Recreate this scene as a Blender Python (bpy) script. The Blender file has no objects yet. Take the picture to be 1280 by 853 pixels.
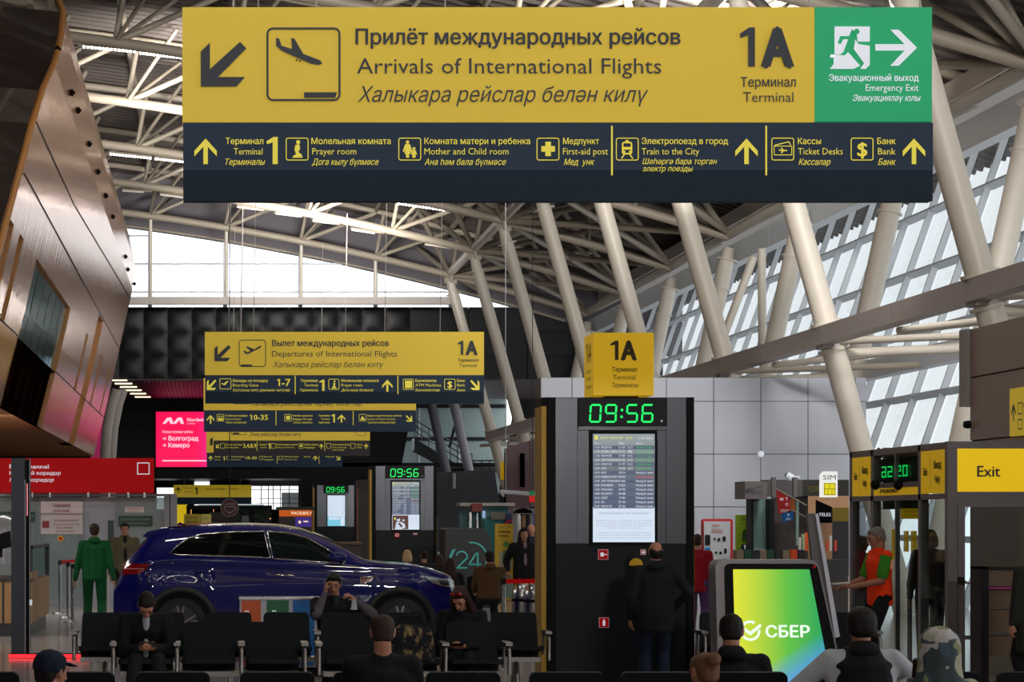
import bpy, bmesh, math, random
from mathutils import Vector as V, Matrix, Euler
from mathutils.geometry import delaunay_2d_cdt
random.seed(7)
R = math.radians
C = bpy.context.scene.collection
# ------------------------------------------------------------------ camera, world, light, exposure
sc = bpy.context.scene
EYE, VX, VY, F = 1.78, 265.0, 650.0, 3000.0
cam = bpy.data.cameras.new('camera'); camo = bpy.data.objects.new('camera', cam); C.objects.link(camo)
camo.location = (0, 0, EYE); camo.rotation_euler = (R(90), 0, 0)
cam.sensor_width = 36; cam.lens = F / 1280 * 36
cam.shift_x = (640 - VX) / 1280; cam.shift_y = (VY - 426.5) / 1280
cam.clip_start = 0.5; cam.clip_end = 600
sc.camera = camo
w = bpy.data.worlds.new('overcast_sky'); sc.world = w; w.use_nodes = True
nt = w.node_tree; nt.nodes.clear()
wo = nt.nodes.new('ShaderNodeOutputWorld'); bg = nt.nodes.new('ShaderNodeBackground')
tc = nt.nodes.new('ShaderNodeTexCoord'); nz = nt.nodes.new('ShaderNodeTexNoise'); cr = nt.nodes.new('ShaderNodeValToRGB')
nz.inputs['Scale'].default_value = 2.2; nz.inputs['Detail'].default_value = 4
cr.color_ramp.elements[0].position = .3; cr.color_ramp.elements[0].color = (.90, .95, .98, 1)
cr.color_ramp.elements[1].position = .75; cr.color_ramp.elements[1].color = (1, 1, 1, 1)
nt.links.new(tc.outputs['Generated'], nz.inputs['Vector']); nt.links.new(nz.outputs['Fac'], cr.inputs['Fac'])
nt.links.new(cr.outputs['Color'], bg.inputs['Color']); nt.links.new(bg.outputs['Background'], wo.inputs['Surface'])
bg.inputs['Strength'].default_value = 2.0
sc.view_settings.view_transform = 'Standard'; sc.view_settings.look = 'None'
sc.view_settings.exposure = 0.0; sc.view_settings.gamma = 1.0; sc.view_settings.use_curve_mapping = False
sc.render.engine = 'CYCLES'
cy = sc.cycles
cy.max_bounces = 7; cy.diffuse_bounces = 3; cy.glossy_bounces = 4; cy.transmission_bounces = 4; cy.transparent_max_bounces = 14
cy.sample_clamp_indirect = 4; cy.caustics_reflective = False; cy.caustics_refractive = False
cy.use_denoising = True

def area(name, loc, rot, sx, sy, power=0, portal=False, col=(1, 1, 1)):
    l = bpy.data.lights.new(name, 'AREA'); l.shape = 'RECTANGLE'; l.size = sx; l.size_y = sy; l.energy = power; l.color = col
    o = bpy.data.objects.new(name, l); C.objects.link(o); o.location = loc; o.rotation_euler = rot
    if portal: l.cycles.is_portal = True
    return o
# daylight openings: the glass facade on the right and the gable window
area('facade_portal', (17.6, 40, 5.5), Euler((0, R(90 + 19.3), 0)), 12, 128, portal=True)
area('gable_portal', (4, 103.2, 11), Euler((R(-90), 0, 0)), 20, 5, portal=True)
# rows of ceiling lamps of the hall
LAMPS = [(0, 6), (6, 6), (-4, 18), (3, 18), (9, 18), (-1, 30), (6, 30), (3, 44), (10, 40), (3, 60), (3, 80)]
for (x, y) in LAMPS:
    area('hall_lamp', (x, y, 10.6), Euler((0, 0, 0)), 1.6, .3, 90, col=(1, .95, .88))
# added fill lights without fixtures, brightening the roof, the signs and the left side
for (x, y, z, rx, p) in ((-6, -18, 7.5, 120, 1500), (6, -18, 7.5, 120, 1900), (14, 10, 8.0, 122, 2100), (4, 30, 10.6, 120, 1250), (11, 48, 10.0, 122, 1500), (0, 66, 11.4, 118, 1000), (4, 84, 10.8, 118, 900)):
    area('roof_fill', (x, y, z), Euler((R(rx), 0, 0)), 2.5, 1.2, p, col=(1, .97, .92)).data.spread = R(88)
area('wall_fill', (11, 36, 9.6), Euler((R(62), 0, 0)), 3, .5, 200, col=(1, .98, .96)).data.spread = R(80)  # added light without a fixture, brightens the grey panel building
area('customs_fill', (-5, 44, 3.6), Euler((R(30), 0, 0)), 5, .3, 160, col=(1, .98, .96))  # added to brighten the customs screen, no lamp is known there
area('cafe_fill', (-5.2, 36, 3.6), Euler((0, R(-25), 0)), 1, 6, 150, col=(1, .96, .92))  # added off-frame light for the dark floor at the left
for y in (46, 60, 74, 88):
    area('parapet_fill', (-8, y, 11.3), Euler((0, R(148), 0)), 1.5, 4, 170, col=(1, .95, .88))  # added uplights without fixtures above the timber building

# ------------------------------------------------------------------ helpers
BASE = {}
def P(px, py, s): return V(((px - VX) / s, F / s, EYE + (VY - py) / s))
def lin(c):
    c = c / 255.0
    return c / 12.92 if c <= .04045 else ((c + .055) / 1.055) ** 2.4
MATS = {}
def mat(name, rgb, rough=.6, metal=0, coat=0, emit=0, noise=.06, nscale=8, bump=0, spec=.5, glow=0):
    if name in MATS: return MATS[name]
    m = bpy.data.materials.new(name); m.use_nodes = True; MATS[name] = m
    n = m.node_tree; b = n.nodes['Principled BSDF']
    col = tuple(lin(c) for c in rgb) + (1,)
    b.inputs['Roughness'].default_value = rough; b.inputs['Metallic'].default_value = metal
    b.inputs['Coat Weight'].default_value = coat; b.inputs['Coat Roughness'].default_value = .03
    b.inputs['Specular IOR Level'].default_value = spec
    b.inputs['Base Color'].default_value = col
    if noise:
        t = n.nodes.new('ShaderNodeTexCoord'); z = n.nodes.new('ShaderNodeTexNoise'); z.inputs['Scale'].default_value = nscale
        z.inputs['Detail'].default_value = 5
        mr = n.nodes.new('ShaderNodeMapRange'); mr.inputs['To Min'].default_value = 1 - noise; mr.inputs['To Max'].default_value = 1 + noise
        mx = n.nodes.new('ShaderNodeVectorMath'); mx.operation = 'SCALE'; mx.inputs[0].default_value = col[:3]
        n.links.new(t.outputs['Object'], z.inputs['Vector']); n.links.new(z.outputs['Fac'], mr.inputs['Value'])
        n.links.new(mr.outputs['Result'], mx.inputs['Scale']); n.links.new(mx.outputs['Vector'], b.inputs['Base Color'])
        if bump:
            bp = n.nodes.new('ShaderNodeBump'); bp.inputs['Strength'].default_value = bump; bp.inputs['Distance'].default_value = .02
            n.links.new(z.outputs['Fac'], bp.inputs['Height']); n.links.new(bp.outputs['Normal'], b.inputs['Normal'])
    if glow:  # added emission in the base colour, brightens signs and panels
        b.inputs['Emission Color'].default_value = col; b.inputs['Emission Strength'].default_value = glow
    if emit:
        b.inputs['Emission Color'].default_value = col; b.inputs['Emission Strength'].default_value = emit
        b.inputs['Base Color'].default_value = (.01, .01, .01, 1)
        for l in list(n.links):
            if l.to_socket == b.inputs['Base Color']: n.links.remove(l)
    return m
def glass(name, tint=(.8, .86, .88), refl=.12, rough=0, body=0, bodycol=(.5, .5, .5)):
    m = bpy.data.materials.new(name); m.use_nodes = True; MATS[name] = m
    n = m.node_tree; n.nodes.clear()
    o = n.nodes.new('ShaderNodeOutputMaterial'); t = n.nodes.new('ShaderNodeBsdfTransparent'); g = n.nodes.new('ShaderNodeBsdfGlossy')
    mx = n.nodes.new('ShaderNodeMixShader'); fr = n.nodes.new('ShaderNodeLayerWeight'); ma = n.nodes.new('ShaderNodeMapRange')
    t.inputs['Color'].default_value = tint + (1,); g.inputs['Roughness'].default_value = rough
    fr.inputs['Blend'].default_value = .25
    ma.inputs['To Min'].default_value = refl; ma.inputs['To Max'].default_value = min(1, refl + .22)
    n.links.new(fr.outputs['Fresnel'], ma.inputs['Value']); n.links.new(ma.outputs['Result'], mx.inputs['Fac'])
    src = t.outputs[0]
    if body:
        d = n.nodes.new('ShaderNodeBsdfDiffuse'); d.inputs['Color'].default_value = bodycol + (1,)
        tr = n.nodes.new('ShaderNodeBsdfTranslucent'); tr.inputs['Color'].default_value = bodycol + (1,)
        ad = n.nodes.new('ShaderNodeMixShader'); ad.inputs['Fac'].default_value = .5
        n.links.new(d.outputs[0], ad.inputs[1]); n.links.new(tr.outputs[0], ad.inputs[2])
        m2 = n.nodes.new('ShaderNodeMixShader'); m2.inputs['Fac'].default_value = body
        n.links.new(t.outputs[0], m2.inputs[1]); n.links.new(ad.outputs[0], m2.inputs[2]); src = m2.outputs[0]
    n.links.new(src, mx.inputs[1]); n.links.new(g.outputs[0], mx.inputs[2]); n.links.new(mx.outputs[0], o.inputs['Surface'])
    return m

class B:
    """collects shapes for ONE mesh object"""
    def __init__(s): s.v = []; s.f = []; s.sm = []
    def add(s, vs, fs, smooth=False):
        o = len(s.v); s.v += [V(v) for v in vs]; s.f += [tuple(i + o for i in f) for f in fs]; s.sm += [smooth] * len(fs); return s
    def box(s, a, b, bev=0):
        x0, y0, z0 = (min(a[i], b[i]) for i in range(3)); x1, y1, z1 = (max(a[i], b[i]) for i in range(3))
        s.add([(x0, y0, z0), (x1, y0, z0), (x1, y1, z0), (x0, y1, z0), (x0, y0, z1), (x1, y0, z1), (x1, y1, z1), (x0, y1, z1)],
              [(0, 3, 2, 1), (4, 5, 6, 7), (0, 1, 5, 4), (1, 2, 6, 5), (2, 3, 7, 6), (3, 0, 4, 7)]); return s
    def hexa(s, q):  # 8 corners: 4 front, 4 back (same order)
        return s.add(q, [(0, 1, 2, 3), (7, 6, 5, 4), (0, 4, 5, 1), (1, 5, 6, 2), (2, 6, 7, 3), (3, 7, 4, 0)])
    def slab(s, pts, d):  # polygon extruded by vector d
        n = len(pts); d = V(d); a = [V(p) for p in pts]; b = [p + d for p in a]
        return s.add(a + b, [tuple(range(n)), tuple(range(2 * n - 1, n - 1, -1))] + [(i, i + n, (i + 1) % n + n, (i + 1) % n) for i in range(n)])
    def poly(s, pts): return s.add(pts, [tuple(range(len(pts)))])
    def tube(s, pts, r, n=10, closed=False, cap=True):
        pts = [V(p) for p in pts]; m = len(pts); rs = r if isinstance(r, (list, tuple)) else [r] * m
        ring = []; up = None
        for i, p in enumerate(pts):
            a = pts[(i - 1) % m] if (closed or i > 0) else p; b = pts[(i + 1) % m] if (closed or i < m - 1) else p
            t = (b - a).normalized()
            if up is None: up = t.orthogonal().normalized()
            up = (up - t * up.dot(t)).normalized(); q = t.cross(up)
            ring.append([p + (up * math.cos(2 * math.pi * k / n) + q * math.sin(2 * math.pi * k / n)) * rs[i] for k in range(n)])
        vs = [x for r_ in ring for x in r_]; fs = []
        for i in range(m if closed else m - 1):
            j = (i + 1) % m
            for k in range(n): fs.append((i * n + k, i * n + (k + 1) % n, j * n + (k + 1) % n, j * n + k))
        s.add(vs, fs, True)
        if cap and not closed: s.add(ring[0][::-1], [tuple(range(n))]); s.add(ring[-1], [tuple(range(n))])
        return s
    def lathe(s, prof, c, n=20, axis='z', smooth=True):  # prof: (r, h)
        c = V(c); vs = []
        for (r, h) in prof:
            for k in range(n):
                a = 2 * math.pi * k / n; u, v_ = r * math.cos(a), r * math.sin(a)
                vs.append(c + (V((u, v_, h)) if axis == 'z' else V((u, h, v_)) if axis == 'y' else V((h, u, v_))))
        fs = [(i * n + k, i * n + (k + 1) % n, (i + 1) * n + (k + 1) % n, (i + 1) * n + k) for i in range(len(prof) - 1) for k in range(n)]
        s.add(vs, fs, smooth)
        s.add(vs[:n], [tuple(range(n))]); s.add(vs[-n:], [tuple(range(n))]); return s
    def ell(s, c, r, M=None, n=12):
        c = V(c); vs = []; fs = []
        for i in range(n // 2 + 1):
            t = math.pi * i / (n // 2)
            for k in range(n):
                a = 2 * math.pi * k / n
                p = V((r[0] * math.sin(t) * math.cos(a), r[1] * math.sin(t) * math.sin(a), r[2] * math.cos(t)))
                vs.append(c + (M @ p if M else p))
        for i in range(n // 2):
            for k in range(n): fs.append((i * n + k, (i + 1) * n + k, (i + 1) * n + (k + 1) % n, i * n + (k + 1) % n))
        return s.add(vs, fs, True)
    def grid(s, rows, smooth=True, closed=False):
        m, n = len(rows), len(rows[0]); fs = []
        for i in range(m - 1):
            for k in range(n if closed else n - 1): fs.append((i * n + k, i * n + (k + 1) % n, (i + 1) * n + (k + 1) % n, (i + 1) * n + k))
        return s.add([p for r_ in rows for p in r_], fs, smooth)
def obj(name, b, m, parent=None, label=None):
    me = bpy.data.meshes.new(name); off = BASE.get(parent.name, V((0, 0, 0))) if parent else V((0, 0, 0))
    me.from_pydata([v - off for v in b.v], [], b.f); me.update()
    me.polygons.foreach_set('use_smooth', b.sm)
    o = bpy.data.objects.new(name, me); C.objects.link(o)
    if m: me.materials.append(m)
    if parent: o.parent = parent; BASE[o.name] = off
    if label: o['label'] = label
    return o
def tag(o, label, cat, group=None, kind=None):
    o['label'] = label; o['category'] = cat
    if group: o['group'] = group
    if kind: o['kind'] = kind
    return o
def thing(name, label, cat, loc, group=None):
    o = bpy.data.objects.new(name, None); C.objects.link(o); o.location = loc; o.empty_display_size = .2
    BASE[o.name] = V(loc); return tag(o, label, cat, group)
def struct(name, b, m, parent=None, label=None):
    o = obj(name, b, m, parent)
    if not parent: o['kind'] = 'structure'
    if label: o['label'] = label
    return o
def sempty(name, loc=(0, 0, 0), label=None):
    o = bpy.data.objects.new(name, None); C.objects.link(o); o.location = loc; o['kind'] = 'structure'; BASE[o.name] = V(loc)
    if label: o['label'] = label
    return o
_cyl = {}
def member(name, a, b, r, m, parent):
    """a straight round bar sharing one unit mesh"""
    key = m.name
    if key not in _cyl:
        u = B(); n = 12
        vs = [(math.cos(2 * math.pi * k / n), math.sin(2 * math.pi * k / n), z) for z in (0, 1) for k in range(n)]
        u.add(vs, [(k, (k + 1) % n, n + (k + 1) % n, n + k) for k in range(n)], True); u.add(vs[:n], [tuple(range(n))[::-1]]); u.add(vs[n:], [tuple(range(n))])
        me = bpy.data.meshes.new('bar'); me.from_pydata(u.v, [], u.f); me.polygons.foreach_set('use_smooth', u.sm); me.materials.append(m); _cyl[key] = me
    a = V(a); b = V(b); o = bpy.data.objects.new(name, _cyl[key]); C.objects.link(o)
    off = BASE.get(parent.name, V((0, 0, 0)))
    o.location = a - off; o.rotation_euler = (b - a).to_track_quat('Z', 'Y').to_euler(); o.scale = (r, r, (b - a).length); o.parent = parent
    return o
def place(me, name, loc, parent, rot=None, scale=None):
    o = bpy.data.objects.new(name, me); C.objects.link(o); o.location = V(loc) - BASE.get(parent.name, V((0, 0, 0))); o.parent = parent
    if rot: o.rotation_euler = rot
    if scale: o.scale = scale
    return o
def copy_tree(o, parent=None):
    c = o.copy(); C.objects.link(c); c.parent = parent
    BASE[c.name] = V(c.location) if parent is None else BASE.get(parent.name)
    for ch in list(o.children): copy_tree(ch, c)
    return c

# ---- flat print: lettering and pictograms
_txt = {}
_gly = {}
def glyph_tris(loops):
    """triangles of one glyph from its outlines (they may overlap: non-zero winding)"""
    x0 = min(p[0] for l in loops for p in l)
    key = tuple(tuple((round(p[0] - x0, 3), round(p[1], 3)) for p in l) for l in loops)
    if key not in _gly:
        pts = [V((a, c)) for l in key for (a, c) in l]; ed = []; o = 0; seg = []
        for l in key:
            n = len(l)
            for i in range(n): ed.append((o + i, o + (i + 1) % n)); seg.append((l[i], l[(i + 1) % n]))
            o += n
        r = delaunay_2d_cdt(pts, ed, [], 0, 1e-5); vs, fs = r[0], r[2]; out = []
        for f in fs:
            cx = sum(vs[i][0] for i in f) / 3; cy_ = sum(vs[i][1] for i in f) / 3; wn = 0
            for (a, c) in seg:
                if (a[1] > cy_) != (c[1] > cy_):
                    if a[0] + (cy_ - a[1]) / (c[1] - a[1]) * (c[0] - a[0]) > cx: wn += 1 if c[1] > a[1] else -1
            if wn: out.append(tuple(f))
        _gly[key] = ([(v[0], v[1]) for v in vs], out)
    vs, fs = _gly[key]; return [(v[0] + x0, v[1]) for v in vs], fs
def textmesh(t):
    if t not in _txt:
        c = bpy.data.curves.new('t', 'FONT'); c.body = t; c.resolution_u = 2; c.fill_mode = 'NONE'
        o = bpy.data.objects.new('t', c); me = bpy.data.meshes.new_from_object(o)
        co = [(v.co.x, v.co.y) for v in me.vertices]; nxt = {}
        for e in me.edges:
            a, d = e.vertices; nxt.setdefault(a, []).append(d); nxt.setdefault(d, []).append(a)
        seen = set(); loops = []
        for st in range(len(co)):
            if st in seen or st not in nxt: continue
            l = [st]; seen.add(st); cur = st
            while True:
                k = [q for q in nxt[cur] if q not in seen]
                if not k: break
                k = min(k, key=lambda q: (abs(q - cur) != 1, q)); l.append(k); seen.add(k); cur = k
            if len(l) > 2: loops.append([co[i] for i in l])
        bpy.data.objects.remove(o); bpy.data.curves.remove(c); bpy.data.meshes.remove(me)
        loops.sort(key=lambda l: min(p[0] for p in l)); groups = []; mx_ = -9
        for l in loops:
            if groups and min(p[0] for p in l) < mx_ - .002: groups[-1].append(l); mx_ = max(mx_, max(p[0] for p in l))
            else: groups.append([l]); mx_ = max(p[0] for p in l)
        vs = []; fs = []
        for g in groups:
            a, d = glyph_tris(g); o_ = len(vs); vs += [V((x, y, 0)) for x, y in a]; fs += [tuple(i + o_ for i in f) for f in d]
        _txt[t] = (vs, fs)
    return _txt[t]
class Flat:
    """2-D drawing in photo pixels mapped onto a plane of the scene; u right, v down"""
    def __init__(s, fn, side=1): s.fn = fn; s.b = B(); s.cnt = 0; s.side = side
    def poly(s, pts): s.b.poly([s.fn(*p) for p in pts]); return s
    def rect(s, x0, y0, x1, y1): return s.poly([(x0, y1), (x1, y1), (x1, y0), (x0, y0)])
    def frame(s, x0, y0, x1, y1, w, r=0):
        def rr(x0, y0, x1, y1, r):
            if r <= 0: return [(x0, y0), (x1, y0), (x1, y1), (x0, y1)]
            o = []
            for (cx, cy_, a0) in ((x1 - r, y0 + r, -90), (x1 - r, y1 - r, 0), (x0 + r, y1 - r, 90), (x0 + r, y0 + r, 180)):
                for k in range(5): a = R(a0 + 22.5 * k); o.append((cx + r * math.cos(a), cy_ + r * math.sin(a)))
            return o
        a = rr(x0, y0, x1, y1, r); b = rr(x0 + w, y0 + w, x1 - w, y1 - w, max(r - w, .01) if r else 0); n = len(a)
        for i in range(n):
            j = (i + 1) % n; s.poly([a[i], b[i], b[j], a[j]])
        return s
    def circ(s, x, y, r, n=20, ry=None):
        return s.poly([(x + r * math.cos(-2 * math.pi * k / n), y + (ry or r) * math.sin(-2 * math.pi * k / n)) for k in range(n)])
    def arc(s, x, y, r, w, a0, a1, n=24):
        for i in range(n):
            p = [R(a0 + (a1 - a0) * t / n) for t in (i, i + 1)]
            s.poly([(x + (r + d) * math.cos(a), y - (r + d) * math.sin(a)) for (a, d) in ((p[0], w), (p[1], w), (p[1], 0), (p[0], 0))])
        return s
    def line(s, x0, y0, x1, y1, w):
        d = math.hypot(x1 - x0, y1 - y0) or 1; nx, ny = -(y1 - y0) / d * w / 2, (x1 - x0) / d * w / 2
        return s.poly([(x0 + nx, y0 + ny), (x1 + nx, y1 + ny), (x1 - nx, y1 - ny), (x0 - nx, y0 - ny)])
    def text(s, t, x0, x1, base, cap, bold=0, ital=0, mirror=False, align='l'):
        vs, fs = textmesh(t)
        if not vs: return s
        if bold > 0:
            e = bold * cap / .7 * .9
            for dx, dy in ((-e, 0), (e, 0), (0, e * .6), (0, -e * .6)): s.text(t, x0 + e + dx, x1 - e + dx if x1 is not None else None, base + dy, cap, 0, ital, mirror)
            return s
        a = min(v.x for v in vs); b_ = max(v.x for v in vs); sy = cap / .70
        sx = (x1 - x0) / (b_ - a) if x1 is not None else sy
        o = []
        for v in vs:
            x = v.x - a
            if mirror: x = (b_ - a) - x
            o.append(s.fn(x0 + x * sx + ital * v.y * sy * .25, base - v.y * sy))
        p0 = s.fn(x0, base); nn = (s.fn(x0 + 1, base) - p0).cross(s.fn(x0, base - 1) - p0)
        if nn.length > 0: nn.normalize()
        s.cnt = (s.cnt + 1) % 5   # bold copies lie a hair apart
        s.b.add([p + nn * 4e-5 * max(5, abs(p0.y)) * s.cnt * s.side for p in o], fs)
        return s
    def one(s, x0, x1, base, cap):
        t = base - cap; w = (x1 - x0)
        return s.poly([(x0 + w * .55, base), (x1, base), (x1, t), (x0 + w * .62, t), (x0, t + cap * .16), (x0 + w * .05, t + cap * .27), (x0 + w * .55, t + cap * .2)])
    def arrow(s, x0, y0, x1, y1, kind):
        """arrows in the sign style: up / dl / dr / right"""
        W, H = x1 - x0, y1 - y0
        sh = {'up': [(.5, 0), (1, .48), (1, .70), (.6, .32), (.6, 1), (.4, 1), (.4, .32), (0, .70), (0, .48)],
              'right': [(1, .5), (.56, 1), (.36, 1), (.70, .58), (0, .58), (0, .40), (.70, .40), (.36, 0), (.56, 0)],
              'dl': [(0, .2), (.2, 0), (.2, .6), (.86, -.02), (1, .13), (.38, .78), (.97, .78), (.78, 1), (0, 1)],
              'dr': [(1, .2), (.8, 0), (.8, .6), (.14, -.02), (0, .13), (.62, .78), (.03, .78), (.22, 1), (1, 1)]}[kind]
        return s.poly([(x0 + a * W, y0 + b * H) for a, b in sh])
    def done(s, name, m, parent, label=None):
        o = obj(name, s.b, m, parent, label)
        if name in ('lettering', 'timetable_text', 'notice_text', 'timetable_stripe', 'timetable_heading', 'clock_digits', 'notice_plate', 'fire_pictogram', 'fire_sign', 'pictures', 'advert_block'): o['kind'] = 'stuff'
        return o
def front(sv, eps=.01):
    Y = F / sv - eps
    return lambda x, y: V(((x - VX) / sv, Y, EYE + (VY - y) / sv))
def P2(px, py, Y): return V(((px - VX) * Y / F, Y, EYE + (VY - py) * Y / F))
# ------------------------------------------------------------------ materials
steel = mat('white_painted_steel', (205, 196, 182), .42, noise=.05)
truss_m = mat('beige_painted_steel', (146, 135, 120), .5, noise=.06)
beam_m = mat('grey_beam_paint', (188, 178, 172), .6, noise=.05)
deck_m = mat('roof_sheet', (72, 63, 58), .7, noise=.1)
black = mat('black_paint', (11, 11, 13), .5, noise=.1, spec=.1)
blackp = mat('black_quilted_panel', (13, 14, 18), .38, noise=.12, nscale=2, spec=.15)
yellow = mat('sign_yellow', (212, 180, 48), .55, noise=.02, glow=.30)
navy = mat('sign_navy', (42, 53, 69), .6, noise=.03, glow=.28, spec=.12)
navy2 = mat('sign_dark_navy', (26, 36, 48), .6, noise=.03, glow=.28, spec=.12)
ink = mat('dark_ink', (52, 56, 66), .6, noise=0)
inky = mat('yellow_ink', (215, 200, 70), .6, noise=0, glow=.5)
white = mat('white_ink', (225, 230, 240), .6, noise=0, glow=.4)
signgreen = mat('sign_green', (10, 150, 96), .55, noise=.02, glow=.45)
chrome = mat('brushed_steel', (190, 190, 192), .25, metal=1, noise=.04)
dark = mat('dark_plastic', (30, 31, 35), .5, noise=.05, spec=.2)
led = mat('lamp_light', (255, 250, 240), emit=9, noise=0)
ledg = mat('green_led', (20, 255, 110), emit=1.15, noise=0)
kglass = glass('shop_glass', (.72, .82, .82), .07)
fglass = glass('facade_glass', (.735, .75, .757), .02)
cglass = glass('gable_glass', (.96, .97, .98), .02)
greyp = mat('grey_metal_panel', (184, 188, 198), .45, metal=.05, noise=.03, nscale=1)
mull_m = mat('grey_mullion', (212, 218, 224), .45, noise=.03)

# ------------------------------------------------------------------ setting: floor
fm = mat('polished_floor', (168, 158, 154), .16, noise=.09, nscale=.8, spec=.6)
b = B()
b.box((-20, -22, -.2), (22, 170, 0)); struct('floor', b, fm)

# ---- roof: shape of the lower and upper chord of the trusses
def ZB(x): return EYE + 12.15 - .163 * x - .0047 * x * x
def ZT(x): return ZB(x) + 1.9
b = B(); rows = []
xs = [-18 + i * 1.0 for i in range(39)]
for y in (-22, 104):
    rows.append([V((x, y, ZT(x) + .22)) for x in xs])
b.grid(rows)
rows = [[v + V((0, 0, .25)) for v in r] for r in rows]; b.grid([r[::-1] for r in rows])
roof = struct('ceiling', b, deck_m)
b = B()   # trapezoid ribs of the roof sheet, running across the hall
for i in range(210):
    y = -20 + i * .6
    b.grid([[V((x, y + dy, ZT(x) + dz)) for x in xs[::2]] for dy, dz in ((0, .22), (.06, .14), (.2, .14), (.26, .22))], smooth=False)
rb = obj('roof_rib', b, deck_m, roof); rb['kind'] = 'stuff'

# ---- trusses
NX = [9.85 - 3.1 * i for i in range(8)]
KY = {k: 36 + 9 * k for k in range(-3, 8)}
place_word = {-3: 'almost above the camera', -2: 'second from the camera', -1: 'third from the camera', 0: 'fourth from the camera, above the big sign', 1: 'seventh before the far gable window', 2: 'sixth before the far gable window',
              3: 'fifth before the gable window, above the lamps', 4: 'fourth before the far gable window', 5: 'third before the far gable window', 6: 'second before the far gable window', 7: 'nearest to the far gable window'}
for k, Y in KY.items():
    t = thing('roof_truss', 'beige tubular steel roof truss, ' + place_word[k], 'roof truss', (9.85, Y, ZB(9.85)), 'roof trusses across the hall')
    cx = [9.85 - 3.1 * i for i in range(9)][::-1] + [12.7, 15.5]
    bb = B(); bb.tube([V((x, Y, ZB(x))) for x in [-18 + i * 1.5 for i in range(23)] if x < 15.6] + [V((15.5, Y, ZB(15.5)))], .15); obj('bottom_chord', bb, truss_m, t)
    bb = B(); bb.tube([V((x, Y, ZT(x))) for x in [-18 + i * 1.8 for i in range(21)] if x < 18.6], .12); obj('top_chord', bb, truss_m, t)
    for i, x in enumerate(NX):
        member('post', (x, Y, ZB(x)), (x + .35, Y, ZT(x + .35)), .075, truss_m, t)
        x2 = x + 3.1 + .35
        if i > 0: member('diagonal', (x, Y, ZB(x)), (x2 - .35, Y, ZT(x2)), .085, truss_m, t)
        # splayed struts to the purlins in the neighbouring bays
        for d in (-1, 1):
            member('strut', (x, Y, ZB(x)), (x + 1.55, Y + d * 2.6, ZT(x + 1.55)), .06, truss_m, t)
    for (xa, za, xb_, zb_) in ((9.85, 0, 12.7, 1), (15.5, 0, 12.7, 1), (15.5, 0, 17.8, 1), (12.7, 0, 12.7, 1)):
        member('diagonal', (xa, Y, ZB(xa) if not za else ZT(xa)), (xb_, Y, ZT(xb_)), .085, truss_m, t)
    for d in (-1, 1):
        for (xa, xb_, dy) in ((9.85, 12.7, 4.5), (9.85, 15.0, 4.5), (15.5, 12.7, 3.0), (9.85, 8.0, 4.5), (15.5, 17.4, 3.0)):
            member('strut', (xa, Y, ZB(xa)), (xb_, Y + d * dy, ZT(xb_)), .095, truss_m, t)
        member('strut', (9.85, Y, ZB(9.85)), (15.5, Y + d * 8.9, ZB(15.5) + .1), .1, truss_m, t)
purl = [(9.85, 1, .11, 'purlin along the tops of the inner columns'), (12.7, 1, .1, 'purlin between the two rows of columns'), (6.75, 1, .08, 'purlin second from the inner columns'), (3.65, 1, .08, 'purlin third from the inner columns'),
        (.55, 1, .08, 'purlin above the middle of the hall'), (-2.55, 1, .09, 'purlin above the timber building edge'), (-5.65, 1, .08, 'purlin above the timber building roof'), (17.4, 1, .1, 'purlin above the glass facade')]
for (x, top, r, lb) in purl:
    b = B(); b.tube([(x, -20, ZT(x)), (x, 103, ZT(x))], r); tag(obj('roof_purlin', b, truss_m), 'long beige roof ' + lb, 'purlin', 'purlins along the hall')
b = B(); b.tube([(9.85, -20, ZB(9.85) + .12), (9.85, 101, ZB(9.85) + .12)], .17); tag(obj('head_beam', b, steel), 'long white tube joining the heads of the inner columns', 'beam')
b = B(); b.tube([(15.5, -20, ZB(15.5) + .1), (15.5, 103, ZB(15.5) + .1)], .15); tag(obj('head_beam', b, steel), 'long white tube joining the heads of the outer columns', 'beam')

# ---- box beams of the right side
def boxbeam(x, z, w, h, y0, y1, m, label, joints=True):
    t = thing('box_beam', label, 'beam', (x, y0, z)); y = y0
    while y < y1 - .1:
        yy = min(y + 4.5, y1); bb = B().box((x - w / 2, y + .01, z - h / 2), (x + w / 2, yy - .01, z + h / 2)); obj('casing', bb, m, t); y = yy
    return t
boxbeam(11.46, EYE + 3.44, .3, .34, 22, 99.4, beam_m, 'grey box beam running through the inner leaning columns')
boxbeam(15.95, EYE + 8.05, .34, .62, 14, 102, mull_m, 'wide pale box beam under the heads of the outer columns')
boxbeam(14.75, EYE + 3.35, .3, .42, 14, 99, mull_m, 'pale box beam low along the outer columns')

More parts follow.
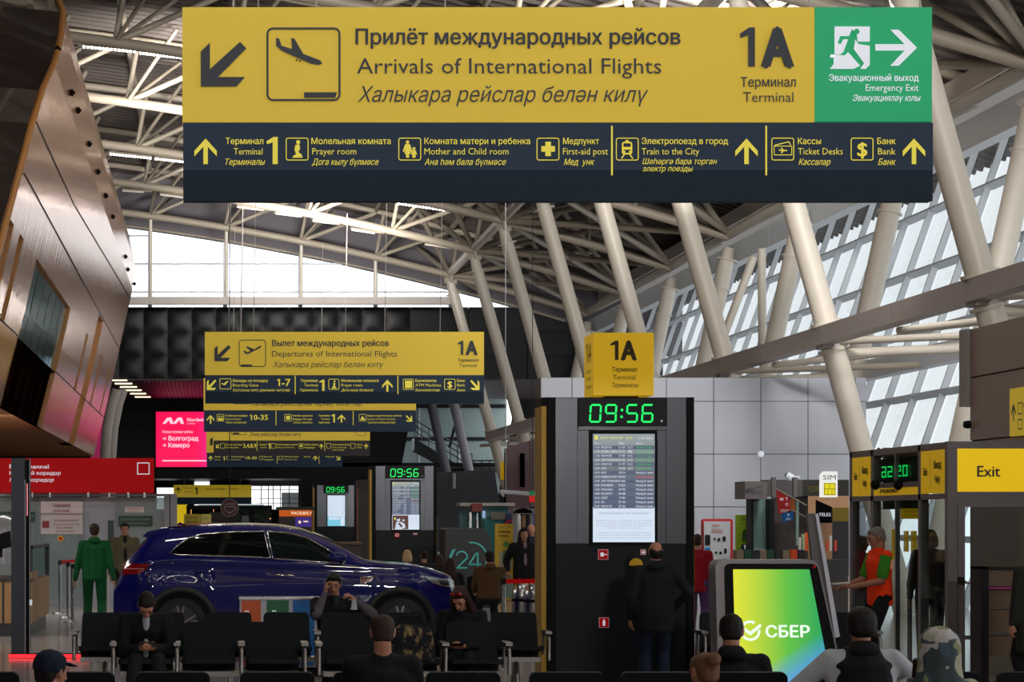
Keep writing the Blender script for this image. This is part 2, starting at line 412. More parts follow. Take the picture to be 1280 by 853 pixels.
# ---- leaning columns
cw = {0: 'nearest, beside the brown clad block', 1: 'in front of the grey panel building', 2: 'second behind the one before the grey building', 3: 'rising behind the yellow terminal cube', 4: 'rising just left of the yellow terminal cube',
      5: 'fourth from the far end of its row', 6: 'next to last at the far end', 7: 'last and farthest, below the gable window', -1: 'outside the frame on the right'}
cwt = {-1: 'outside the frame', 0: 'at the nearest column', 1: 'at the column before the grey building', 2: 'at the second column from it', 3: 'behind the yellow cube', 4: 'left of the yellow cube', 5: 'fourth from the end', 6: 'next to last', 7: 'at the far end'}
cw2 = dict(cw); cw2.update({0: 'nearest, behind the brown clad block', 1: 'at the right border of the picture', 2: 'just right of the big sign edge', 3: 'behind the column crossing the grey building', 4: 'carrying the fourth far column head', 5: 'carrying the third far column head', 6: 'above the terminal cube', 7: 'farthest of the outer row'})
for k in range(-1, 8):
    Y = KY[k]
    a, c = V((9.85, Y, EYE + 9.75)), V((13.02, Y, 0)); d = (c - a).normalized()
    t = thing('leaning_column', 'white round steel column leaning left at the top, inner row, ' + cw[k], 'column', (13.02, Y, 0), 'inner leaning columns')
    bb = B().tube([a - d * .1, a + d * .5, c], [.15, .215, .225], 20); obj('shaft', bb, steel, t)
    n = a + d * ((EYE + 3.44 - a.z) / d.z)
    for q in (-.26, .26):
        bb = B().tube([n + d * (q - .03), n + d * (q + .03)], .29, 16); obj('collar', bb, steel, t)
    bb = B().box((n.x - .2, Y - .24, n.z - .24), (n.x + .24, Y + .24, n.z + .24)); obj('bracket', bb, beam_m, t)
    bb = B().tube([a + d * .42, a + d * .46], .33, 16); obj('collar', bb, steel, t)
    bb = B().box((a.x - .25, Y - .05, a.z), (a.x + .25, Y + .05, ZB(9.85) + .05)); obj('bracket', bb, truss_m, t)
    bb = B().box((a.x - .05, Y - .25, a.z + .01), (a.x + .05, Y + .25, ZB(9.85) + .04)); obj('bracket', bb, truss_m, t)
    a2, c2 = V((15.5, Y, EYE + 8.1)), V((13.35, Y, 0)); d2 = (c2 - a2).normalized()
    t = thing('leaning_column', 'white round steel column leaning right at the top, outer row, ' + cw2[k], 'column', (13.35, Y, 0), 'outer leaning columns')
    bb = B().tube([a2 - d2 * .05, a2 + d2 * .5, c2], [.16, .235, .24], 20); obj('shaft', bb, steel, t)
    bb = B().tube([a2 + d2 * .3, a2 + d2 * .34], .36, 16); obj('collar', bb, steel, t)
    bb = B().tube([a2 + d2 * 1.2, a2 + d2 * 1.24], .29, 16); obj('collar', bb, steel, t)
    # cross ties between the rows at gallery height
    t = thing('cross_tie', 'pale tie tubes between the column rows, ' + cwt[k], 'tie', (n.x, Y, n.z - .3), 'gallery cross ties')
    bb = B().tube([(n.x, Y, n.z - .32), (14.7, Y, n.z - .2)], .09); obj('bar', bb, steel, t)
    bb = B().tube([(n.x, Y, n.z - .1), (14.7, Y - 4.5, n.z - .25)], .07); obj('bar', bb, steel, t)
    bb = B().tube([(14.7, Y, n.z - .1), (n.x, Y + 4.5, n.z - .25)], .07); obj('bar', bb, steel, t)
for (p, q, lb) in (((942, 322, 44.6), (901, 430, 44.6), 'thin slanted white brace beside the facade'), ((952, 311, 44.6), (953, 436, 44.6), 'thin upright white brace beside the facade')):
    b = B().tube([P(*p), P(*q)], .12); tag(obj('brace', b, steel), lb, 'brace')

# ---- glass facade on the right
def FX(z): return 15.7 + .35 * (z - EYE)
fa = sempty('wall_right', (15.1, 14, 0), 'tall outward leaning glass facade')
zs = [EYE + v for v in (-1.78, -.42, 1.24, 2.9, 4.57, 6.24, 7.9, 9.6)]
nf = V((1, 0, -.35)).normalized(); upv = V((.35, 0, 1)).normalized()
ys = [12 + 2.25 * i for i in range(41)]
unit = {}
for j in range(7):
    a, c = V((FX(zs[j]), 0, zs[j])), V((FX(zs[j + 1]), 0, zs[j + 1]))
    me = bpy.data.meshes.new('pane'); q = [a + nf * .06 + V((0, .04, 0)), c + nf * .06 + V((0, .04, 0)), c + nf * .06 + V((0, 2.21, 0)), a + nf * .06 + V((0, 2.21, 0))]
    q += [v + nf * .02 for v in q]
    me.from_pydata(q, [], [(0, 1, 2, 3), (7, 6, 5, 4), (0, 4, 5, 1), (1, 5, 6, 2), (2, 6, 7, 3), (3, 7, 4, 0)]); me.materials.append(fglass); unit[j] = me
for i, y in enumerate(ys[:-1]):
    if y < 16: continue
    for j in range(7):
        if j < 2 and y > 30: continue
        place(unit[j], 'pane', (0, y, 0), fa)
big = B().grid([[V((FX(z), y, z)) + nf * .06 for z in (zs[0], zs[2])] for y in (30, 104)]); pn = obj('lower_pane', big, fglass, fa)
bm_ = B(); a, c = V((FX(0), 0, 0)), V((FX(zs[-1]), 0, zs[-1]))
bm_.hexa([a - nf * .12 + V((0, -.035, 0)), a + nf * .04 + V((0, -.035, 0)), c + nf * .04 + V((0, -.035, 0)), c - nf * .12 + V((0, -.035, 0)), a - nf * .12 + V((0, .035, 0)), a + nf * .04 + V((0, .035, 0)), c + nf * .04 + V((0, .035, 0)), c - nf * .12 + V((0, .035, 0))])
me = bpy.data.meshes.new('mullion'); me.from_pydata(bm_.v, [], bm_.f); me.materials.append(mull_m)
for y in ys: place(me, 'mullion', (0, y, 0), fa)
for z in zs[1:]:
    p = V((FX(z), 0, z)); bb = B(); q = [p - nf * .16 - upv * .03, p + nf * .1 - upv * .03, p + nf * .04 + upv * .03, p - nf * .16 + upv * .03]
    bb.hexa([v + V((0, 12, 0)) for v in q] + [v + V((0, 103, 0)) for v in q]); obj('transom', bb, mull_m, fa)
b = B().box((16.4, 12, EYE + 9.3), (19.4, 104, EYE + 9.75)); struct('trim_1', b, beam_m, label='eaves casing above the glass facade')

# ---- far gable: header, clear window, padded black wall
YG = 102.2; sg = F / YG
b = B(); xg = [-16 + i for i in range(37)]
b.grid([[V((x, YG + dy, (ZB(x) - .22) if lo else ZT(x) + .3)) for x in xg] for dy, lo in ((.4, 0), (-.15, 0), (-.15, 1), (.4, 1), (.4, 0))], smooth=False)
struct('trim_2', b, mat('gable_header', (96, 90, 96), .7), label='grey curved header above the gable window')
b = B()
b.tube([V((x, YG - .3, ZB(x) - .2)) for x in xg[2:32]], .06); b.tube([V((x, YG - .35, ZB(x) + .28)) for x in xg[2:32]], .05); struct('trim_3', b, truss_m, label='thin rails along the gable header')
gw = sempty('window_1', (4, YG, EYE + 9.1), 'clear gable window at the far end')
mx = [(187.5 - VX) / sg + 3.2 * i for i in range(-3, 6)]
z0 = EYE + 9.05
for i in range(len(mx)):
    x = mx[i]
    if ZB(x) - .3 > z0: obj('mullion', B().box((x - .09, YG - .08, z0), (x + .09, YG + .08, ZB(x) - .2)), mull_m, gw)
    x2 = x + 3.2
    for (za, zb_) in ((z0, z0 + 1.15 - .5), (z0 + .65, z0 + 1.85), (z0 + 1.85, z0 + 9)):
        ta, tb = min(zb_, ZB(x) - .2), min(zb_, ZB(x2) - .2)
        if ta <= za + .02: continue
        tb = max(tb, za + .01)
        obj('pane', B().slab([(x + .1, YG, za), (x2 - .1, YG, za), (x2 - .1, YG, tb), (x + .1, YG, ta)], (0, .03, 0)), cglass, gw)
for z, xe in ((z0 + .65, 11.5), (z0 + 1.85, 7.8), (z0 + 3.05, -2.6)):
    obj('transom', B().box((-14, YG - .05, z - .035), (xe, YG + .05, z + .035)), mull_m, gw)
obj('sill', B().box((-14, YG - .1, z0 - .08), (12.9, YG + .1, z0)), mull_m, gw)
b = B().box((-14, 99.0, EYE + 8.89), (9.9, 99.3, EYE + 9.2)); tag(obj('gable_beam', b, beam_m), 'grey horizontal beam before the foot of the gable window', 'beam')
for i, px in enumerate((188, 283, 377, 470)):
    t = thing('gable_mast', 'thin white upright mast in front of the gable window, %s from the timber building' % ('first', 'second', 'third', 'fourth')[i], 'mast', ((px - VX) / 30.3, 99.3, EYE + 9.1), 'masts at the gable window')
    x = (px - VX) / 30.3; obj('pole', B().tube([(x, 99.35, EYE + 9.1), (x, 99.35, ZB(x))], .07), steel, t)
far = sempty('wall_far', (4, YG, EYE + 6), 'black padded wall under the gable window')
# one padded tile, shared
def pillow(wd, hg, puff):
    n = 8; rows = []
    for i in range(n + 1):
        u = i / n; row = []
        for j in range(n + 1):
            v = j / n; q = (1 - abs(2 * u - 1) ** 2.5) * (1 - abs(2 * v - 1) ** 2.5)
            row.append(V((u * wd, -q * puff, v * hg)))
        rows.append(row)
    bb = B().grid(rows); me = bpy.data.meshes.new('tile'); me.from_pydata(bb.v, [], bb.f); me.polygons.foreach_set('use_smooth', bb.sm); me.materials.append(blackp); return me
pm = pillow(1.0, 1.0, .06)
for r_ in range(3):
    for i in range(13): place(pm, 'padded_tile', (-4.95 + i * 1.03, YG - .1, EYE + 6.0 + r_ * 1.02), far)
    for i in range(3): place(pm, 'padded_tile', (8.44 + i * 2.5, YG - .1, EYE + 6.0 + r_ * 1.02), far, scale=(2.45, .12, 1))
obj('backing', B().box((-18, YG - .02, EYE + 6.0), (16.2, YG + .3, z0 - .08)), black, far)
obj('backing', B().box((16.2, YG - .02, 0), (19.2, YG + .3, z0 + 2)), black, far)
b = B().box((-18, YG, EYE + 5.95), (16.2, 118.4, EYE + 6.15)); struct('ceiling_1', b, mat('far_soffit', (40, 26, 40), .5), label='dark soffit behind the padded wall')
for i in range(30):
    pass
b = B()
for i in range(26):
    x = -2.9 + i * .17; b.box((x, YG + .5, EYE + 5.89), (x + .05, 117, EYE + 5.948))
tag(obj('soffit_grille', b, mat('pink_lit_grille', (88, 30, 62), .4)), 'ribbed soffit grille with pink light in its colour, above the pink screen', 'ceiling grille', kind='stuff')  # pink light on the black soffit is put into the grille colour
for i in range(6):
    p = (181 + i * 2.2, 475 + i * 4.2)
    s_ = (VY - p[1]) / 5.94
    x = (p[0] - VX) / s_ - 1.5 + .12 * i
    tag(obj('soffit_lamp', B().box((x, F / s_ - .1, EYE + 5.9), (x + .75, F / s_ + .25, EYE + 5.94)), mat('soffit_light', (255, 230, 190), emit=2, noise=0)), ('first', 'second', 'third', 'fourth', 'fifth', 'sixth')[i] + ' small warm strip lamp in the far black soffit, counted from the farthest left', 'lamp', 'soffit strip lamps')
# black wall behind, with the opening below
b = B(); Y = 118
b.box((-20, Y, EYE + 2.03), (8.6, Y + .3, EYE + 6)); b.box((-20, Y, 0), (-4.4, Y + .3, EYE + 2.03)); b.box((4.35, Y, 0), (9.2, Y + .3, EYE + 2.05))
b.slab([P2(648, 474, 119), P2(760, 474, 119), P2(760, 690, 119), P2(612, 690, 119)], (0, .3, 0))
b.slab([(8.6, Y, EYE + 2.03), (9.2, Y, EYE + 2.03), (9.95, Y, EYE + 6), (8.6, Y, EYE + 6)], (0, .3, 0))
struct('wall_far_1', b, black, label='black wall behind the pink screen')
# hall end beyond: floor level concourse with bright windows
b = B().box((-20, 118, EYE + 2.6), (17, 165, EYE + 2.8)); struct('ceiling_2', b, black, label='low ceiling of the far concourse')
Y = 160; s6 = F / Y
eg = sempty('wall_far_2', (0, Y, 0), 'window wall of the far concourse')
def seg(x0, y0, x1, y1, m=black, nm='panel', yy=Y): return obj(nm, B().box(((x0 - VX) * yy / F, yy, EYE + (VY - y1) * yy / F), ((x1 - VX) * yy / F, yy + .2, EYE + (VY - y0) * yy / F)), m, eg)
seg(120, 584, 400, 599); seg(120, 599, 196, 690); seg(219, 599, 243, 690); seg(262, 599, 312, 690); seg(373, 599, 480, 690); seg(196, 637, 480, 690); seg(196, 599, 219, 610); seg(312, 599, 373, 608, mat('far_fascia', (70, 58, 66)))
for px in (326, 335, 341, 350, 361): seg(px, 608, px + 1.2, 637, mull_m, 'mullion')
for py in (612, 623, 629): seg(312, py, 373, py + .9, mull_m, 'transom')
seg(312, 608, 325, 637, cglass, 'pane'); seg(196, 610, 219, 637, cglass, 'pane'); seg(243, 599, 262, 637, cglass, 'pane'); seg(352, 616, 373, 637, mat('far_bright_window', (205, 210, 214)), 'panel')  # last panel: pale colour stands in for a bright far window

# pale lit glazing of the far stair hall
sg_m = mat('stair_hall_wall', (150, 168, 168), .5, noise=.1, nscale=.5)
st = sempty('wall_stair', (8, 132, 0), 'pale green wall of the far stair hall')
obj('panel', B().box((6, 132, 0), (16.2, 132.2, EYE + 8)), sg_m, st)
for py in (508, 549): obj('transom', B().box((8, 131.9, EYE + (VY - py) * 132 / F - .1), (16.2, 132, EYE + (VY - py) * 132 / F + .1)), dark, st)
for x in (9.2, 11.4, 13.6): obj('mullion', B().box((x - .04, 131.93, EYE + 2), (x + .04, 132, EYE + 8)), mull_m, st)
area('stair_hall_fill', (11, 124, 7.4), Euler((R(-25), 0, 0)), 6, 2, 1300, col=(.92, 1, 1))  # added light without a fixture, brightens the stair hall
b = B().box((8, 118.4, EYE + 6.6), (16.2, 132, EYE + 6.8)); struct('ceiling_3', b, sg_m, label='ceiling of the far stair hall')
t = thing('staircase', 'dark grey staircase with rails behind the far columns', 'staircase', (10, 122, 0))
obj('flight', B().slab([P2(518, 548, 122), P2(590, 592, 122), P2(590, 602, 122), P2(518, 563, 122)], (0, 1.6, 0)), dark, t)
for i in range(9):
    u = i / 8; a = P2(518 + 72 * u, 548 + 44 * u, 121.9); obj('baluster', B().tube([a, a + V((0, 0, .95))], .025, 6), dark, t)
for q in (.35, .65, .95): obj('rail', B().tube([P2(518, 548, 121.9) + V((0, 0, q)), P2(590, 592, 121.9) + V((0, 0, q))], .03, 6), dark, t)
t = thing('balustrade', 'dark level balustrade at the head of the far stairs', 'balustrade', (14, 121, 4))
for z in (576, 585): obj('rail', B().tube([P2(590, z, 121), P2(632, z, 121)], .04, 6), dark, t)
for px in (592, 602, 612, 622, 631): obj('baluster', B().tube([P2(px, 575, 121), P2(px, 590, 121)], .03, 6), dark, t)
for i, (x0, y0, x1, y1) in enumerate(((541, 503, 565, 592), (569, 503, 594, 592))):
    t = thing('dark_column', ('dark grey leaning column before the far stairs, ' + ('left', 'right')[i] + ' one'), 'column', P2(x1, y1, 113))
    obj('shaft', B().tube([P2(x0 - 14, y0 - 52, 113), P2(x1, y1 + 30, 113)], .22, 14), mat(('dark_column_paint', 'mid_column_paint')[i], ((75, 78, 86), (120, 118, 126))[i]), t)
b = B().tube([P2(575, 505, 113.3), P2(562, 560, 113.3)], .07); tag(obj('brace', b, dark), 'thin dark brace crossing before the far stairs', 'brace')
# dark partition low on the right of the second information pillar
b = B().slab([P2(545, 591, 85), P2(618, 587, 85), P2(634, 690, 85), P2(545, 690, 85)], (0, .3, 0)); struct('wall_1', b, mat('dark_partition', (52, 54, 64), .6), label='dark partition under the far stairs')
obj('tube_lamp', B().tube([P2(567.5, 592, 84.8), P2(567.5, 611, 84.8)], .06), mat('tube_grey', (165, 165, 170)), bpy.data.objects['wall_1'])
b = B().box((-16.5, -22.5, 0), (48, -22, EYE + 17)); struct('wall_near', b, mat('near_wall', (16, 16, 18), .8, noise=0, spec=.1), label='added dark wall behind the camera, keeping sky out of reflections')  # added unseen wall, dark and overlong to keep sky out of reflections
b = B().box((-16.5, -22, 0), (-16, 118, EYE + 15)); struct('wall_left', b, mat('left_wall', (70, 66, 64), .7), label='dim wall closing the hall on the left')

# ---- grey panel building on the right
Y = 50; t = sempty('wall_2', (9.2, Y, 0), 'grey metal panel building')
xs_ = [676, 715, 774, 833, 892, 951, 1010, 1069, 1083]; yy = [472, 502, 568, 634, 700, 757]
for i in range(len(xs_) - 1):
    for j in range(5):
        a, c = P2(xs_[i] + .5, yy[j + 1] - .5, Y), P2(xs_[i + 1] - .5, yy[j] + .5, Y)
        obj('panel', B().box((a.x, Y, a.z), (c.x, Y + .04, c.z)), greyp, t)
obj('backing', B().box((P2(676, 0, Y).x, Y + .03, 0), (P2(1083, 0, Y).x, Y + .6, P2(0, 472, Y).z)), mat('joint_dark', (90, 92, 98)), t)
# distant return wall seen above the far shops, left of it
# ---- brown clad block at the right border
X = 10.8; t = sempty('wall_3', (X, 24, 0), 'brown panel clad block')
brown = mat('brown_cladding', (140, 122, 114), .45, metal=.1, noise=.05)
zt = EYE + 2.72
cuts = [22.5, 25.6, 28.6, 31.4, 34.2]; zc = [0, EYE + .95, EYE + 1.05, EYE + 2.0, zt]
for i in range(4):
    for z0_, z1_ in ((0, EYE + 1.12), (EYE + 1.12, EYE + 2.02), (EYE + 2.02, zt)):
        obj('panel', B().box((X, cuts[i] + .012, z0_ + .012), (X + .05, cuts[i + 1] - .012, z1_ - .012)), brown, t)
obj('backing', B().box((X + .03, 22.5, 0), (X + 3, 34.2, zt - .02)), mat('joint_brown', (40, 35, 34)), t)
obj('corner_post', B().box((X - .06, 34.2, EYE + 1.62), (X + .1, 34.5, zt)), mat('corner_grey', (150, 146, 142)), t)
b = B().tube([P2(1205, 531, 34.3), P2(1213, 531, 34.3)], .05); b.ell(P2(1210, 531, 34.2), (.06, .06, .06)); tag(obj('security_camera', b, black), 'small black dome camera on the brown clad block', 'camera')
t = thing('wall_sign', 'yellow sign with dark pictograms on the brown clad block', 'sign', (X, 29, EYE + 1.2))
ya = 3000 * (X - .06) / (1262 - VX)
obj('panel', B().box((X - .06, ya - 2.2, EYE + 1.12), (X, ya, EYE + 1.76)), yellow, t)
fl = Flat(lambda u, v: V((X - .065, ya - u, EYE + 1.76 - v)))
fl.arrow(.08, .2, .26, .44, 'up'); fl.frame(.34, .2, .52, .36, .015, .02); fl.text('Выход', .58, .95, .28, .07, .01); fl.text('Exit', .58, .8, .40, .06); fl.frame(.34, .42, .52, .56, .015, .02); fl.text('Такси', 1.0, 1.4, .28, .07, .01); fl.done('lettering', ink, t)
# ------------------------------------------------------------------ timber clad building leaning over the hall on the left
SEC = [(1.93, -3.6), (3.1, -3.3), (3.63, -3.17), (4.45, -2.985), (4.7, -2.93), (5.15, -2.83), (6.2, -2.6), (7.0, -2.42), (7.8, -2.36), (8.3, -2.42), (8.65, -2.6)]
def XS(z):
    for (a, b_), (c, d) in zip(SEC, SEC[1:]):
        if z <= c: return b_ + (d - b_) * (z - a) / (c - a)
    return SEC[-1][1]
def YR(z):
    K = ((1.93, 34), (4.7, 35), (6.2, 35.5), (8.3, 38.5), (8.65, 39.2), (11, 42))
    for (a, b_), (c, d) in zip(K, K[1:]):
        if z <= c: return b_ + (d - b_) * (z - a) / (c - a)
def YE(z): return 73 if z < 7.8 else 73 - (z - 7.8) / .85 * 4.5
def side_at(px, py):
    best = min((abs((px - VX) / s - XS((VY - py) / s)), s) for s in [36 + .1 * i for i in range(600)])
    s = best[1]; return F / s, (VY - py) / s
wood = mat('glossy_timber_laminate', (196, 122, 66), .2, metal=.75, coat=.12, noise=.12, nscale=3)
n = wood.node_tree; wv = n.nodes.new('ShaderNodeTexNoise'); mp = n.nodes.new('ShaderNodeMapping'); tc_ = n.nodes.new('ShaderNodeTexCoord'); bp = n.nodes.new('ShaderNodeBump')
mp.inputs['Scale'].default_value = (1, 2.2, .12); wv.inputs['Scale'].default_value = 2; wv.inputs['Detail'].default_value = 3
n.links.new(tc_.outputs['Object'], mp.inputs['Vector']); n.links.new(mp.outputs['Vector'], wv.inputs['Vector']); n.links.new(wv.outputs['Fac'], bp.inputs['Height'])
bp.inputs['Strength'].default_value = .12; bp.inputs['Distance'].default_value = .05
n.links.new(bp.outputs['Normal'], n.nodes['Principled BSDF'].inputs['Normal']); n.links.new(bp.outputs['Normal'], n.nodes['Principled BSDF'].inputs['Coat Normal'])
woodj = mat('timber_jamb', (190, 130, 66), .45, noise=.1)
metalf = mat('dark_bronze_sheet', (78, 66, 60), .18, metal=.6, coat=.6, noise=.15, nscale=2)
hull = thing('timber_building', 'glossy timber clad building leaning over the hall at the left border, with deep window slots', 'building', (-3.6, 34, EYE + 1.9))
yc = [34, 35.5, 36.2, 37.3, 38.0, 40.9, 44.2, 47.4, 50.6, 54, 57.1, 57.9, 60.2, 62.4, 64.5, 65.3, 69.9, 70.6, 73]
zc = [z for z, _ in SEC]
holes = [(35.5, 36.2, 3.1, 4.45), (37.3, 38.0, 3.1, 4.45), (40.9, 50.6, 3.1, 4.45), (57.1, 57.9, 3.1, 4.45), (64.5, 65.3, 3.1, 4.45), (69.9, 70.6, 3.1, 4.45), (60.2, 62.4, 1.93, 5.15), (40.9, 50.6, 1.93, 3.1)]
def hp(y, z): return V((XS(z), max(YR(z), min(YE(z), y)), EYE + z))
b = B()
for i in range(len(yc) - 1):
    for j in range(len(zc) - 1):
        ym, zm = (yc[i] + yc[i + 1]) / 2, (zc[j] + zc[j + 1]) / 2
        if any(h[0] < ym < h[1] and h[2] < zm < h[3] for h in holes): continue
        q = [hp(yc[i], zc[j]), hp(yc[i + 1], zc[j]), hp(yc[i + 1], zc[j + 1]), hp(yc[i], zc[j + 1])]
        if (q[0] - q[1]).length < .01 and (q[2] - q[3]).length < .01: continue
        b.poly(q)
obj('cladding', b, wood, hull)
teal = mat('teal_window_glass', (24, 92, 84), .12, coat=.4, noise=.25, nscale=.6); mirror = mat('dark_mirror_glass', (40, 46, 60), .06, metal=.85, noise=0)
for (y0, y1, z0_, z1_) in holes:
    d = V((-.28, 0, 0)) if y1 - y0 < 5 else V((-.07, 0, 0)); zz = [z for z in zc if z0_ - .01 <= z <= z1_ + .01]
    wn = B()
    for y in (y0, y1):
        for a, c in zip(zz, zz[1:]): wn.poly([hp(y, a), hp(y, c), hp(y, c) + d, hp(y, a) + d])
    for z in (z0_, z1_): wn.poly([hp(y0, z), hp(y1, z), hp(y1, z) + d, hp(y0, z) + d])
    fr_ = obj('window_slot', wn, woodj, hull)
    ns = max(1, round((y1 - y0) / 1.6))
    for k in range(ns):
        ya, yb = y0 + (y1 - y0) * k / ns, y0 + (y1 - y0) * (k + 1) / ns; pb = B()
        g = .04; tw = .10 if z0_ < 3 and y0 < 45 else 0
        for a, c in zip(zz, zz[1:]): pb.poly([hp(ya + g, a) + d + V((tw, 0, 0)), hp(yb - g, a) + d, hp(yb - g, c) + d, hp(ya + g, c) + d + V((tw, 0, 0))])
        obj('pane', pb, woodj if (y0 > 60 and y1 < 63) else (teal if z0_ > 3 else mirror), fr_)
b = B()   # front facet, turned towards the camera
rz = [1.93 + (8.65 - 1.93) * i / 12 for i in range(13)]
b.grid([[hp(34, z) if False else V((XS(z) - u, YR(z) - u * .45, EYE + z)) for u in (0, 1.5, 3, 6, 9)] for z in rz + [10.5]], smooth=False)
obj('front_facet', b, metalf, hull)
b = B().tube([V((XS(z) + .02, YR(z), EYE + z)) for z in rz], .055, 6); obj('edge_trim', b, woodj, hull)
b = B(); b.poly([V((XS(1.93), 34, EYE + 1.93)), V((XS(1.93), 73, EYE + 1.93)), V((-14, 73, EYE + 1.93)), V((-14, 34, EYE + 1.93))]); b.poly([V((XS(8.65), 40, EYE + 8.65)), V((XS(8.65), 68.5, EYE + 8.65)), V((-14, 68.5, EYE + 9.6)), V((-14, 40, EYE + 9.6))])
b.poly([V((XS(z), YE(z), EYE + z)) for z in zc] + [V((-14, 68, EYE + 8.65)), V((-14, 73, EYE + 1.93))]); obj('underside', b, woodj, hull)
for (z, y0, y1) in ((3.12, 34.6, 40.9), (3.12, 50.6, 73), (5.2, 36, 73)):
    b = B().tube([V((XS(z) + .005, y, EYE + z)) for y in (y0, y1)], .012, 4); obj('joint', b, dark, hull)
b = B().tube([hp(y, z) for y, z in (side_at(3, 75), side_at(42, 146), side_at(93, 257), side_at(165, 378))][1:], .015, 4); obj('joint', b, dark, hull)
for (px, py) in ((70, 62), (88, 116), (96, 138), (110, 180), (121, 215), (131, 245), (140, 271), (156, 321), (159, 337), (167, 355)):
    y, z = side_at(px, py); b = B(); s_ = .055; x = XS(z)
    b.add([(x + .03, y - s_ * 1.2, EYE + z), (x + .03, y, EYE + z - s_ * 1.3), (x + .03, y + s_ * 1.2, EYE + z), (x + .03, y, EYE + z + s_ * 1.3), (x + .09, y, EYE + z), (x - .05, y, EYE + z)], [(0, 1, 4), (1, 2, 4), (2, 3, 4), (3, 0, 4), (1, 0, 5), (2, 1, 5), (3, 2, 5), (0, 3, 5)])
    obj('spot_fitting', b, black, hull)
# things below and behind it
t = thing('curved_post', 'grey curved post behind the timber building', 'post', P2(146, 560, 80), 'curved posts left of the pink screen')
t2 = thing('curved_post', 'second grey curved post, nearer the pink screen', 'post', P2(155, 560, 84), 'curved posts left of the pink screen')
for tt, x0, yv in ((t, 131, 80), (t2, 139, 84)):
    obj('shaft', B().tube([P2(x0 + 15 + 0, 487, yv), P2(x0 + 9, 505, yv), P2(x0 + 3, 535, yv), P2(x0, 575, yv), V((P2(x0, 575, yv).x, yv, 0))], .17, 10), beam_m, tt)
t = thing('led_wall', 'magenta screen strip behind the timber building', 'screen', P2(130, 580, 90))
obj('housing', B().box(V((P2(112, 0, 90).x, 90, 0)), P2(143, 505, 90.3)), black, t)
obj('picture', B().box(P2(113, 577, 89.95), P2(133, 506, 89.98)), mat('magenta_screen', (150, 30, 84), emit=.7, noise=.3, nscale=1), t)

# ------------------------------------------------------------------ hanging signs
def wires(t, pxs, top, sv, ztop):
    for px in pxs:
        p = P(px, top, sv); obj('wire', B().tube([p, V((p.x + .12, p.y, ztop(p.x)))], (.006 if sv > 60 else .009), 5), beam_m, t)
def board(t, x0, y0, x1, y1, sv, m, name='panel', d=.12, eps=0):
    a, c = P(x0, y1, sv), P(x1, y0, sv); return obj(name, B().box((a.x, a.y + eps, a.z), (c.x, a.y + d + eps, c.z)), m, t)
t = thing('hanging_sign', 'largest yellow and navy sign, arrivals of international flights, with green exit part', 'sign', P(697, 251, 180), 'hanging direction signs')
board(t, 228, 9, 1018, 153, 180, yellow); board(t, 1018.5, 9, 1165, 152, 180, signgreen, 'exit_panel')
board(t, 229, 153.5, 1166, 213, 180, navy, 'lower_panel', .12, -.004); board(t, 229, 213, 1166, 251, 180, navy2, 'lower_panel')
wires(t, (395, 1012, 1150), 9, 180, ZB)
f = Flat(front(180, .02))
f.arrow(251, 54, 308, 109, 'dl'); f.frame(333, 35, 425.5, 127, 2.6, 8)
f.poly([(345, 48), (349, 49), (352, 58), (365, 62), (364, 48), (368, 49), (379, 68), (400, 76), (403, 80), (398, 82), (388, 80), (372, 73), (352, 64), (345, 58)])
f.circ(371, 75.5, 1.3, 8); f.circ(375, 77, 1.3, 8); f.poly([(380, 116), (421, 116), (419, 123), (380, 123)])
f.text('Прилёт международных рейсов', 444, 850, 56, 18.5, .026); f.text('Arrivals of International Flights', 446, 826, 92.5, 19.5, -.004); f.text('Халыкара рейслар белән килү', 447, 806, 128, 19, -.004, 1)
f.one(924, 943, 84, 49); f.text('A', 950, 992, 84, 49, .055); f.text('Терминал', 925, 994, 109, 11.5, .014); f.text('Terminal', 928, 991, 128, 12.5, -.004)
f.done('lettering', ink, t)
f = Flat(front(180, .028))
f.arrow(243, 174, 271, 206, 'up'); f.text('Терминал', 282, 329, 181, 7.6, .012); f.text('Terminal', 292, 328, 194, 8.2); f.text('Терминалы', 280, 330, 207, 7.6, .006, 1); f.one(333, 347, 206, 34)
f.frame(357, 173, 385.5, 201.5, 1.2, 3); f.text('Молельная комната', 389, 488, 181, 7.6, .012); f.text('Prayer room', 390, 445, 194, 8.2); f.text('Дога кылу бүлмәсе', 390, 472, 207, 7.6, .006, 1)
f.circ(372.5, 178.5, 2.6, 12); f.poly([(369, 182), (374, 181), (375, 186), (373, 191), (377, 194), (378, 198), (365, 198), (367, 195), (370, 194), (368, 188)])
f.frame(497.5, 173, 526, 201.5, 1.2, 3); f.text('Комната матери и ребенка', 530, 662, 181, 7.6, .012); f.text('Mother and Child room', 530, 635, 194, 8.2); f.text('Ана һәм бала бүлмәсе', 530, 631, 207, 7.6, .006, 1)
f.circ(509, 178.5, 2.2, 10); f.poly([(506, 181), (512, 181), (515, 190), (513, 191), (511, 186), (513, 193), (511, 193), (511, 198), (507, 198), (507, 193), (505, 193), (507, 186), (505, 191), (503, 190)]); f.circ(517, 186.5, 1.8, 10); f.poly([(515, 188.5), (519, 188.5), (521, 194), (519, 194), (519, 198), (515, 198), (515, 194), (513, 194)])
f.frame(670, 173, 698.5, 201.5, 1.2, 3); f.poly([(681, 178), (688, 178), (688, 183.5), (693, 183.5), (693, 190.5), (688, 190.5), (688, 196), (681, 196), (681, 190.5), (676, 190.5), (676, 183.5), (681, 183.5)])
f.text('Медпункт', 703, 748, 181, 7.6, .012); f.text('First-aid post', 703, 759, 194, 8.2); f.text('Мед  унк', 704, 741, 207, 7.6, .006, 1)
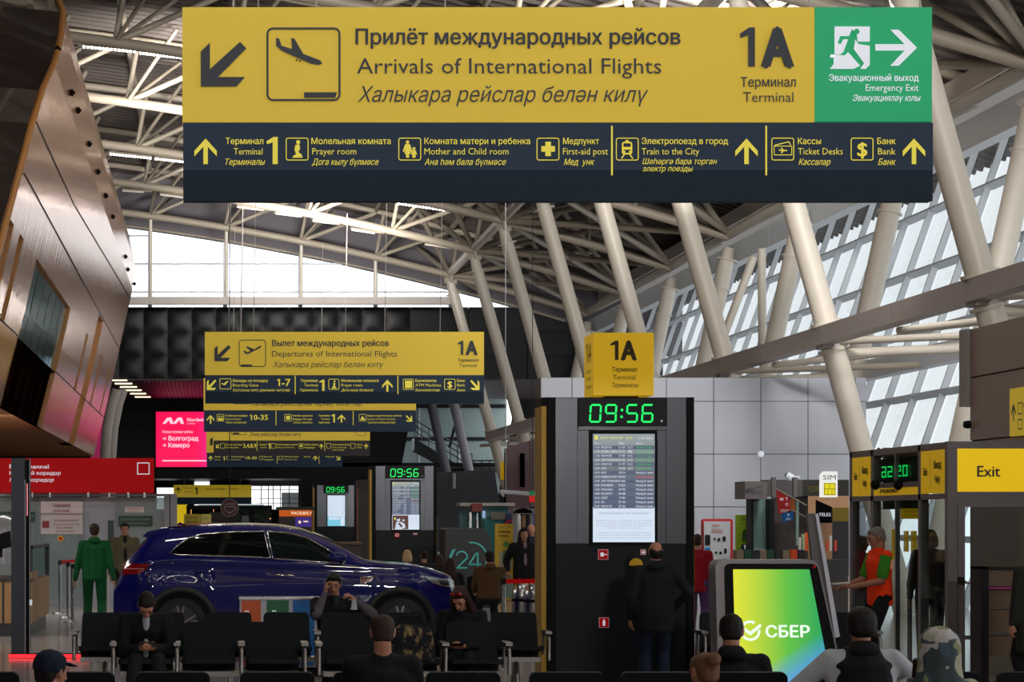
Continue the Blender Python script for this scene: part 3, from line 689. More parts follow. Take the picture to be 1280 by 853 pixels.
f.rect(763, 158, 765.2, 220); f.frame(769, 173, 797.5, 201.5, 1.2, 3)
f.frame(776.5, 178, 789.5, 194, 2, 3); f.rect(777, 184.5, 789, 188); f.rect(781, 176, 785, 179); f.circ(779.7, 190.5, 1.4, 8); f.circ(786.3, 190.5, 1.4, 8); f.line(779.5, 194, 776, 199, 1.6); f.line(786.5, 194, 790, 199, 1.6)
f.text('Электропоезд в город', 801, 909, 181, 7.6, .012); f.text('Train to the City', 801, 873, 194, 8.2); f.text('Шәһәргә бара торган', 802, 894, 206, 7, .006, 1); f.text('электр поезды', 802, 864, 215, 6.6, .006, 1)
f.arrow(918, 174, 946, 206, 'up'); f.rect(955.5, 158, 957.7, 220); f.frame(963, 173, 991.5, 201.5, 1.2, 3)
f.frame(966, 183, 989, 195, 1, 1); f.line(967, 182.5, 985, 178, 1.3); f.line(985, 178, 987, 182.5, 1.2); f.line(973.5, 189, 982.5, 189, 1.6); f.line(978, 189, 975.5, 185.5, 1.5); f.line(978, 189, 975.5, 192.5, 1.5); f.line(973.5, 189, 972.5, 187, 1)
f.text('Кассы', 996, 1025, 181, 7.6, .012); f.text('Ticket Desks', 996, 1052, 194, 8.2); f.text('Кассалар', 997, 1036, 207, 7.6, .006, 1)
f.frame(1062, 173, 1090.5, 201.5, 1.2, 3); f.text('$', 1070, 1083, 196, 17, .03)
f.text('Банк', 1095, 1118, 181, 7.6, .012); f.text('Bank', 1096, 1118, 194, 8.2); f.text('Банк', 1096, 1117, 207, 7.6, .006, 1); f.arrow(1127, 174, 1155, 206, 'up')
f.done('lettering', inky, t)
f = Flat(front(180, .024))
f.poly([(1042, 34), (1086, 34), (1086, 53), (1071, 53), (1070, 45), (1064, 37), (1060, 46), (1049, 46), (1046, 55), (1050, 56), (1053, 50), (1059, 50), (1053, 66), (1049, 69), (1042, 69)])
f.circ(1069, 40, 0.1); f.poly([(1037, 69), (1055, 70), (1059, 66), (1066, 74), (1074, 83), (1066, 87), (1036, 87), (1041, 81), (1041, 73), (1036, 73)]); f.poly([(1068, 50), (1072, 56), (1086, 58), (1086, 82), (1081, 87), (1074, 87), (1079, 80), (1066, 62)])
f.rect(1038, 69, 1042, 72)
f.arrow(1093, 38, 1145, 83, 'right'); f.text('Эвакуационный выход', 1035, 1147, 102, 8, .012); f.text('Emergency Exit', 1081, 1147, 114.5, 8.5); f.text('Эвакуацияләү юлы', 1064, 1148, 127, 7.6, .006, 1); f.done('lettering', white, t)
obj('pictogram', Flat(front(180, .03)).circ(1069.5, 40.5, 3.6).b, signgreen, t)

t = thing('hanging_sign', 'second hanging sign, yellow over navy, departures of international flights', 'sign', P(430, 504, 66), 'hanging direction signs')
board(t, 256, 415, 605, 469, 66, yellow); board(t, 256.5, 469.3, 605, 490.5, 66, navy, 'lower_panel', .12, -.004); board(t, 256.5, 490.5, 605, 504.5, 66, navy2, 'lower_panel')
wires(t, (317, 550, 286), 415, 66, ZB)
f = Flat(front(66, .03)); f.arrow(268, 432, 288.5, 452, 'dl'); f.frame(298.5, 425, 332.5, 459, 1.0, 4)
f.poly([(304, 439), (306.5, 438.5), (309, 441), (313, 439), (307, 434), (309.5, 433.5), (318, 437), (325, 432.5), (327, 433), (325, 435.5), (310, 443), (306.5, 442.5)]); f.rect(301, 456, 315, 458)
f.text('Вылет международных рейсов', 340, 486, 433, 7.4, .028); f.text('Departures of International Flights', 340, 496, 446, 7.2, -.004); f.text('Халыкара рейслар белән китү', 341, 478, 459.5, 7, -.004, 1)
f.one(572, 579, 444, 17.5); f.text('A', 581.5, 597, 444, 17.5, .05); f.text('Терминал', 572, 598, 452.5, 4, .014); f.text('Terminal', 574, 596, 459, 4.2); f.done('lettering', ink, t)
f = Flat(front(66, .04)); f.arrow(258.5, 475, 270.5, 488, 'dl'); f.frame(274.5, 473.5, 289, 487, .7, 1.5); f.poly([(277, 479), (280, 480), (283, 477), (286, 476.5), (281, 482), (277, 480.5)])
f.text('Выходы на посадку', 291, 335, 477.8, 3.4, .014); f.text('Boarding Gates', 291, 323, 483.5, 3.6); f.text('Кузгалыш китү урынына чыгулар', 291, 362, 489.5, 3.2, .004, 1); f.one(346, 350, 483, 9); f.text('-7', 352, 363, 483, 9, .02); f.rect(368.3, 470, 369.4, 493)
f.text('Терминал', 375.5, 397, 477.8, 3.4, .014); f.text('Terminal', 380, 397, 483.5, 3.6); f.text('Терминалы', 374, 397, 489.5, 3.2, .004, 1); f.one(399, 405.5, 489, 14)
f.frame(410.5, 474, 424, 487.5, .7, 1.5); f.circ(418, 477, 1.2, 8); f.poly([(416.5, 479), (419, 479), (418.5, 483), (421, 486), (414, 486), (416.5, 483)])
f.text('Молельная комната', 426.5, 473, 477.8, 3.4, .014); f.text('Prayer room', 426.5, 453, 483.5, 3.6); f.text('Дога кылу бүлмәсе', 426.5, 466, 489.5, 3.2, .004, 1); f.arrow(477.5, 475, 490.5, 490, 'up'); f.rect(496.6, 470, 497.7, 493)
f.frame(503.5, 474, 517, 487.5, .7, 1.5); f.rect(506, 476, 515, 485.5); f.text('Банкоматы', 519, 545, 477.8, 3.4, .014); f.text('ATM Machines', 519, 551, 483.5, 3.6); f.text('Банкоматлар', 519, 549, 489.5, 3.2, .004, 1)
f.frame(555, 474, 569, 487.5, .7, 1.5); f.text('$', 559, 565, 485, 8, .03); f.text('Банк', 571, 581, 477.8, 3.4, .014); f.text('Bank', 571, 581, 483.5, 3.6); f.text('Банк', 571, 581, 489.5, 3.2, .004, 1); f.arrow(587.5, 475.5, 599, 488, 'dr'); f.done('lettering', inky, t)

t = thing('hanging_sign', 'third hanging sign, with numbers 10-35 on its navy band', 'sign', P(388, 540, 49), 'hanging direction signs')
wires(t, (300, 480), 473, 49, ZB); board(t, 254.5, 473, 520, 513, 49, yellow); board(t, 254.8, 513.2, 520, 540, 49, navy, 'lower_panel')
f = Flat(front(49, .03)); f.text('Халыкара рейсларны теркәү, билетлар', 314, 452, 507.5, 5.5, .002, 1); f.frame(290, 480, 315, 505.5, .7, 3); f.rect(284 + 12, 503, 310, 504.5); f.done('lettering', ink, t)
f = Flat(front(49, .04)); f.arrow(258.5, 519, 268, 530, 'up'); f.frame(271, 518, 280, 527, .5, 1); f.circ(274, 521, 1, 6); f.circ(277.5, 521, 1, 6); f.rect(272.5, 523, 279, 526); f.text('Стойки регистрации', 281.5, 309, 521, 2.2, .012); f.text('Check-in Desks', 281.5, 301, 525.3, 2.4); f.text('Теркәү кәнәфиләре', 281.5, 308, 529.5, 2.2, .004, 1)
f.one(312, 315, 525.3, 6.5); f.text('0-35', 317, 335, 525.3, 6.5, .02); f.rect(344.5, 514, 345.3, 532); f.frame(355.5, 518, 364.5, 527, .5, 1); f.rect(357.5, 520, 362.5, 525); f.text('Камера хранения', 366, 390.5, 521, 2.2, .012); f.text('Baggage Storage', 366, 390, 525.3, 2.4); f.text('Саклау камерасы', 366, 390, 529.5, 2.2, .004, 1)
f.text('Терминал', 398, 412, 521, 2.2, .012); f.text('Terminal', 401, 412, 525.3, 2.4); f.text('Терминалы', 397.5, 412, 529.5, 2.2, .004, 1); f.one(414, 418.5, 528.5, 10.5); f.arrow(422, 518.5, 431.5, 528.5, 'up'); f.rect(441, 514, 441.8, 532)
f.frame(448.5, 518, 457.5, 527, .5, 1); f.poly([(450, 525.5), (453, 520), (456.5, 525.5)]); f.text('Выдача туристических путевок', 459, 502, 521, 2.2, .012); f.text('Issuance of Tourist Vouchers', 459, 494, 525.3, 2.4); f.text('Туристик юлламалар бирү', 459, 494, 529.5, 2.2, .004, 1); f.arrow(507, 519.5, 515, 527.5, 'dr'); f.done('lettering', inky, t)

t = thing('hanging_sign', 'fourth hanging sign, with numbers 3,4,8,9 on its brownish band', 'sign', P(360, 575, 34), 'hanging direction signs')
nb = mat('sign_brownish_navy', (48, 44, 52), .6)
wires(t, (300, 430), 528, 34, ZB); board(t, 258, 528, 462.5, 551, 34, yellow); board(t, 258, 551, 267, 566, 34, yellow); board(t, 267, 551, 462.5, 570, 34, nb, 'lower_panel')
f = Flat(front(34, .05)); f.text('Эчке рейслар белән китү', 312, 376, 545.5, 4.6, .004, 1); f.frame(289, 528, 308, 544, .6, 2); f.rect(291, 541, 299, 543.2); f.frame(444, 530, 458, 545, .5, 4); f.poly([(262.5, 550), (264.5, 547.5), (266, 547.5), (266, 557), (262.5, 557)]); f.done('lettering', ink, t)
f = Flat(front(34, .06)); f.arrow(270, 555.5, 274.5, 560.5, 'dl'); f.frame(275.5, 554.5, 281, 561, .4, .5); f.text('Выходы на посадку', 282, 303, 557, 1.8, .01); f.text('Boarding Gates', 282, 298, 560.5, 1.8); f.text('3,4,8,9', 304, 320.5, 560, 5, .015); f.rect(321, 552, 321.6, 564)
f.text('Терминал', 323.5, 333, 557, 1.8, .01); f.text('Terminal', 325, 333, 560.5, 1.8); f.one(334.5, 338, 561.5, 7); f.frame(339, 554.5, 344.5, 561, .4, .5); f.text('Комната матери и ребенка', 345.5, 372, 557, 1.8, .01); f.text('Mother and Child room', 345.5, 368, 560.5, 1.8)
f.frame(373.5, 554.5, 379, 561, .4, .5); f.rect(375, 556, 377.5, 559); f.text('Камера хранения', 380.5, 398, 557, 1.8, .01); f.text('Baggage', 380.5, 394, 560.5, 1.8); f.arrow(399, 555, 404, 561.5, 'up'); f.rect(405.5, 552, 406.1, 564)
f.frame(408, 554.5, 413.5, 561, .4, .5); f.text('Электропоезд', 415, 437, 557, 1.8, .01); f.text('Train to the City', 415, 433, 560.5, 1.8); f.text('электр поезды', 415, 430, 563.5, 1.6); f.frame(438, 554.5, 444, 561, .4, .5); f.text('Кассы', 446, 453, 557, 1.8, .01); f.text('Ticket', 446, 452, 560.5, 1.8); f.arrow(455, 555, 460, 561.5, 'up'); f.done('lettering', inky, t)
t = thing('hanging_sign', 'fifth and farthest hanging sign, only its navy band showing', 'sign', P(345, 584, 30.6), 'hanging direction signs')
wires(t, (290, 400), 551, 30.6, ZB); board(t, 258.5, 551, 428, 565, 30.6, yellow); board(t, 258.5, 565, 428, 584, 30.6, navy, 'lower_panel')
f = Flat(front(30.6, .06)); f.arrow(260.5, 570, 266, 576, 'up'); f.text('Терминал', 268, 276, 572, 1.5, .01); f.text('Terminal', 268, 275, 575.5, 1.5); f.one(278.5, 281, 576, 5); f.frame(283, 570.5, 287.5, 575, .4, .3); f.text('Стойки регистрации', 289, 305, 572, 1.5, .01); f.text('Check-in', 289, 301, 575.5, 1.5); f.text('10-30', 307, 321, 574.5, 3.6, .012)
f.frame(324, 570.5, 328.5, 575, .4, .3); f.text('Багаж', 330, 340, 572, 1.5, .01); f.text('Baggage', 330, 342, 575.5, 1.5); f.rect(346, 568, 346.5, 580); f.frame(348, 570.5, 353, 575, .4, .3); f.text('Электропоезд', 354.5, 373, 572, 1.5, .01); f.text('Train to the City', 354.5, 371, 575.5, 1.5); f.text('Кассы', 380, 388, 572, 1.5, .01); f.arrow(391, 570, 397, 576, 'up'); f.rect(398.5, 568, 399, 580); f.text('Касса', 407, 418, 572, 1.5, .01); f.arrow(420, 570.5, 425, 575.5, 'dr'); f.done('lettering', inky, t)
t = thing('hanging_sign', 'yellow sign low over the far concourse, behind the coffee sign', 'sign', P(266, 631, 24), 'hanging direction signs')
wires(t, (230, 300), 606.5, 24, lambda x: EYE + 2.6); board(t, 217, 606.5, 314.5, 622, 24, yellow); board(t, 217, 622, 314.5, 631, 24, navy2, 'lower_panel')
f = Flat(front(24, .06)); f.arrow(219.5, 609, 226, 617, 'up'); f.text('Терминал', 228, 241, 611, 1.8); f.text('Terminal', 231, 241, 616, 1.8); f.one(243, 247, 618.5, 9); f.text('Выдача багажа', 257, 280, 612.5, 1.8); f.text('10-35', 272, 282, 612.5, 2); f.text('Стойки', 286, 298, 612.5, 2); f.done('lettering', ink, t)

# pink airline screen
t = thing('pink_screen', 'glowing pink advertising screen with white lettering on the far black wall', 'screen', P2(265, 584, 117.8))
obj('housing', B().box(P2(194, 585, 118), P2(344, 514, 117.6)), black, t)
pk = mat('pink_picture', (255, 0, 82), emit=1.0, noise=0)
nn = pk.node_tree; tcx = nn.nodes.new('ShaderNodeTexCoord'); sx = nn.nodes.new('ShaderNodeSeparateXYZ'); rp = nn.nodes.new('ShaderNodeValToRGB'); ns_ = nn.nodes.new('ShaderNodeTexNoise'); ns_.inputs['Scale'].default_value = .8
mr = nn.nodes.new('ShaderNodeMapRange'); mr.inputs['From Min'].default_value = -2.8; mr.inputs['From Max'].default_value = 3
nn.links.new(tcx.outputs['Object'], sx.inputs[0]); nn.links.new(sx.outputs['X'], mr.inputs['Value']); nn.links.new(mr.outputs['Result'], rp.inputs['Fac']); nn.links.new(rp.outputs['Color'], nn.nodes['Principled BSDF'].inputs['Emission Color'])
rp.color_ramp.elements[0].color = (1, 0, .09, 1); rp.color_ramp.elements[0].position = .35
rp.color_ramp.elements[1].color = (.75, .02, .35, 1); rp.color_ramp.elements[1].position = .55
e = rp.color_ramp.elements.new(.8); e.color = (.3, .45, .6, 1)
obj('picture', B().box(P2(195, 584, 117.6), P2(343, 515, 117.55)), pk, t)
f = Flat(lambda x, y: P2(x, y, 117.5))
for q in (203, 216): f.poly([(q, 530), (q + 6, 522.5), (q + 11, 522), (q + 14, 530), (q + 10, 530), (q + 8, 525.5), (q + 4, 530)])
f.text('Nordwind', 234, 259, 527, 4.5, .02); f.text('airlines', 234, 244, 530.5, 1.8); f.text('Новые прямые рейсы', 203, 241, 541.5, 3, .01); f.text('Волгоград', 210.5, 248, 551, 5.5, .025); f.text('Кемеро', 210.5, 237, 559.5, 5.5, .025)
for q in (548.5, 557): f.line(203, q, 208, q, .8); f.line(206, q - 2, 206, q + 2, .8)
f.rect(203, 575.5, 258, 577); f.done('lettering', mat('lit_white_letters', (255, 215, 232), emit=1, noise=0), t)

# ---- linear lamps under the roof
lamp_dim = mat('lamp_dim', (205, 195, 185), .4)
def linlamp(px0, py0, px1, py1, sv, lit, label):
    a, c = P(px0, py0, sv), P(px1, py1, sv); t = thing('linear_lamp', label, 'lamp', (a + c) / 2, 'linear lamps under the roof trusses')
    obj('housing', B().tube([a + V((0, 0, .05)), c + V((0, 0, .05))], .06, 4), truss_m, t)
    n = 14 if lit else 1
    for i in range(n):
        u0, u1 = i / n + .008, (i + .72) / n; p, q = a.lerp(c, u0), a.lerp(c, u1)
        bb = B(); h = V((0, 0, .045)); e = V((0, -.03, 0)); bb.hexa([p - h + e, q - h + e, q + h + e, p + h + e, p - h - e, q - h - e, q + h - e, p + h - e]); obj('light', bb, led if lit else lamp_dim, t)
    for p in (a, c): obj('hanger', B().tube([p, V((p.x, p.y, ZB(p.x)))], .012, 4), truss_m, t)
for i, (a, lb) in enumerate((((103, 57.5, 171, 64, 47.0, 1), 'lit linear lamp nearest the timber building, upper row'), ((174, 65.5, 232, 72, 47.0, 1), 'lit linear lamp, upper row, touching the big sign edge'),
                            ((137, 192, 190, 197.5, 36.6, 1), 'lit linear lamp beside the timber building, middle row'), ((193, 198, 240, 203, 36.6, 1), 'lit linear lamp, middle row, running behind the big sign'), ((497, 254, 557, 262.5, 36.6, 1), 'lit linear lamp just under the big sign'), ((560, 262.5, 614, 275, 36.6, 1), 'lit linear lamp next to the second far column head'),
                            ((153, 238, 190, 240.5, 32.6, 0), 'unlit linear lamp beside the timber building, lowest row'), ((200, 243, 244, 248.5, 32.6, 0), 'unlit linear lamp, lowest row, behind the sign edge'), ((296, 258.5, 342, 264, 32.6, 0), 'unlit linear lamp left under the big sign'), ((344, 266.5, 390, 272, 32.6, 0), 'unlit linear lamp, second under the big sign'),
                            ((391, 276, 437, 281.5, 32.6, 0), 'unlit linear lamp, third under the big sign'), ((439, 287, 480, 293, 32.6, 0), 'unlit linear lamp, fourth under the big sign'), ((531, 305, 576, 312, 32.6, 0), 'unlit linear lamp by the far column head'))):
    linlamp(*a, lb)
# ------------------------------------------------------------------ information pillars
kios = mat('pillar_steel', (84, 86, 92), .3, metal=.85, noise=.2, nscale=1.2)
kdark = mat('pillar_dark_panel', (12, 18, 23), .45, noise=.15, nscale=1, spec=.2)
gold = mat('gold_side_panel', (190, 148, 30), .5, noise=.04)
cubey = mat('cube_yellow', (208, 166, 22), .5, noise=.03, glow=.45)  # added glow lifts the cube's yellow
red = mat('sign_red', (160, 8, 12), .6, noise=.02, glow=.3, spec=.1)  # added glow lifts the red, these signs and belts are no lamps
SEG = {'0': 'abcdef', '1': 'bc', '2': 'abged', '3': 'abgcd', '4': 'fgbc', '5': 'afgcd', '6': 'afgedc', '7': 'abc', '8': 'abcdefg', '9': 'abcdfg'}
def digits(f, txt, x0, x1, y0, y1, slant=.06, mirror=False, w=None):
    H = y1 - y0; w = w or H * .11; dw = (x1 - x0) / (len(txt.replace(':', '')) + .38)
    x = x0
    def pt(a, c): X = a + (y1 - c) * slant; return (x1 + x0 - X if mirror else X, c)
    def ln(ax, ay, bx, by): p, q = pt(ax, ay), pt(bx, by); f.line(p[0], p[1], q[0], q[1], w)
    for ch in txt:
        if ch == ':':
            for q in (.3, .7): p = pt(x + dw * .12, y0 + H * q); f.circ(p[0], p[1], w * .75, 8)
            x += dw * .38; continue
        a, c = x + dw * .08, x + dw * .74; m = (y0 + y1) / 2; g = w * .35
        S = {'a': (a + g, y0, c - g, y0), 'g': (a + g, m, c - g, m), 'd': (a + g, y1, c - g, y1), 'f': (a, y0 + g, a, m - g), 'b': (c, y0 + g, c, m - g), 'e': (a, m + g, a, y1 - g), 'c': (c, m + g, c, y1 - g)}
        for sname in SEG[ch]: ln(*S[sname])
        x += dw
scr = mat('timetable_screen', (112, 122, 140), emit=1.0, noise=0)
nn = scr.node_tree; tcx = nn.nodes.new('ShaderNodeTexCoord'); sx = nn.nodes.new('ShaderNodeSeparateXYZ'); mr = nn.nodes.new('ShaderNodeMapRange'); rp = nn.nodes.new('ShaderNodeValToRGB')
mr.inputs['From Min'].default_value = 1.3; mr.inputs['From Max'].default_value = 2.7
nn.links.new(tcx.outputs['Object'], sx.inputs[0]); nn.links.new(sx.outputs['Z'], mr.inputs['Value']); nn.links.new(mr.outputs['Result'], rp.inputs['Fac']); nn.links.new(rp.outputs['Color'], nn.nodes['Principled BSDF'].inputs['Emission Color'])
rp.color_ramp.elements[0].color = (.07, .10, .20, 1); rp.color_ramp.elements[0].position = .35; rp.color_ramp.elements[1].color = (.32, .36, .37, 1); rp.color_ramp.elements[1].position = 1
e_ = rp.color_ramp.elements.new(.7); e_.color = (.13, .16, .19, 1)
scw = mat('screen_white', (212, 225, 240), emit=1, noise=0); sct = mat('screen_text', (230, 235, 245), emit=1, noise=0); scg = mat('screen_green_text', (60, 200, 90), emit=1, noise=0); scr_r = mat('screen_red_text', (225, 40, 70), emit=1, noise=0)
scy = mat('screen_yellow_text', (225, 220, 90), emit=1, noise=0); sck = mat('screen_grey_text', (150, 160, 185), emit=1, noise=0)
ROWS = [('11:20', 'MOSCOW SVO', 'SU 1269', '12,13', 0), ('11:30', 'ISTANBUL SABIHA', 'PC 313', '5', 0), ('11:45', 'MOSCOW DME', 'S7 1060', '14,15', 0), ('12:05', 'SAINT PETERSBURG', 'N4 206', '18,19', 0), ('12:10', 'MOSCOW SVO', 'SU 1197', '12,13', 0),
        ('12:40', 'SOCHI', 'N4 588', '20,21', 0), ('12:55', 'KIROV', 'WZ 214', '', 1), ('13:10', 'MINERALNYE VODY', 'N4 291', '', 2), ('13:40', 'SAINT PETERSBURG', 'FV 6306', '', 1), ('14:05', 'NOVOSIBIRSK', 'S7 5026', '', 1), ('14:20', 'MAKHACHKALA', 'N4 781', '', 1), ('14:45', 'MOSCOW SVO', 'N4 88', '', 1), ('15:10', 'SURGUT', 'Y7 864', '', 1), ('15:15', 'UFA', 'DP 130', '', 1), ('15:30', 'MOSCOW VKO', 'DP 360', '', 1)]
def kiosk(px0, sv, label, kind):
    Y = F / sv; X0 = (px0 - VX) / sv
    def K(px, py, dy=0): return V((X0 + (px - 677) / 120, Y + dy, EYE + (650 - py) / 120))
    t = thing('information_pillar', label, 'information pillar', (X0 + .8, Y + .25, 0), 'information pillars with clocks')
    def bx(name, x0, y0, x1, y1, m, d0, d1, par=t): return obj(name, B().box(K(x0, y1, d0), K(x1, y0, d1)), m, par)
    bx('body', 683, 497, 858, 863, kdark, .02, .5); 
    bx('side_panel', 677, 508, 683, 861, gold, 0, .52); bx('side_trim', 677.2, 497, 683.2, 508, black, 0, .5)
    bx('edge_post', 684, 497, 694, 863, black, -.03, .1); bx('edge_post', 858, 497, 867, 863, black, -.03, .5)
    obj('side_line', B().box(K(867, 861, .02), K(868.5, 640, .45)), gold, t)
    for (x0, x1) in ((694.5, 721.5), (832.5, 857.5)): bx('steel_panel', x0, 498, x1, 680, kios, -.01, .05)
    bx('steel_panel', 722, 534, 736, 680, kios, -.008, .05); bx('steel_panel', 821, 534, 832, 680, kios, -.008, .05)
    bx('ledge', 722, 533.5, 832, 538, kios, -.05, 0)
    bx('lower_panel', 694.5, 681, 857.5, 862, kdark, -.01, .05)
    ck = bx('clock', 722, 499, 832, 533, dark, -.09, .02)
    f = Flat(lambda x, y: K(x, y, -.095)); digits(f, '09:56', 734, 818, 507, 528, .06); f.done('clock_digits', ledg, ck)
    f = Flat(lambda x, y: K(x, y, -.095)); f.circ(825, 527, 1.6); f.done('sensor', greyp, ck)
    sb = bx('screen_bezel', 736.5, 540, 820.5, 681, black, -.06, .02)
    split = 634 if kind == 0 else 636
    bx('timetable', 740, 543, 817, split, scr if kind < 2 else scw, -.066, -.06, sb)
    bx('notice', 740, split, 817, 678, scw if kind < 2 else mat('screen_cyan', (120, 200, 222), emit=1, noise=0), -.066, -.06, sb)
    if kind < 2:
        f = Flat(lambda x, y: K(x, y, -.072)); g = Flat(lambda x, y: K(x, y, -.072)); r = Flat(lambda x, y: K(x, y, -.072))
        for i, (a, c, d, e, stt) in enumerate(ROWS):
            y = 561 + i * 5.25
            f.text(a, 742, 748, y, 2.6); f.text(c, 750, 750 + len(c) * 1.35, y, 2.6); f.text(d, 772, 780, y, 2.6)
            if e: f.text(e, 783, 789, y, 2.6)
            if stt == 0: g.text('Check-in is open', 794, 813, y, 2.6)
            elif stt == 2: r.text('Departure delayed', 793, 815, y, 2.6)
            else: f.text('Waiting for details', 793, 815, y, 2.6)
        f.text('11.05.2024', 796, 814, 549.5, 2.6); f.text('Time', 742, 747, 555.5, 2.2); f.text('Flight', 772, 779, 555.5, 2.2); f.text('Status', 794, 802, 555.5, 2.2)
        f.done('timetable_text', sct, sb); g.done('timetable_text', scg, sb); r.done('timetable_text', scr_r, sb)
        f = Flat(lambda x, y: K(x, y, -.072)); f.rect(742, 545, 746, 550); f.text('ВЫЛЕТ DEPARTURE', 749, 777, 549.5, 3); f.text('09:56', 781, 789, 549.5, 3); f.done('timetable_heading', scy, sb)
        st_ = Flat(lambda x, y: K(x, y, -.069))
        for i in range(0, 15, 2): st_.rect(740.5, 557.6 + i * 5.25, 816.5, 562.3 + i * 5.25)
        st_.done('timetable_stripe', mat('screen_stripe', (88, 98, 120), emit=.9, noise=0), sb)
    f = Flat(lambda x, y: K(x, y, -.072))
    if kind == 0:
        f.text('Уважаемые пассажиры!', 747, 810, 643, 3); 
        for i, y in enumerate((652, 655, 658, 661)): f.text('Просим обратить внимание на объявления'[: 38 - (i == 3) * 16], 744 + (i == 3) * 12, 813 - (i == 3) * 12, y, 1.6)
        for i, y in enumerate((667, 670, 673)): f.text('и заранее проходить регистрацию на рейс', 744, 813, y, 1.6)
        f.done('notice_text', sck, sb)
    elif kind == 1:
        f.rect(741, 638, 786, 677); pic = f.done('advert_picture', mat('advert_brown', (98, 66, 60), emit=.8, noise=.6, nscale=12), sb)
        f = Flat(lambda x, y: K(x, y, -.076)); f.circ(758, 650, 5); f.poly([(748, 677), (752, 656), (766, 656), (776, 662), (778, 672), (766, 677)]); f.circ(772, 652, 3); f.done('advert_figure', mat('advert_white', (215, 222, 235), emit=.9, noise=.1), sb)
        f = Flat(lambda x, y: K(x, y, -.076)); f.circ(748, 647, 3, 12); f.done('advert_mark', scy, sb)
        f = Flat(lambda x, y: K(x, y, -.079)); f.circ(757, 646, 3); f.poly([(756, 660), (762, 659), (770, 669), (766, 672)]); f.done('advert_detail', mat('advert_dark', (60, 52, 70), emit=.6, noise=0), sb)
        f = Flat(lambda x, y: K(x, y, -.072))
        for y in (643, 648, 653, 660): f.text('Приглашаем на работу', 790, 813, y, 1.5)
        f.done('notice_text', sck, sb)
    else:
        f = Flat(lambda x, y: K(x, y, -.072)); f.rect(797, 637, 815, 676); f.rect(745, 639, 793, 650); f.done('advert_block', scw, sb)
        f = Flat(lambda x, y: K(x, y, -.074))
        for i in range(16): f.text('SAINT PETERSBURG   N4 206   Check-in', 743, 790 - (i * 7 % 15), 550 + i * 5.3, 1.5); f.text('Waiting', 797, 812, 550 + i * 5.3, 1.8)
        f.done('timetable_text', sck, sb)
    if kind == 0:
        f = Flat(lambda x, y: K(x, y, -.022)); f.rect(747, 687, 760, 700); f.rect(800, 687, 807, 694); f.rect(748, 772, 761, 785); f.done('notice_plate', mat('plate_pink', (225, 170, 180), .5), t)
        f = Flat(lambda x, y: K(x, y, -.026)); f.rect(748, 688, 759, 699); f.rect(749, 773, 760, 784); f.done('fire_sign', red, t)
        f = Flat(lambda x, y: K(x, y, -.03)); f.rect(750, 691, 754, 696); f.line(754, 693.5, 758, 693.5, 1.2); f.rect(753, 776, 756, 782.5); f.rect(753.8, 774.5, 755.2, 776); f.rect(801.5, 690, 806, 691.5); f.done('fire_pictogram', white, t)
        f = Flat(lambda x, y: K(x, y, -.028)); f.poly([(786 + 8.5 + 8.5 * math.cos(R(-a)), 706 + 8 * math.sin(R(-a))) for a in range(-10, 191, 20)]); f.done('yellow_sticker', mat('sticker_yellow', (225, 175, 20), .5), t)
    elif kind == 1:
        f = Flat(lambda x, y: K(x, y, -.03)); f.rect(748, 687, 761, 700); f.done('fire_sign', red, t); f = Flat(lambda x, y: K(x, y, -.03)); f.rect(800, 687, 812, 693); f.done('notice_plate', mat('plate_pink', (225, 170, 180), .5), t)
        f = Flat(lambda x, y: K(x, y, -.034)); f.frame(750, 690, 759, 697, 1.2); f.done('fire_pictogram', white, t)
    return K
K1 = kiosk(677, 120, 'tall dark information pillar, the nearest, with green clock and timetable screen', 0)
kiosk(462, 53, 'smaller looking information pillar with green clock behind the blue car bonnet', 1)
kiosk(391.5, 34, 'farthest information pillar, its pale timetable above the car windscreen', 2)
t = thing('terminal_cube', 'yellow box sign reading 1A on top of the nearest information pillar', 'sign', K1(774, 497, .1))
obj('box', B().box(K1(740, 495, -.1), K1(815, 417, .52)), cubey, t); obj('foot', B().box(K1(758, 498, .1), K1(800, 495, .4)), black, t)
f = Flat(lambda x, y: K1(x, y, -.106)); f.one(761, 771, 451, 24); f.text('A', 773.5, 794, 451, 24, .05); f.text('Терминал', 763, 794, 465.5, 5.5, .014); f.text('Terminal', 764, 792, 475.5, 6); f.text('Терминалы', 762, 795, 485, 5.2, .004, 1); f.done('lettering', mat('brown_ink', (60, 44, 14), .6), t)
f = Flat(lambda u, v: K1(740, 417 + v, .48 - u) + V((-.006, 0, 0)), -1); f.one(.12, .22, 35, 25); f.text('A', .25, .46, 35, 25, .002); f.text('Терминал', .1, .46, 49, 5.5); f.text('Terminal', .12, .44, 58, 6); f.text('Терминалы', .1, .46, 68, 5.2); f.done('lettering', mat('brown_ink', (60, 44, 14), .6), t)

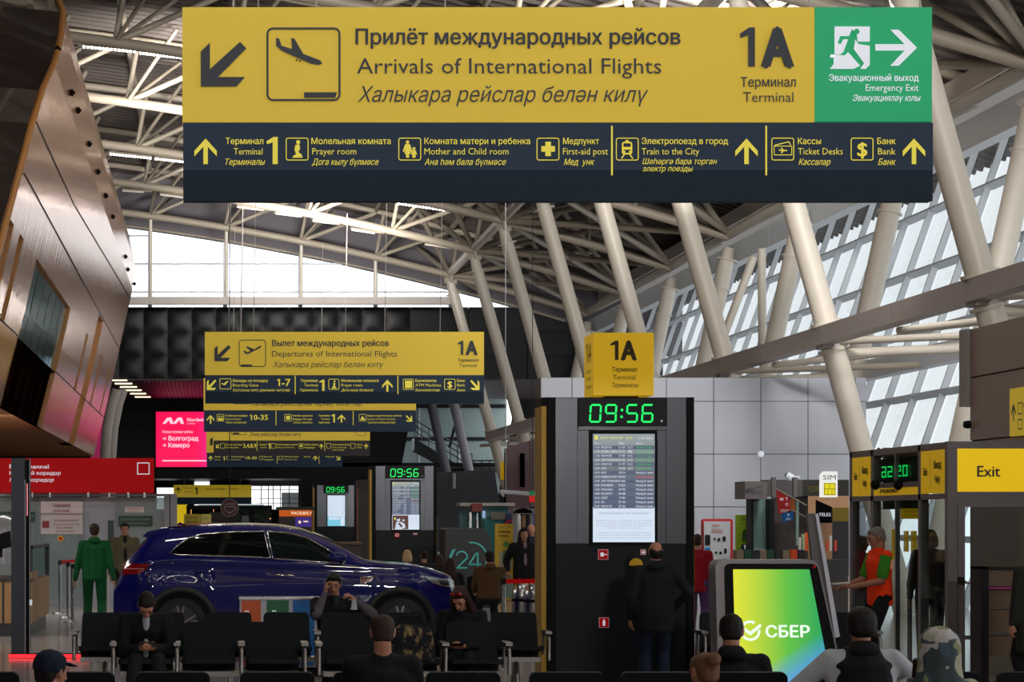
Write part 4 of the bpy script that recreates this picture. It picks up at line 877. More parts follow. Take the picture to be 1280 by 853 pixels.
# ------------------------------------------------------------------ glass booth with exit signs
bframe = mat('booth_frame', (122, 116, 120), .4, metal=.3, noise=.04); bglass = glass('booth_glass', (.8, .86, .86), .04); by = mat('booth_yellow', (226, 180, 14), .5, noise=.02, glow=.25)
XB = 8.36
def S(px, py, dx=0): s_ = (px - VX) / XB; return V((XB + dx, F / s_, EYE + (VY - py) / s_))
t = thing('glass_booth', 'grey framed glass exit booth with yellow Exit panels on the right', 'booth', (XB, F / 110, 0))
def sidebox(name, x0, x1, zt0, zb0, m, dx=.05, par=t, d2=0):  # zt/zb as photo rows measured at the near corner
    def zz(py): return EYE + (VY - py) / 110
    return obj(name, B().box((XB - d2, F * XB / (x0 - VX), zz(zb0)), (XB + dx, F * XB / (x1 - VX), zz(zt0))), m, par)
for (a, c) in ((1062, 1065), (1088.5, 1091.5), (1147.5, 1150.5), (1181, 1185)): sidebox('post', a, c, 552.5, 845, bframe, .1)
for (a, c) in ((552.5, 561), (617, 624)): sidebox('rail', 1062, 1185, a, c, bframe, .1)
sidebox('rail', 1091, 1148, 600, 606, bframe, .1)
for (a, c) in ((1065.5, 1088), (1151, 1181)):
    sidebox('exit_panel', a, c, 561.5, 616.5, by, .04)
sidebox('upper_pane', 1092, 1118, 562, 599.5, bglass, .02); sidebox('upper_pane', 1119.5, 1147, 562, 599.5, bglass, .02); sidebox('post', 1118, 1119.5, 561, 600, bframe, .06)
sidebox('exit_strip', 1092, 1147, 607, 617, by, .04)
for (a, c) in ((1065.5, 1088), (1092, 1118.5), (1120, 1147), (1151, 1181)): sidebox('pane', a, c, 624.5, 842, bglass, .02)
sidebox('post', 1118.5, 1120, 624, 845, bframe, .05)
for i, (x0, x1) in enumerate(((1065.5, 1088), (1151, 1181))):
    y0, y1 = F * XB / (x0 - VX), F * XB / (x1 - VX); L = y0 - y1; z = lambda py: EYE + (VY - py) / 110
    f = Flat(lambda u, v: V((XB - .006, y0 - u * L, z(v))))
    f.text('Exit', .12, .32, 593, 10, .002); f.rect(.42, 567, .43, 610); f.text('Выход', .56, .9, 585, 9.5, .002); f.text('Чыгу', .6, .84, 603, 9.5, .002); f.done('lettering', mat('brown_ink', (60, 44, 14), .6), t)
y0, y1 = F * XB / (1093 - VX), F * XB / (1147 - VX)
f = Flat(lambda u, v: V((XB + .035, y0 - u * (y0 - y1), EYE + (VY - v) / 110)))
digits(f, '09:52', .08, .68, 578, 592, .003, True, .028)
ck = obj('clock', B().box((XB + .045, y1 + .1, EYE + .47), (XB + .09, y0 - .1, EYE + .76)), dark, t)  # added body, stands in for a clock mirrored in the glass
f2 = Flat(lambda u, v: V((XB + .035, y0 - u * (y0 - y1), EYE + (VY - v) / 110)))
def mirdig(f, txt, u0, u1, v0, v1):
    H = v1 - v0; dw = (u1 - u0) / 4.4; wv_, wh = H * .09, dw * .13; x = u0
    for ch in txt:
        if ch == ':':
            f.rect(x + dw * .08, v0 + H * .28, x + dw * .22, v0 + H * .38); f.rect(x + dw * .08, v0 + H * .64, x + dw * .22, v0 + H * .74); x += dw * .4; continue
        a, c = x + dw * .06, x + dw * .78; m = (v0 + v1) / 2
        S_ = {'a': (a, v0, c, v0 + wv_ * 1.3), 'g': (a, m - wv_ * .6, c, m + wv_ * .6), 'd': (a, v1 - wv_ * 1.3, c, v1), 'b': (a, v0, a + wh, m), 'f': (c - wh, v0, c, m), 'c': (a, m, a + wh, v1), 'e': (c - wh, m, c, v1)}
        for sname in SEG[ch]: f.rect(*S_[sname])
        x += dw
mirdig(f2, '65:90', .1, .74, 577, 592); f2.done('clock_digits', ledg, t)  # clock reflection drawn as glowing mirrored digits
f = Flat(lambda u, v: V((XB - .006, y0 - u * (y0 - y1), EYE + (VY - v) / 110))); f.text('ТИШЫЧ', .15, .6, 613.5, 5, .002, 0, True); f.done('lettering', mat('brown_ink', (60, 44, 14), .6), t)
for px in (1102, 1131): p = S(px, 606, -.08); obj('door_sensor', B().ell(p, (.06, .07, .07)), black, t)
def fb(name, x0, y0, x1, y1, m, d0=0, d1=.08): a, c = P(x0, y1, 110), P(x1, y0, 110); return obj(name, B().box((a.x, a.y + d0, max(.0, a.z)), (c.x, c.y + d1, c.z)), m, t)
fb('post', 1184, 552, 1196, 846, bframe, -.02); fb('rail', 1196, 552, 1345, 560.5, bframe); fb('exit_panel', 1196, 561, 1342, 615, mat('exit_glow_yellow', (232, 192, 14), .5, noise=.02, glow=.6), .01, .04); fb('rail', 1196, 615, 1345, 629, bframe)  # glow added to brighten the exit panel
fb('post', 1197, 629, 1206, 846, bframe, -.01); fb('rail', 1206, 629, 1345, 634, bframe, -.01); fb('pane', 1206, 634, 1340, 846, bglass, .02, .06); fb('rail', 1206, 795, 1345, 800, bframe, -.01); fb('post', 1340, 552, 1346, 846, bframe)
f = Flat(front(110, .01)); f.text('Exit', 1221, 1250, 596, 13.5, .02); f.done('lettering', ink, t)
obj('roof', B().box((XB + .02, F / 110 + .02, EYE + .80), (XB + 1.45, F / 96.5, EYE + .885)), bframe, t)
obj('handle', B().box(P(1197, 731, 111), P(1205, 722, 112)), black, t); obj('handle', B().tube([P(1203, 724, 111.5), P(1208, 729, 112), P(1222, 729, 112)], .014), chrome, t)
fb('light_strip', 1208, 636, 1215, 790, mat('pale_strip', (150, 190, 195), .4), .4, .42)
# second glass leaf inside, notices on it
t = thing('notice_board', 'row of small yellow notices hanging inside the exit booth', 'notices', (8.9, 31.2, .9))
def ib(x0, y0, x1, y1, m, nm): Yq = 31.2; return obj(nm, B().box(P2(x0, y1, Yq), P2(x1, y0, Yq) + V((0, .02, 0))), m, t)
ib(1104, 560, 1160, 636, mat('inner_dark', (30, 44, 46), .3), 'header'); ib(1126, 636, 1160, 649, by, 'notice'); ib(1115, 662, 1119, 700, by, 'notice'); ib(1130, 664, 1136, 690, by, 'notice'); ib(1139, 664, 1146, 690, by, 'notice'); ib(1140, 695, 1147, 722, by, 'notice'); ib(1121, 640, 1125, 690, mat('teal_strip', (40, 110, 110), .4), 'strip'); ib(1095, 636, 1100, 650, by, 'notice')
f = Flat(lambda x, y: P2(x, y, 31.17)); f.text('ВНИМАНИЕ', 1130, 1156, 641, 2.6); f.text('ATTENTION', 1130, 1156, 646, 2.4); f.text('СТОП', 1131, 1135, 675, 3); f.text('СТОП', 1140, 1145, 675, 3); f.done('lettering', ink, t)
ib(1095, 636, 1160, 637, dark, 'rail'); obj('leg', B().tube([P2(1098, 560, 31.25), V((P2(1098, 0, 31.25).x, 31.25, 0))], .02), chrome, t); obj('leg', B().tube([P2(1158, 560, 31.25), V((P2(1158, 0, 31.25).x, 31.25, 0))], .02), chrome, t)
# shelving at the right border
t = thing('shelf_unit', 'dark shelf unit with brown shelves at the right border', 'shelf', P2(1255, 0, 25.5) * 1 - V((0, 0, P2(1255, 0, 25.5).z)))
def sb_(x0, y0, x1, y1, m, nm, d=.35, o=0): a, c = P2(x0, y1, 25.5), P2(x1, y0, 25.5); return obj(nm, B().box((a.x, 25.5 + o, max(0, a.z)), (c.x, 25.5 + d, c.z)), m, t)
lb = mat('shelf_brown', (104, 84, 66), .6)
sb_(1226, 709, 1236, 859, dark, 'side_panel'); sb_(1226, 709, 1330, 712, dark, 'top'); sb_(1325, 709, 1332, 859, dark, 'side_panel')
for i, (y0_, y1_) in enumerate(((713, 733), (738, 759), (763, 790), (796, 820))): sb_(1236, y0_, 1325, y1_, lb, 'drawer_front', .3, .03 + .005 * i)
sb_(1236, 734, 1325, 737, mat('pink_edge', (150, 40, 110), .5), 'shelf', .3, .0)
def stanchion(px, sv, label, grp, belt=None, h=.95, r=.03, beltcol=red):
    p = P(px, 0, sv); t = thing('stanchion', label, 'stanchion', (p.x, p.y, 0), grp)
    obj('base', B().lathe([(.16, 0), (.16, .015), (.04, .03)], (p.x, p.y, 0), 16), chrome, t)
    obj('pole', B().tube([(p.x, p.y, .02), (p.x, p.y, h)], r, 12), chrome, t); obj('head', B().tube([(p.x, p.y, h - .02), (p.x, p.y, h + .06)], r * 1.25, 12), dark, t)
    if belt: q = P(belt[0], 0, belt[1]); obj('belt', B().slab([(p.x, p.y, h - .01), (q.x, q.y, h - .01), (q.x, q.y, h + .05), (p.x, p.y, h + .05)], (0, .006, 0)), beltcol, t)
stanchion(1137, 100, 'steel stanchion inside the exit booth, its red belt going right', 'stanchions inside the booth', (1165, 100)); stanchion(1165, 100, 'steel stanchion inside the booth, holding the belt end', 'stanchions inside the booth'); stanchion(1173, 97, 'steel stanchion right behind another inside the booth', 'stanchions inside the booth')
stanchion(629, 95, 'stanchion left of the steel bins, its red belt running right', 'stanchions by the bins', (677, 95)); stanchion(677, 95, 'stanchion at the gold edge of the nearest pillar', 'stanchions by the bins')
stanchion(75, 66, 'first steel stanchion before the customs screen, red belt attached', 'customs stanchions', (98, 63)); stanchion(85, 69, 'second steel stanchion at the customs screen', 'customs stanchions'); stanchion(91, 72, 'third steel stanchion, beside the man in green', 'customs stanchions'); stanchion(134, 66, 'steel stanchion between the man in green and the car', 'customs stanchions', (155, 64))
for i, px in enumerate((653, 668)):
    p = P(px, 0, 88 + i); t = thing('steel_bin', 'round polished steel bin with dome lid, ' + ('left', 'right')[i] + ' one of two behind the red belt', 'bin', (p.x, p.y, 0), 'steel bins')
    obj('body', B().lathe([(.14, 0), (.15, .02), (.15, .62)], (p.x, p.y, 0), 20), chrome, t); obj('band', B().lathe([(.155, .62), (.155, .66)], (p.x, p.y, 0), 20), black, t)
    obj('lid', B().lathe([(.15, .66), (.15, .76), (.12, .84), (.06, .89), (.01, .9)], (p.x, p.y, 0), 20), chrome, t)

# ------------------------------------------------------------------ tilted advertising terminal
t = thing('advert_terminal', 'tilted touch terminal with glowing green gradient screen, in front of the pillar group', 'terminal', P(965, 0, 150) - V((0, 0, P(965, 0, 150).z)))
YT = F / 150
def T_(px, py, dy=0): return V(((px - VX) / 150, YT + dy + (py - 700) / 150 * -.12, EYE + (VY - py) / 150))
def rrect(pts, r, n=5):
    out = []; m = len(pts)
    for i in range(m):
        p, a, c = V(pts[i]), V(pts[i - 1]), V(pts[(i + 1) % m]); u = (a - p).normalized() * r; v = (c - p).normalized() * r
        for k in range(n + 1):
            q = k / n; out.append((p + u) * (1 - q) ** 2 + p * 2 * q * (1 - q) + (p + v) * q * q)
    return out
def T2(pts, r, dy): return [T_(p.x, p.y, dy) for p in rrect([V((x, y)) for x, y in pts], r)]
obj('housing', B().slab(T2([(894, 920), (894, 700), (1022, 700), (1064, 920)], 12, .0), (0, .28, 0)), mat('terminal_silver', (120, 116, 118), .35, metal=.5), t)
obj('bezel', B().slab(T2([(905, 918), (905, 705), (1020, 705), (1060, 918)], 8, -.03), (0, .04, 0)), black, t)
sm_ = mat('gradient_screen', (60, 200, 60), emit=.95, noise=0); nn = sm_.node_tree; tcx = nn.nodes.new('ShaderNodeTexCoord'); sx = nn.nodes.new('ShaderNodeSeparateXYZ'); nn.links.new(tcx.outputs['Object'], sx.inputs[0])
def mrange(src, a, c):
    m_ = nn.nodes.new('ShaderNodeMapRange'); m_.inputs['From Min'].default_value = a; m_.inputs['From Max'].default_value = c; nn.links.new(src, m_.inputs['Value']); return m_.outputs['Result']
r1 = nn.nodes.new('ShaderNodeValToRGB'); nn.links.new(mrange(sx.outputs['X'], -.33, .45), r1.inputs['Fac'])
r1.color_ramp.elements[0].color = (.78, .80, .03, 1); r1.color_ramp.elements[1].color = (.0, .38, .10, 1); r1.color_ramp.elements[1].position = .95
e_ = r1.color_ramp.elements.new(.55); e_.color = (.12, .55, .05, 1)
r2 = nn.nodes.new('ShaderNodeValToRGB'); ad = nn.nodes.new('ShaderNodeMath'); ad.operation = 'MULTIPLY_ADD'; ad.inputs[1].default_value = .6; nn.links.new(sx.outputs['X'], ad.inputs[0]); inv = nn.nodes.new('ShaderNodeMath'); inv.operation = 'MULTIPLY'; inv.inputs[1].default_value = -1; nn.links.new(sx.outputs['Z'], inv.inputs[0]); nn.links.new(inv.outputs[0], ad.inputs[2])
nn.links.new(mrange(ad.outputs[0], -.62, -.30), r2.inputs['Fac']); r2.color_ramp.elements[0].color = (0, 0, 0, 1); r2.color_ramp.elements[1].color = (1, 1, 1, 1)
mx_ = nn.nodes.new('ShaderNodeMix'); mx_.data_type = 'RGBA'; nn.links.new(r2.outputs['Color'], mx_.inputs['Factor']); nn.links.new(r1.outputs['Color'], mx_.inputs[6]); mx_.inputs[7].default_value = (.10, .30, .95, 1)
nn.links.new(mx_.outputs[2], nn.nodes['Principled BSDF'].inputs['Emission Color'])
obj('picture', B().slab([T_(x, y, -.036) for x, y in ((915, 905), (915, 712), (1010, 712), (1042, 905))], (0, .005, 0)), sm_, t)
f = Flat(lambda x, y: T_(x, y, -.044)); wm = mat('lit_white_logo', (240, 255, 240), emit=1, noise=0)
f.text('СБЕР', 953, 1008, 796, 14, .035); f.arc(934, 788, 9.5, 3.2, 60, 365, 24); f.poly([(927, 784), (934, 789), (947, 779), (948, 783), (934, 794), (927, 789)]); f.done('lettering', wm, t)
obj('stand', B().box((4.3, YT + .05, 0), (5.3, YT + .25, .35)), dark, t)
obj('camera_dot', B().ell(T_(1016, 709, -.04), (.012, .01, .012)), red, t)
t = thing('leaning_screen', 'narrow grey screen panel with bright white edge leaning behind the glowing terminal', 'screen', P(1040, 0, 140) - V((0, 0, P(1040, 0, 140).z)))
Yq = F / 140
obj('panel', B().slab([P2(x, y, Yq) for x, y in ((1009, 642), (1020, 642), (1052, 850), (1058, 899), (1030, 899), (1022, 760))], (0, .06, 0)), mat('panel_back', (96, 90, 92), .5), t)
obj('white_edge', B().slab([P2(x, y, Yq - .02) for x, y in ((1019, 642), (1023, 643), (1050, 796), (1044, 798))], (0, .05, 0)), mat('edge_white', (200, 200, 215), .3), t)  # plain white edge piece
obj('foot', B().box(P2(1030, 898, Yq), P2(1070, 893, Yq) + V((0, .3, 0))), dark, t)

# ------------------------------------------------------------------ phone shops before the grey building
t = thing('phone_shop', 'small grey phone shop with glass case and sign boxes before the grey building', 'shop', P(985, 0, 72) - V((0, 0, P(985, 0, 72).z)))
def q(name, x0, y0, x1, y1, m, sv=72, d=.1, par=None):
    a, c = P(x0, y1, sv), P(x1, y0, sv); return obj(name, B().box((a.x, a.y, max(0, a.z)), (c.x, c.y + d, c.z)), m, par or t)
gsign = mat('grey_sign_box', (118, 112, 112), .6); peach = mat('peach_wall', (196, 150, 112), .6, noise=.1); tealw = mat('teal_glass_case', (128, 160, 152), .4, noise=.08); olive = mat('olive_sign', (122, 104, 14), .55)
q('sign_box', 931, 602, 959, 624, gsign, 72, .8); q('sign_box', 959, 600, 1003, 621, mat('grey_sign_shade', (88, 84, 86), .6), 71, .5); q('sign_box', 1003, 600, 1061, 620, mat('dark_sign_box', (44, 44, 40), .6), 70, .5)
for x in (965, 992): q('bracket', x, 597, x + 5, 622, gsign, 73, .1)
q('case', 941, 624, 963, 687, tealw, 71, .4); q('case_edge', 939, 624, 942, 690, dark, 71.5, .4); q('case_edge', 962, 624, 968, 690, dark, 71.5, .4); q('back_wall', 966, 620, 1010, 740, mat('shop_inside', (60, 52, 50), .6, noise=.5, nscale=3), 69, .1); q('side_wall', 1008, 620, 1061, 760, peach, 68, .1)
q('orange_panel', 988, 624, 994, 639, mat('orange_panel', (215, 110, 30), .5), 70.5, .02); q('pale_strip', 995, 624, 998.5, 682, tealw, 70.5, .02); q('counter', 918, 700, 1060, 778, mat('counter_dark', (58, 56, 56), .5), 72, .8)
for i in range(9):
    q('striped_box', 921 + i * 9.6, 688 - (i == 7) * .5, 929.6 + i * 9.6, 700, (mat('box_brown', (128, 112, 90), .6), mat('box_green', (24, 70, 50), .6), mat('box_dark', (34, 34, 38), .6), mat('box_orange', (210, 74, 22), .5))[3 if i == 7 else i % 3], 73, .3)
q('yellow_board', 1041, 635, 1061, 652, olive, 70.5, .05); q('window', 1041, 652, 1061, 720, mat('shop_window_dark', (56, 54, 60), .3), 69.5, .05)
f = Flat(front(72, .02)); f.text('МТС|', 932, 943, 617, 6, .01); f.text('SIM-КАРТЫ', 945, 952, 611, 3.4); f.text('САЛОН', 945, 952, 618, 3.4); f.done('lettering', mat('mauve_ink', (70, 50, 80), .6), t)
f = Flat(front(70, .02)); f.text('УСЛУГИ', 1010, 1028, 615, 7, .01); f.text('ИНФОРМАЦИЯ', 1043, 1060, 645, 3); f.done('lettering', mat('olive_ink', (120, 110, 20), .6), t)
for i, (a, c, h, col) in enumerate(((998, 1003, 672, (210, 200, 190)), (1002, 1006, 668, (170, 190, 150)), (1006, 1010, 666, (235, 90, 40)), (1033, 1036, 676, (230, 90, 50)), (1037, 1040, 670, (220, 215, 205)), (1043, 1046, 676, (225, 80, 60)))):
    tag(q('leaflet', a, h, c, 689, mat('leaflet_%d' % i if False else 'leaflet_paper_' + 'abcdef'[i], col, .6), 70.8, .02), ('cream', 'green', 'orange', 'coral', 'white', 'red')[i] + ' upright leaflet on the phone shop counter', 'leaflet', 'leaflets at the phone shop').parent = None
for o in list(bpy.data.objects):
    if o.name.startswith('leaflet') and o.parent is None:
        o.location = BASE[t.name]
t = thing('pennant_sign', 'slanted red sign with white letters above the phone shop counter', 'sign', P(978, 642, 76)); obj('board', B().slab([P(x, y, 76) for x, y in ((970.5, 613), (987, 622), (988, 641), (973.5, 642.5))], (0, .03, 0)), mat('bright_red', (205, 30, 34), .5), t)
f = Flat(front(76, .02)); f.text('М', 975, 978.5, 626, 3.2, .01); f.text('Т', 981.5, 984.5, 625.5, 3.2, .01); f.text('С', 981.5, 985, 632.5, 3.2, .01); f.text('телекоммуникации', 975, 986, 638.5, 1.4); f.text('для бизнеса', 975, 984, 640.5, 1.2); f.done('lettering', white, t)
obj('rope', B().tube([P(970, 611, 76), P(1008, 632, 76)], .012, 5), mat('cream_rope', (200, 180, 160), .6), t)
t = thing('pennant_sign', 'small blue sign hanging below the red slanted one', 'sign', P(985, 652, 76)); obj('board', B().slab([P(x, y, 76) for x, y in ((977.5, 641.5), (991, 638.5), (992, 650), (979, 653))], (0, .03, 0)), mat('bright_blue', (20, 120, 200), .5), t)
f = Flat(front(76, .02)); f.text('Х', 983.5, 986.5, 645.5, 3); f.text('МОРЕ', 982, 988, 650, 1.8); f.done('lettering', white, t); obj('rope', B().tube([P(990, 638, 76), P(1008, 647, 76)], .01, 5), mat('cream_rope', (200, 180, 160), .6), t)
t = thing('pennant_sign', 'black slanted sign with white letters beside the leaning screen', 'sign', P(1030, 655, 76)); obj('board', B().slab([P(x, y, 76) for x, y in ((1020, 625), (1040, 634), (1040, 654), (1020, 654))], (0, .03, 0)), black, t)
f = Flat(front(76, .02)); f.text('TELE2', 1023, 1038, 645.5, 4, .02); f.done('lettering', white, t)
t = thing('sim_sign', 'glowing white SIM card shaped sign with yellow chip', 'sign', P(1036, 622, 90))
obj('panel', B().slab([P(x, y, 90) for x, y in ((1026, 622), (1047, 622), (1047, 589.5), (1030, 589.5), (1026, 594))], (0, .08, 0)), mat('sim_white', (240, 240, 235), emit=.95, noise=0), t)
f = Flat(front(90, .01)); f.text('SIM', 1028.5, 1044.5, 600, 6, 0); f.frame(1030, 604.5, 1044, 619, .6, 1); f.rect(1030, 611, 1044, 611.6); f.rect(1036.5, 604.5, 1037, 611); f.rect(1034.5, 611, 1035, 619); f.rect(1039.5, 611, 1040, 619); f.done('lettering', mat('sim_ink', (60, 56, 20), .6), t)
f = Flat(front(90, .005)); f.rect(1029.5, 604, 1044.5, 619.5); f.done('chip', mat('chip_yellow', (240, 225, 40), emit=.85, noise=0), t)
obj('bracket', B().tube([P(1036, 600, 89.5), P(1036, 600, 71)], .02, 6), dark, t)
t = thing('security_camera', 'white camera on the phone shop roof', 'camera', P(988, 600, 72.5)); obj('body', B().tube([P(984, 593.5, 72.5), P(990, 597, 72.5)], .05), white, t); obj('lens', B().ell(P(984.5, 595, 72.3), (.05, .05, .05)), black, t); obj('arm', B().tube([P(988, 596, 72.5), P(988, 601, 72.5)], .015), white, t); obj('arm', B().tube([P(988, 596, 72.5), P(1000, 597, 72.5)], .015), white, t)
tag(obj('dome_camera', B().ell(P2(951, 568, 49.95), (.07, .07, .07)), white), 'small white dome camera on the grey panel wall', 'camera')
t = thing('poster_stand', 'white poster stand in a red frame beside the nearest pillar', 'poster', P(896, 0, 68) - V((0, 0, P(896, 0, 68).z)))
obj('frame', B().slab([P(p.x, p.y, 68) for p in rrect([V((877.5, 771)), V((877.5, 649)), V((916, 649)), V((916, 771))], 3)], (0, .1, 0)), mat('frame_red', (200, 40, 40), .5), t); obj('sheet', B().box(P(880, 769, 68.1), P(913, 652, 68.1) + V((0, .02, 0))), mat('poster_white', (196, 200, 206), .6), t)
f = Flat(front(68.1, .02)); f.rect(881, 669, 887.5, 682); f.rect(897, 673, 900, 677); f.rect(903, 671, 907, 676.5); f.rect(899, 690, 902, 693); f.rect(905, 686, 908, 692); f.circ(893, 674, 1.5, 8); f.circ(895, 691, 1.5, 8); f.done('pictures', dark, t)
f = Flat(front(68.1, .02)); f.text('Упаковка', 889, 903, 663, 1.8, .01); f.text('багажа', 890, 899, 658, 2.2, .02); f.rect(889, 665, 904, 665.8); f.done('lettering', mat('frame_red', (200, 40, 40), .5), t); f = Flat(front(68.1, .02)); f.rect(881, 685, 887.5, 697); f.done('pictures', mat('bright_blue', (20, 120, 200), .5), t)
t = thing('poster_stand', 'lime green poster standing before the glass case', 'poster', P(929, 0, 70) - V((0, 0, P(929, 0, 70).z)))
obj('sheet', B().box(P(920, 774, 70), P(939.5, 644, 70) + V((0, .06, 0))), mat('poster_lime', (170, 205, 40), .6), t)
f = Flat(front(70, .02)); f.text('airba', 927, 939, 651, 4); f.text('экспресс', 924, 939, 656, 2); f.circ(932, 666, 4); f.rect(927.5, 667, 938, 677); f.done('lettering', mat('poster_dark_green', (50, 110, 30), .6), t); f = Flat(front(70, .025)); f.circ(930, 684, 4.2); f.done('badge', mat('badge_navy', (20, 30, 70), .6), t)
f = Flat(front(70, .03)); f.one(929, 931.3, 686.5, 5); f.done('badge_number', white, t)
# ------------------------------------------------------------------ airport seating
seatm = mat('seat_black', (20, 24, 28), .55, noise=.1, spec=.12); seatp = mat('seat_steel', (150, 145, 142), .3, metal=.8)
def rbox(w_, d_, h_, taper=0, n=4, r=.04):
    """rounded slab standing on z=0, centred in x, thickness d_ in y; top narrower by taper"""
    b = B(); out = []
    for (cx, cz, a0) in ((1, 1, 0), (-1, 1, 90), (-1, 0, 180), (1, 0, 270)):
        for k in range(n + 1):
            a = R(a0 + 90 * k / n); z = (h_ - r if cz else r) + r * math.sin(a); hw = w_ / 2 - taper * (z / h_)
            out.append(V((cx * (hw - r) + r * math.cos(a), 0, z)))
    b.slab(out, (0, d_, 0)); return b
def place_b(b, loc, rot=0, tilt=0):
    M = Matrix.Translation(loc) @ Matrix.Rotation(rot, 4, 'Z') @ Matrix.Rotation(tilt, 4, 'X'); b.v = [M @ v for v in b.v]; return b
def bench(xs, y, face, label, group, armtop=.62, bh=.83):
    """face -1: sitters look at the camera, +1: they look away"""
    t = thing('seat_bench', label, 'bench', (sum(xs) / len(xs), y, 0), group)
    rot = 0 if face < 0 else math.pi; c = V((sum(xs) / len(xs), y, 0)); BASE[t.name] = c
    for x in xs:
        bk = place_b(rbox(.50, .035, bh - .36, .018), (x, y, .36), rot, R(-8) if face < 0 else R(-8)); obj('backrest', bk, seatm, t)
        sp = rbox(.49, .04, .46, 0); sp = place_b(sp, (x, y - .03 if face < 0 else y + .03, .42), rot, R(84)); obj('seat_pad', sp, seatm, t)
    x0, x1 = min(xs) - .29, max(xs) + .29
    obj('beam', B().box((x0 + .05, y - .04 - .2 * (face < 0), .33), (x1 - .05, y + .04 + .2 * (face > 0), .38)), seatp, t)
    arms = sorted([x - .29 for x in xs] + [x1]); f_ = -1 if face < 0 else 1
    for i, x in enumerate(arms):
        a = obj('armrest', B().tube([(x, y + f_ * .06, .40), (x, y + f_ * .06, armtop), (x, y + f_ * .44, armtop - .01), (x, y + f_ * .47, armtop - .04), (x, y + f_ * .47, .36)], .018, 6), seatp, t)
        obj('arm_pad', B().box((x - .032, y + f_ * .1, armtop + .005), (x + .032, y + f_ * .47, armtop + .035)), seatp, a)
    for x in (x0 + .3, x1 - .3):
        obj('leg', B().tube([(x, y + f_ * .2, .36), (x, y + f_ * .42, .04)], .025, 6).tube([(x, y + f_ * .2, .36), (x, y - f_ * .12, .04)], .025, 6).box((x - .03, y - .2, 0), (x + .03, y + .46 * (f_ > 0) + .16 * (f_ < 0), .04)) if f_ > 0 else B().tube([(x, y - .2, .36), (x, y - .42, .04)], .025, 6).tube([(x, y - .2, .36), (x, y + .12, .04)], .025, 6), seatp, t)
    return t
def rowx(pxs, s): return [(p - VX) / s for p in pxs]
SA, SB_, SC = 198, 134, 121.7
bench(rowx((-21, 98, 216), SA), F / SA, 1, 'black seat bench in the nearest row, leftmost, behind the man in the navy cap', 'nearest row of benches')
bench(rowx((346, 462, 577), SA), F / SA, 1, 'black seat bench in the nearest row with the man seen from behind', 'nearest row of benches')
bench(rowx((706, 819, 934), SA), F / SA, 1, 'black seat bench in the nearest row before the information pillar', 'nearest row of benches')
bench(rowx((1060, 1174, 1287), SA), F / SA, 1, 'black seat bench in the nearest row, rightmost, with the padded vest man', 'nearest row of benches')
bench(rowx((183, 261, 340), SB_), F / SB_, -1, 'black seat bench facing us, with the young man bowed over his phone', 'benches facing the camera')
bench(rowx((435, 513, 590), SB_), F / SB_, -1, 'black seat bench facing us, with the long haired woman and the bag', 'benches facing the camera')
bench(rowx((131, 202), SC), F / SC, -1, 'black bench behind the young man with the phone, left end of its row', 'benches behind the first facing row')
bench(rowx((286, 358, 430), SC), F / SC, -1, 'black bench before the coloured bins, with the man on the phone', 'benches behind the first facing row')
bench(rowx((501, 572, 643), SC), F / SC, -1, 'black bench just left of the gold edged pillar', 'benches behind the first facing row')
bench(rowx((905, 977, 1049), SC), F / SC, -1, 'black bench behind the glowing advertising terminal', 'benches behind the first facing row')
bench(rowx((601,), 76), F / 76, 1, 'single dark seat block behind the car, under the man in brown', 'benches behind the car', bh=.86)
bench(rowx((505, 545), 68), F / 68, 1, 'dark bench behind the car bonnet with several heads above it', 'benches behind the car')

# ------------------------------------------------------------------ coloured recycling bins
t = thing('recycling_bins', 'steel recycling station with orange, green and blue fronts before the car', 'bin', P(362, 0, 110) - V((0, 0, P(362, 0, 110).z)))
def rb_(nm, x0, y0, x1, y1, m, o=0, d=.4, sv=110): a, c = P(x0, y1, sv), P(x1, y0, sv); return obj(nm, B().box((a.x, a.y + o, max(.03, a.z)), (c.x, c.y + d, c.z)), m, t)
rb_('cabinet', 300, 749, 425, 838, greyp, 0, .45); rb_('top', 299, 747.5, 426, 749.5, chrome, -.03, .48)
for (a, c, m) in ((302, 326, mat('bin_orange', (206, 84, 30), .5)), (333.5, 361, mat('bin_green', (8, 104, 62), .5)), (366, 393, mat('bin_blue', (20, 112, 190), .5)), (398, 422, mat('bin_grey', (120, 120, 124), .5))): rb_('front', a, 751, c, 832, m, -.015, 0)
f = Flat(front(110, .03)); f.circ(307, 764.5, 1); f.circ(310, 764.5, 1); f.circ(341, 764, 1); f.circ(344, 764, 1); f.done('pictogram', white, t)
obj('foot', B().box(V((P(303, 0, 110).x, F / 110, 0)), P(423, 840, 110) + V((0, .4, .05))), dark, t)

# ------------------------------------------------------------------ left: pillar with glass leaf, red sign, customs screen, cafe counter
pn = mat('pillar_blue_black', (46, 56, 70), .5)
t = thing('gate_pillar', 'dark blue square post with a glass leaf and red glowing foot strip', 'post', P(25, 0, 97) - V((0, 0, P(25, 0, 97).z)))
def gp(nm, x0, y0, x1, y1, m, o=0, d=.1, sv=97): a, c = P(x0, y1, sv), P(x1, y0, sv); return obj(nm, B().box((a.x, a.y + o, max(0, a.z)), (c.x, c.y + d, c.z)), m, t)
gp('post', 14, 573, 31, 822, pn, 0, .2); gp('post', 32, 575, 37, 822, black, .02, .2); gp('edge_strip', 31, 600, 32, 818, mat('edge_pale', (170, 175, 190), .4), -.01, 0); gp('edge_strip', 36.8, 573, 37.6, 818, mat('edge_pale', (170, 175, 190), .4), -.01, 0)
gp('glow_strip', 33.5, 605, 34.5, 645, mat('glow_pink', (255, 150, 160), emit=1, noise=0), -.005, .01)
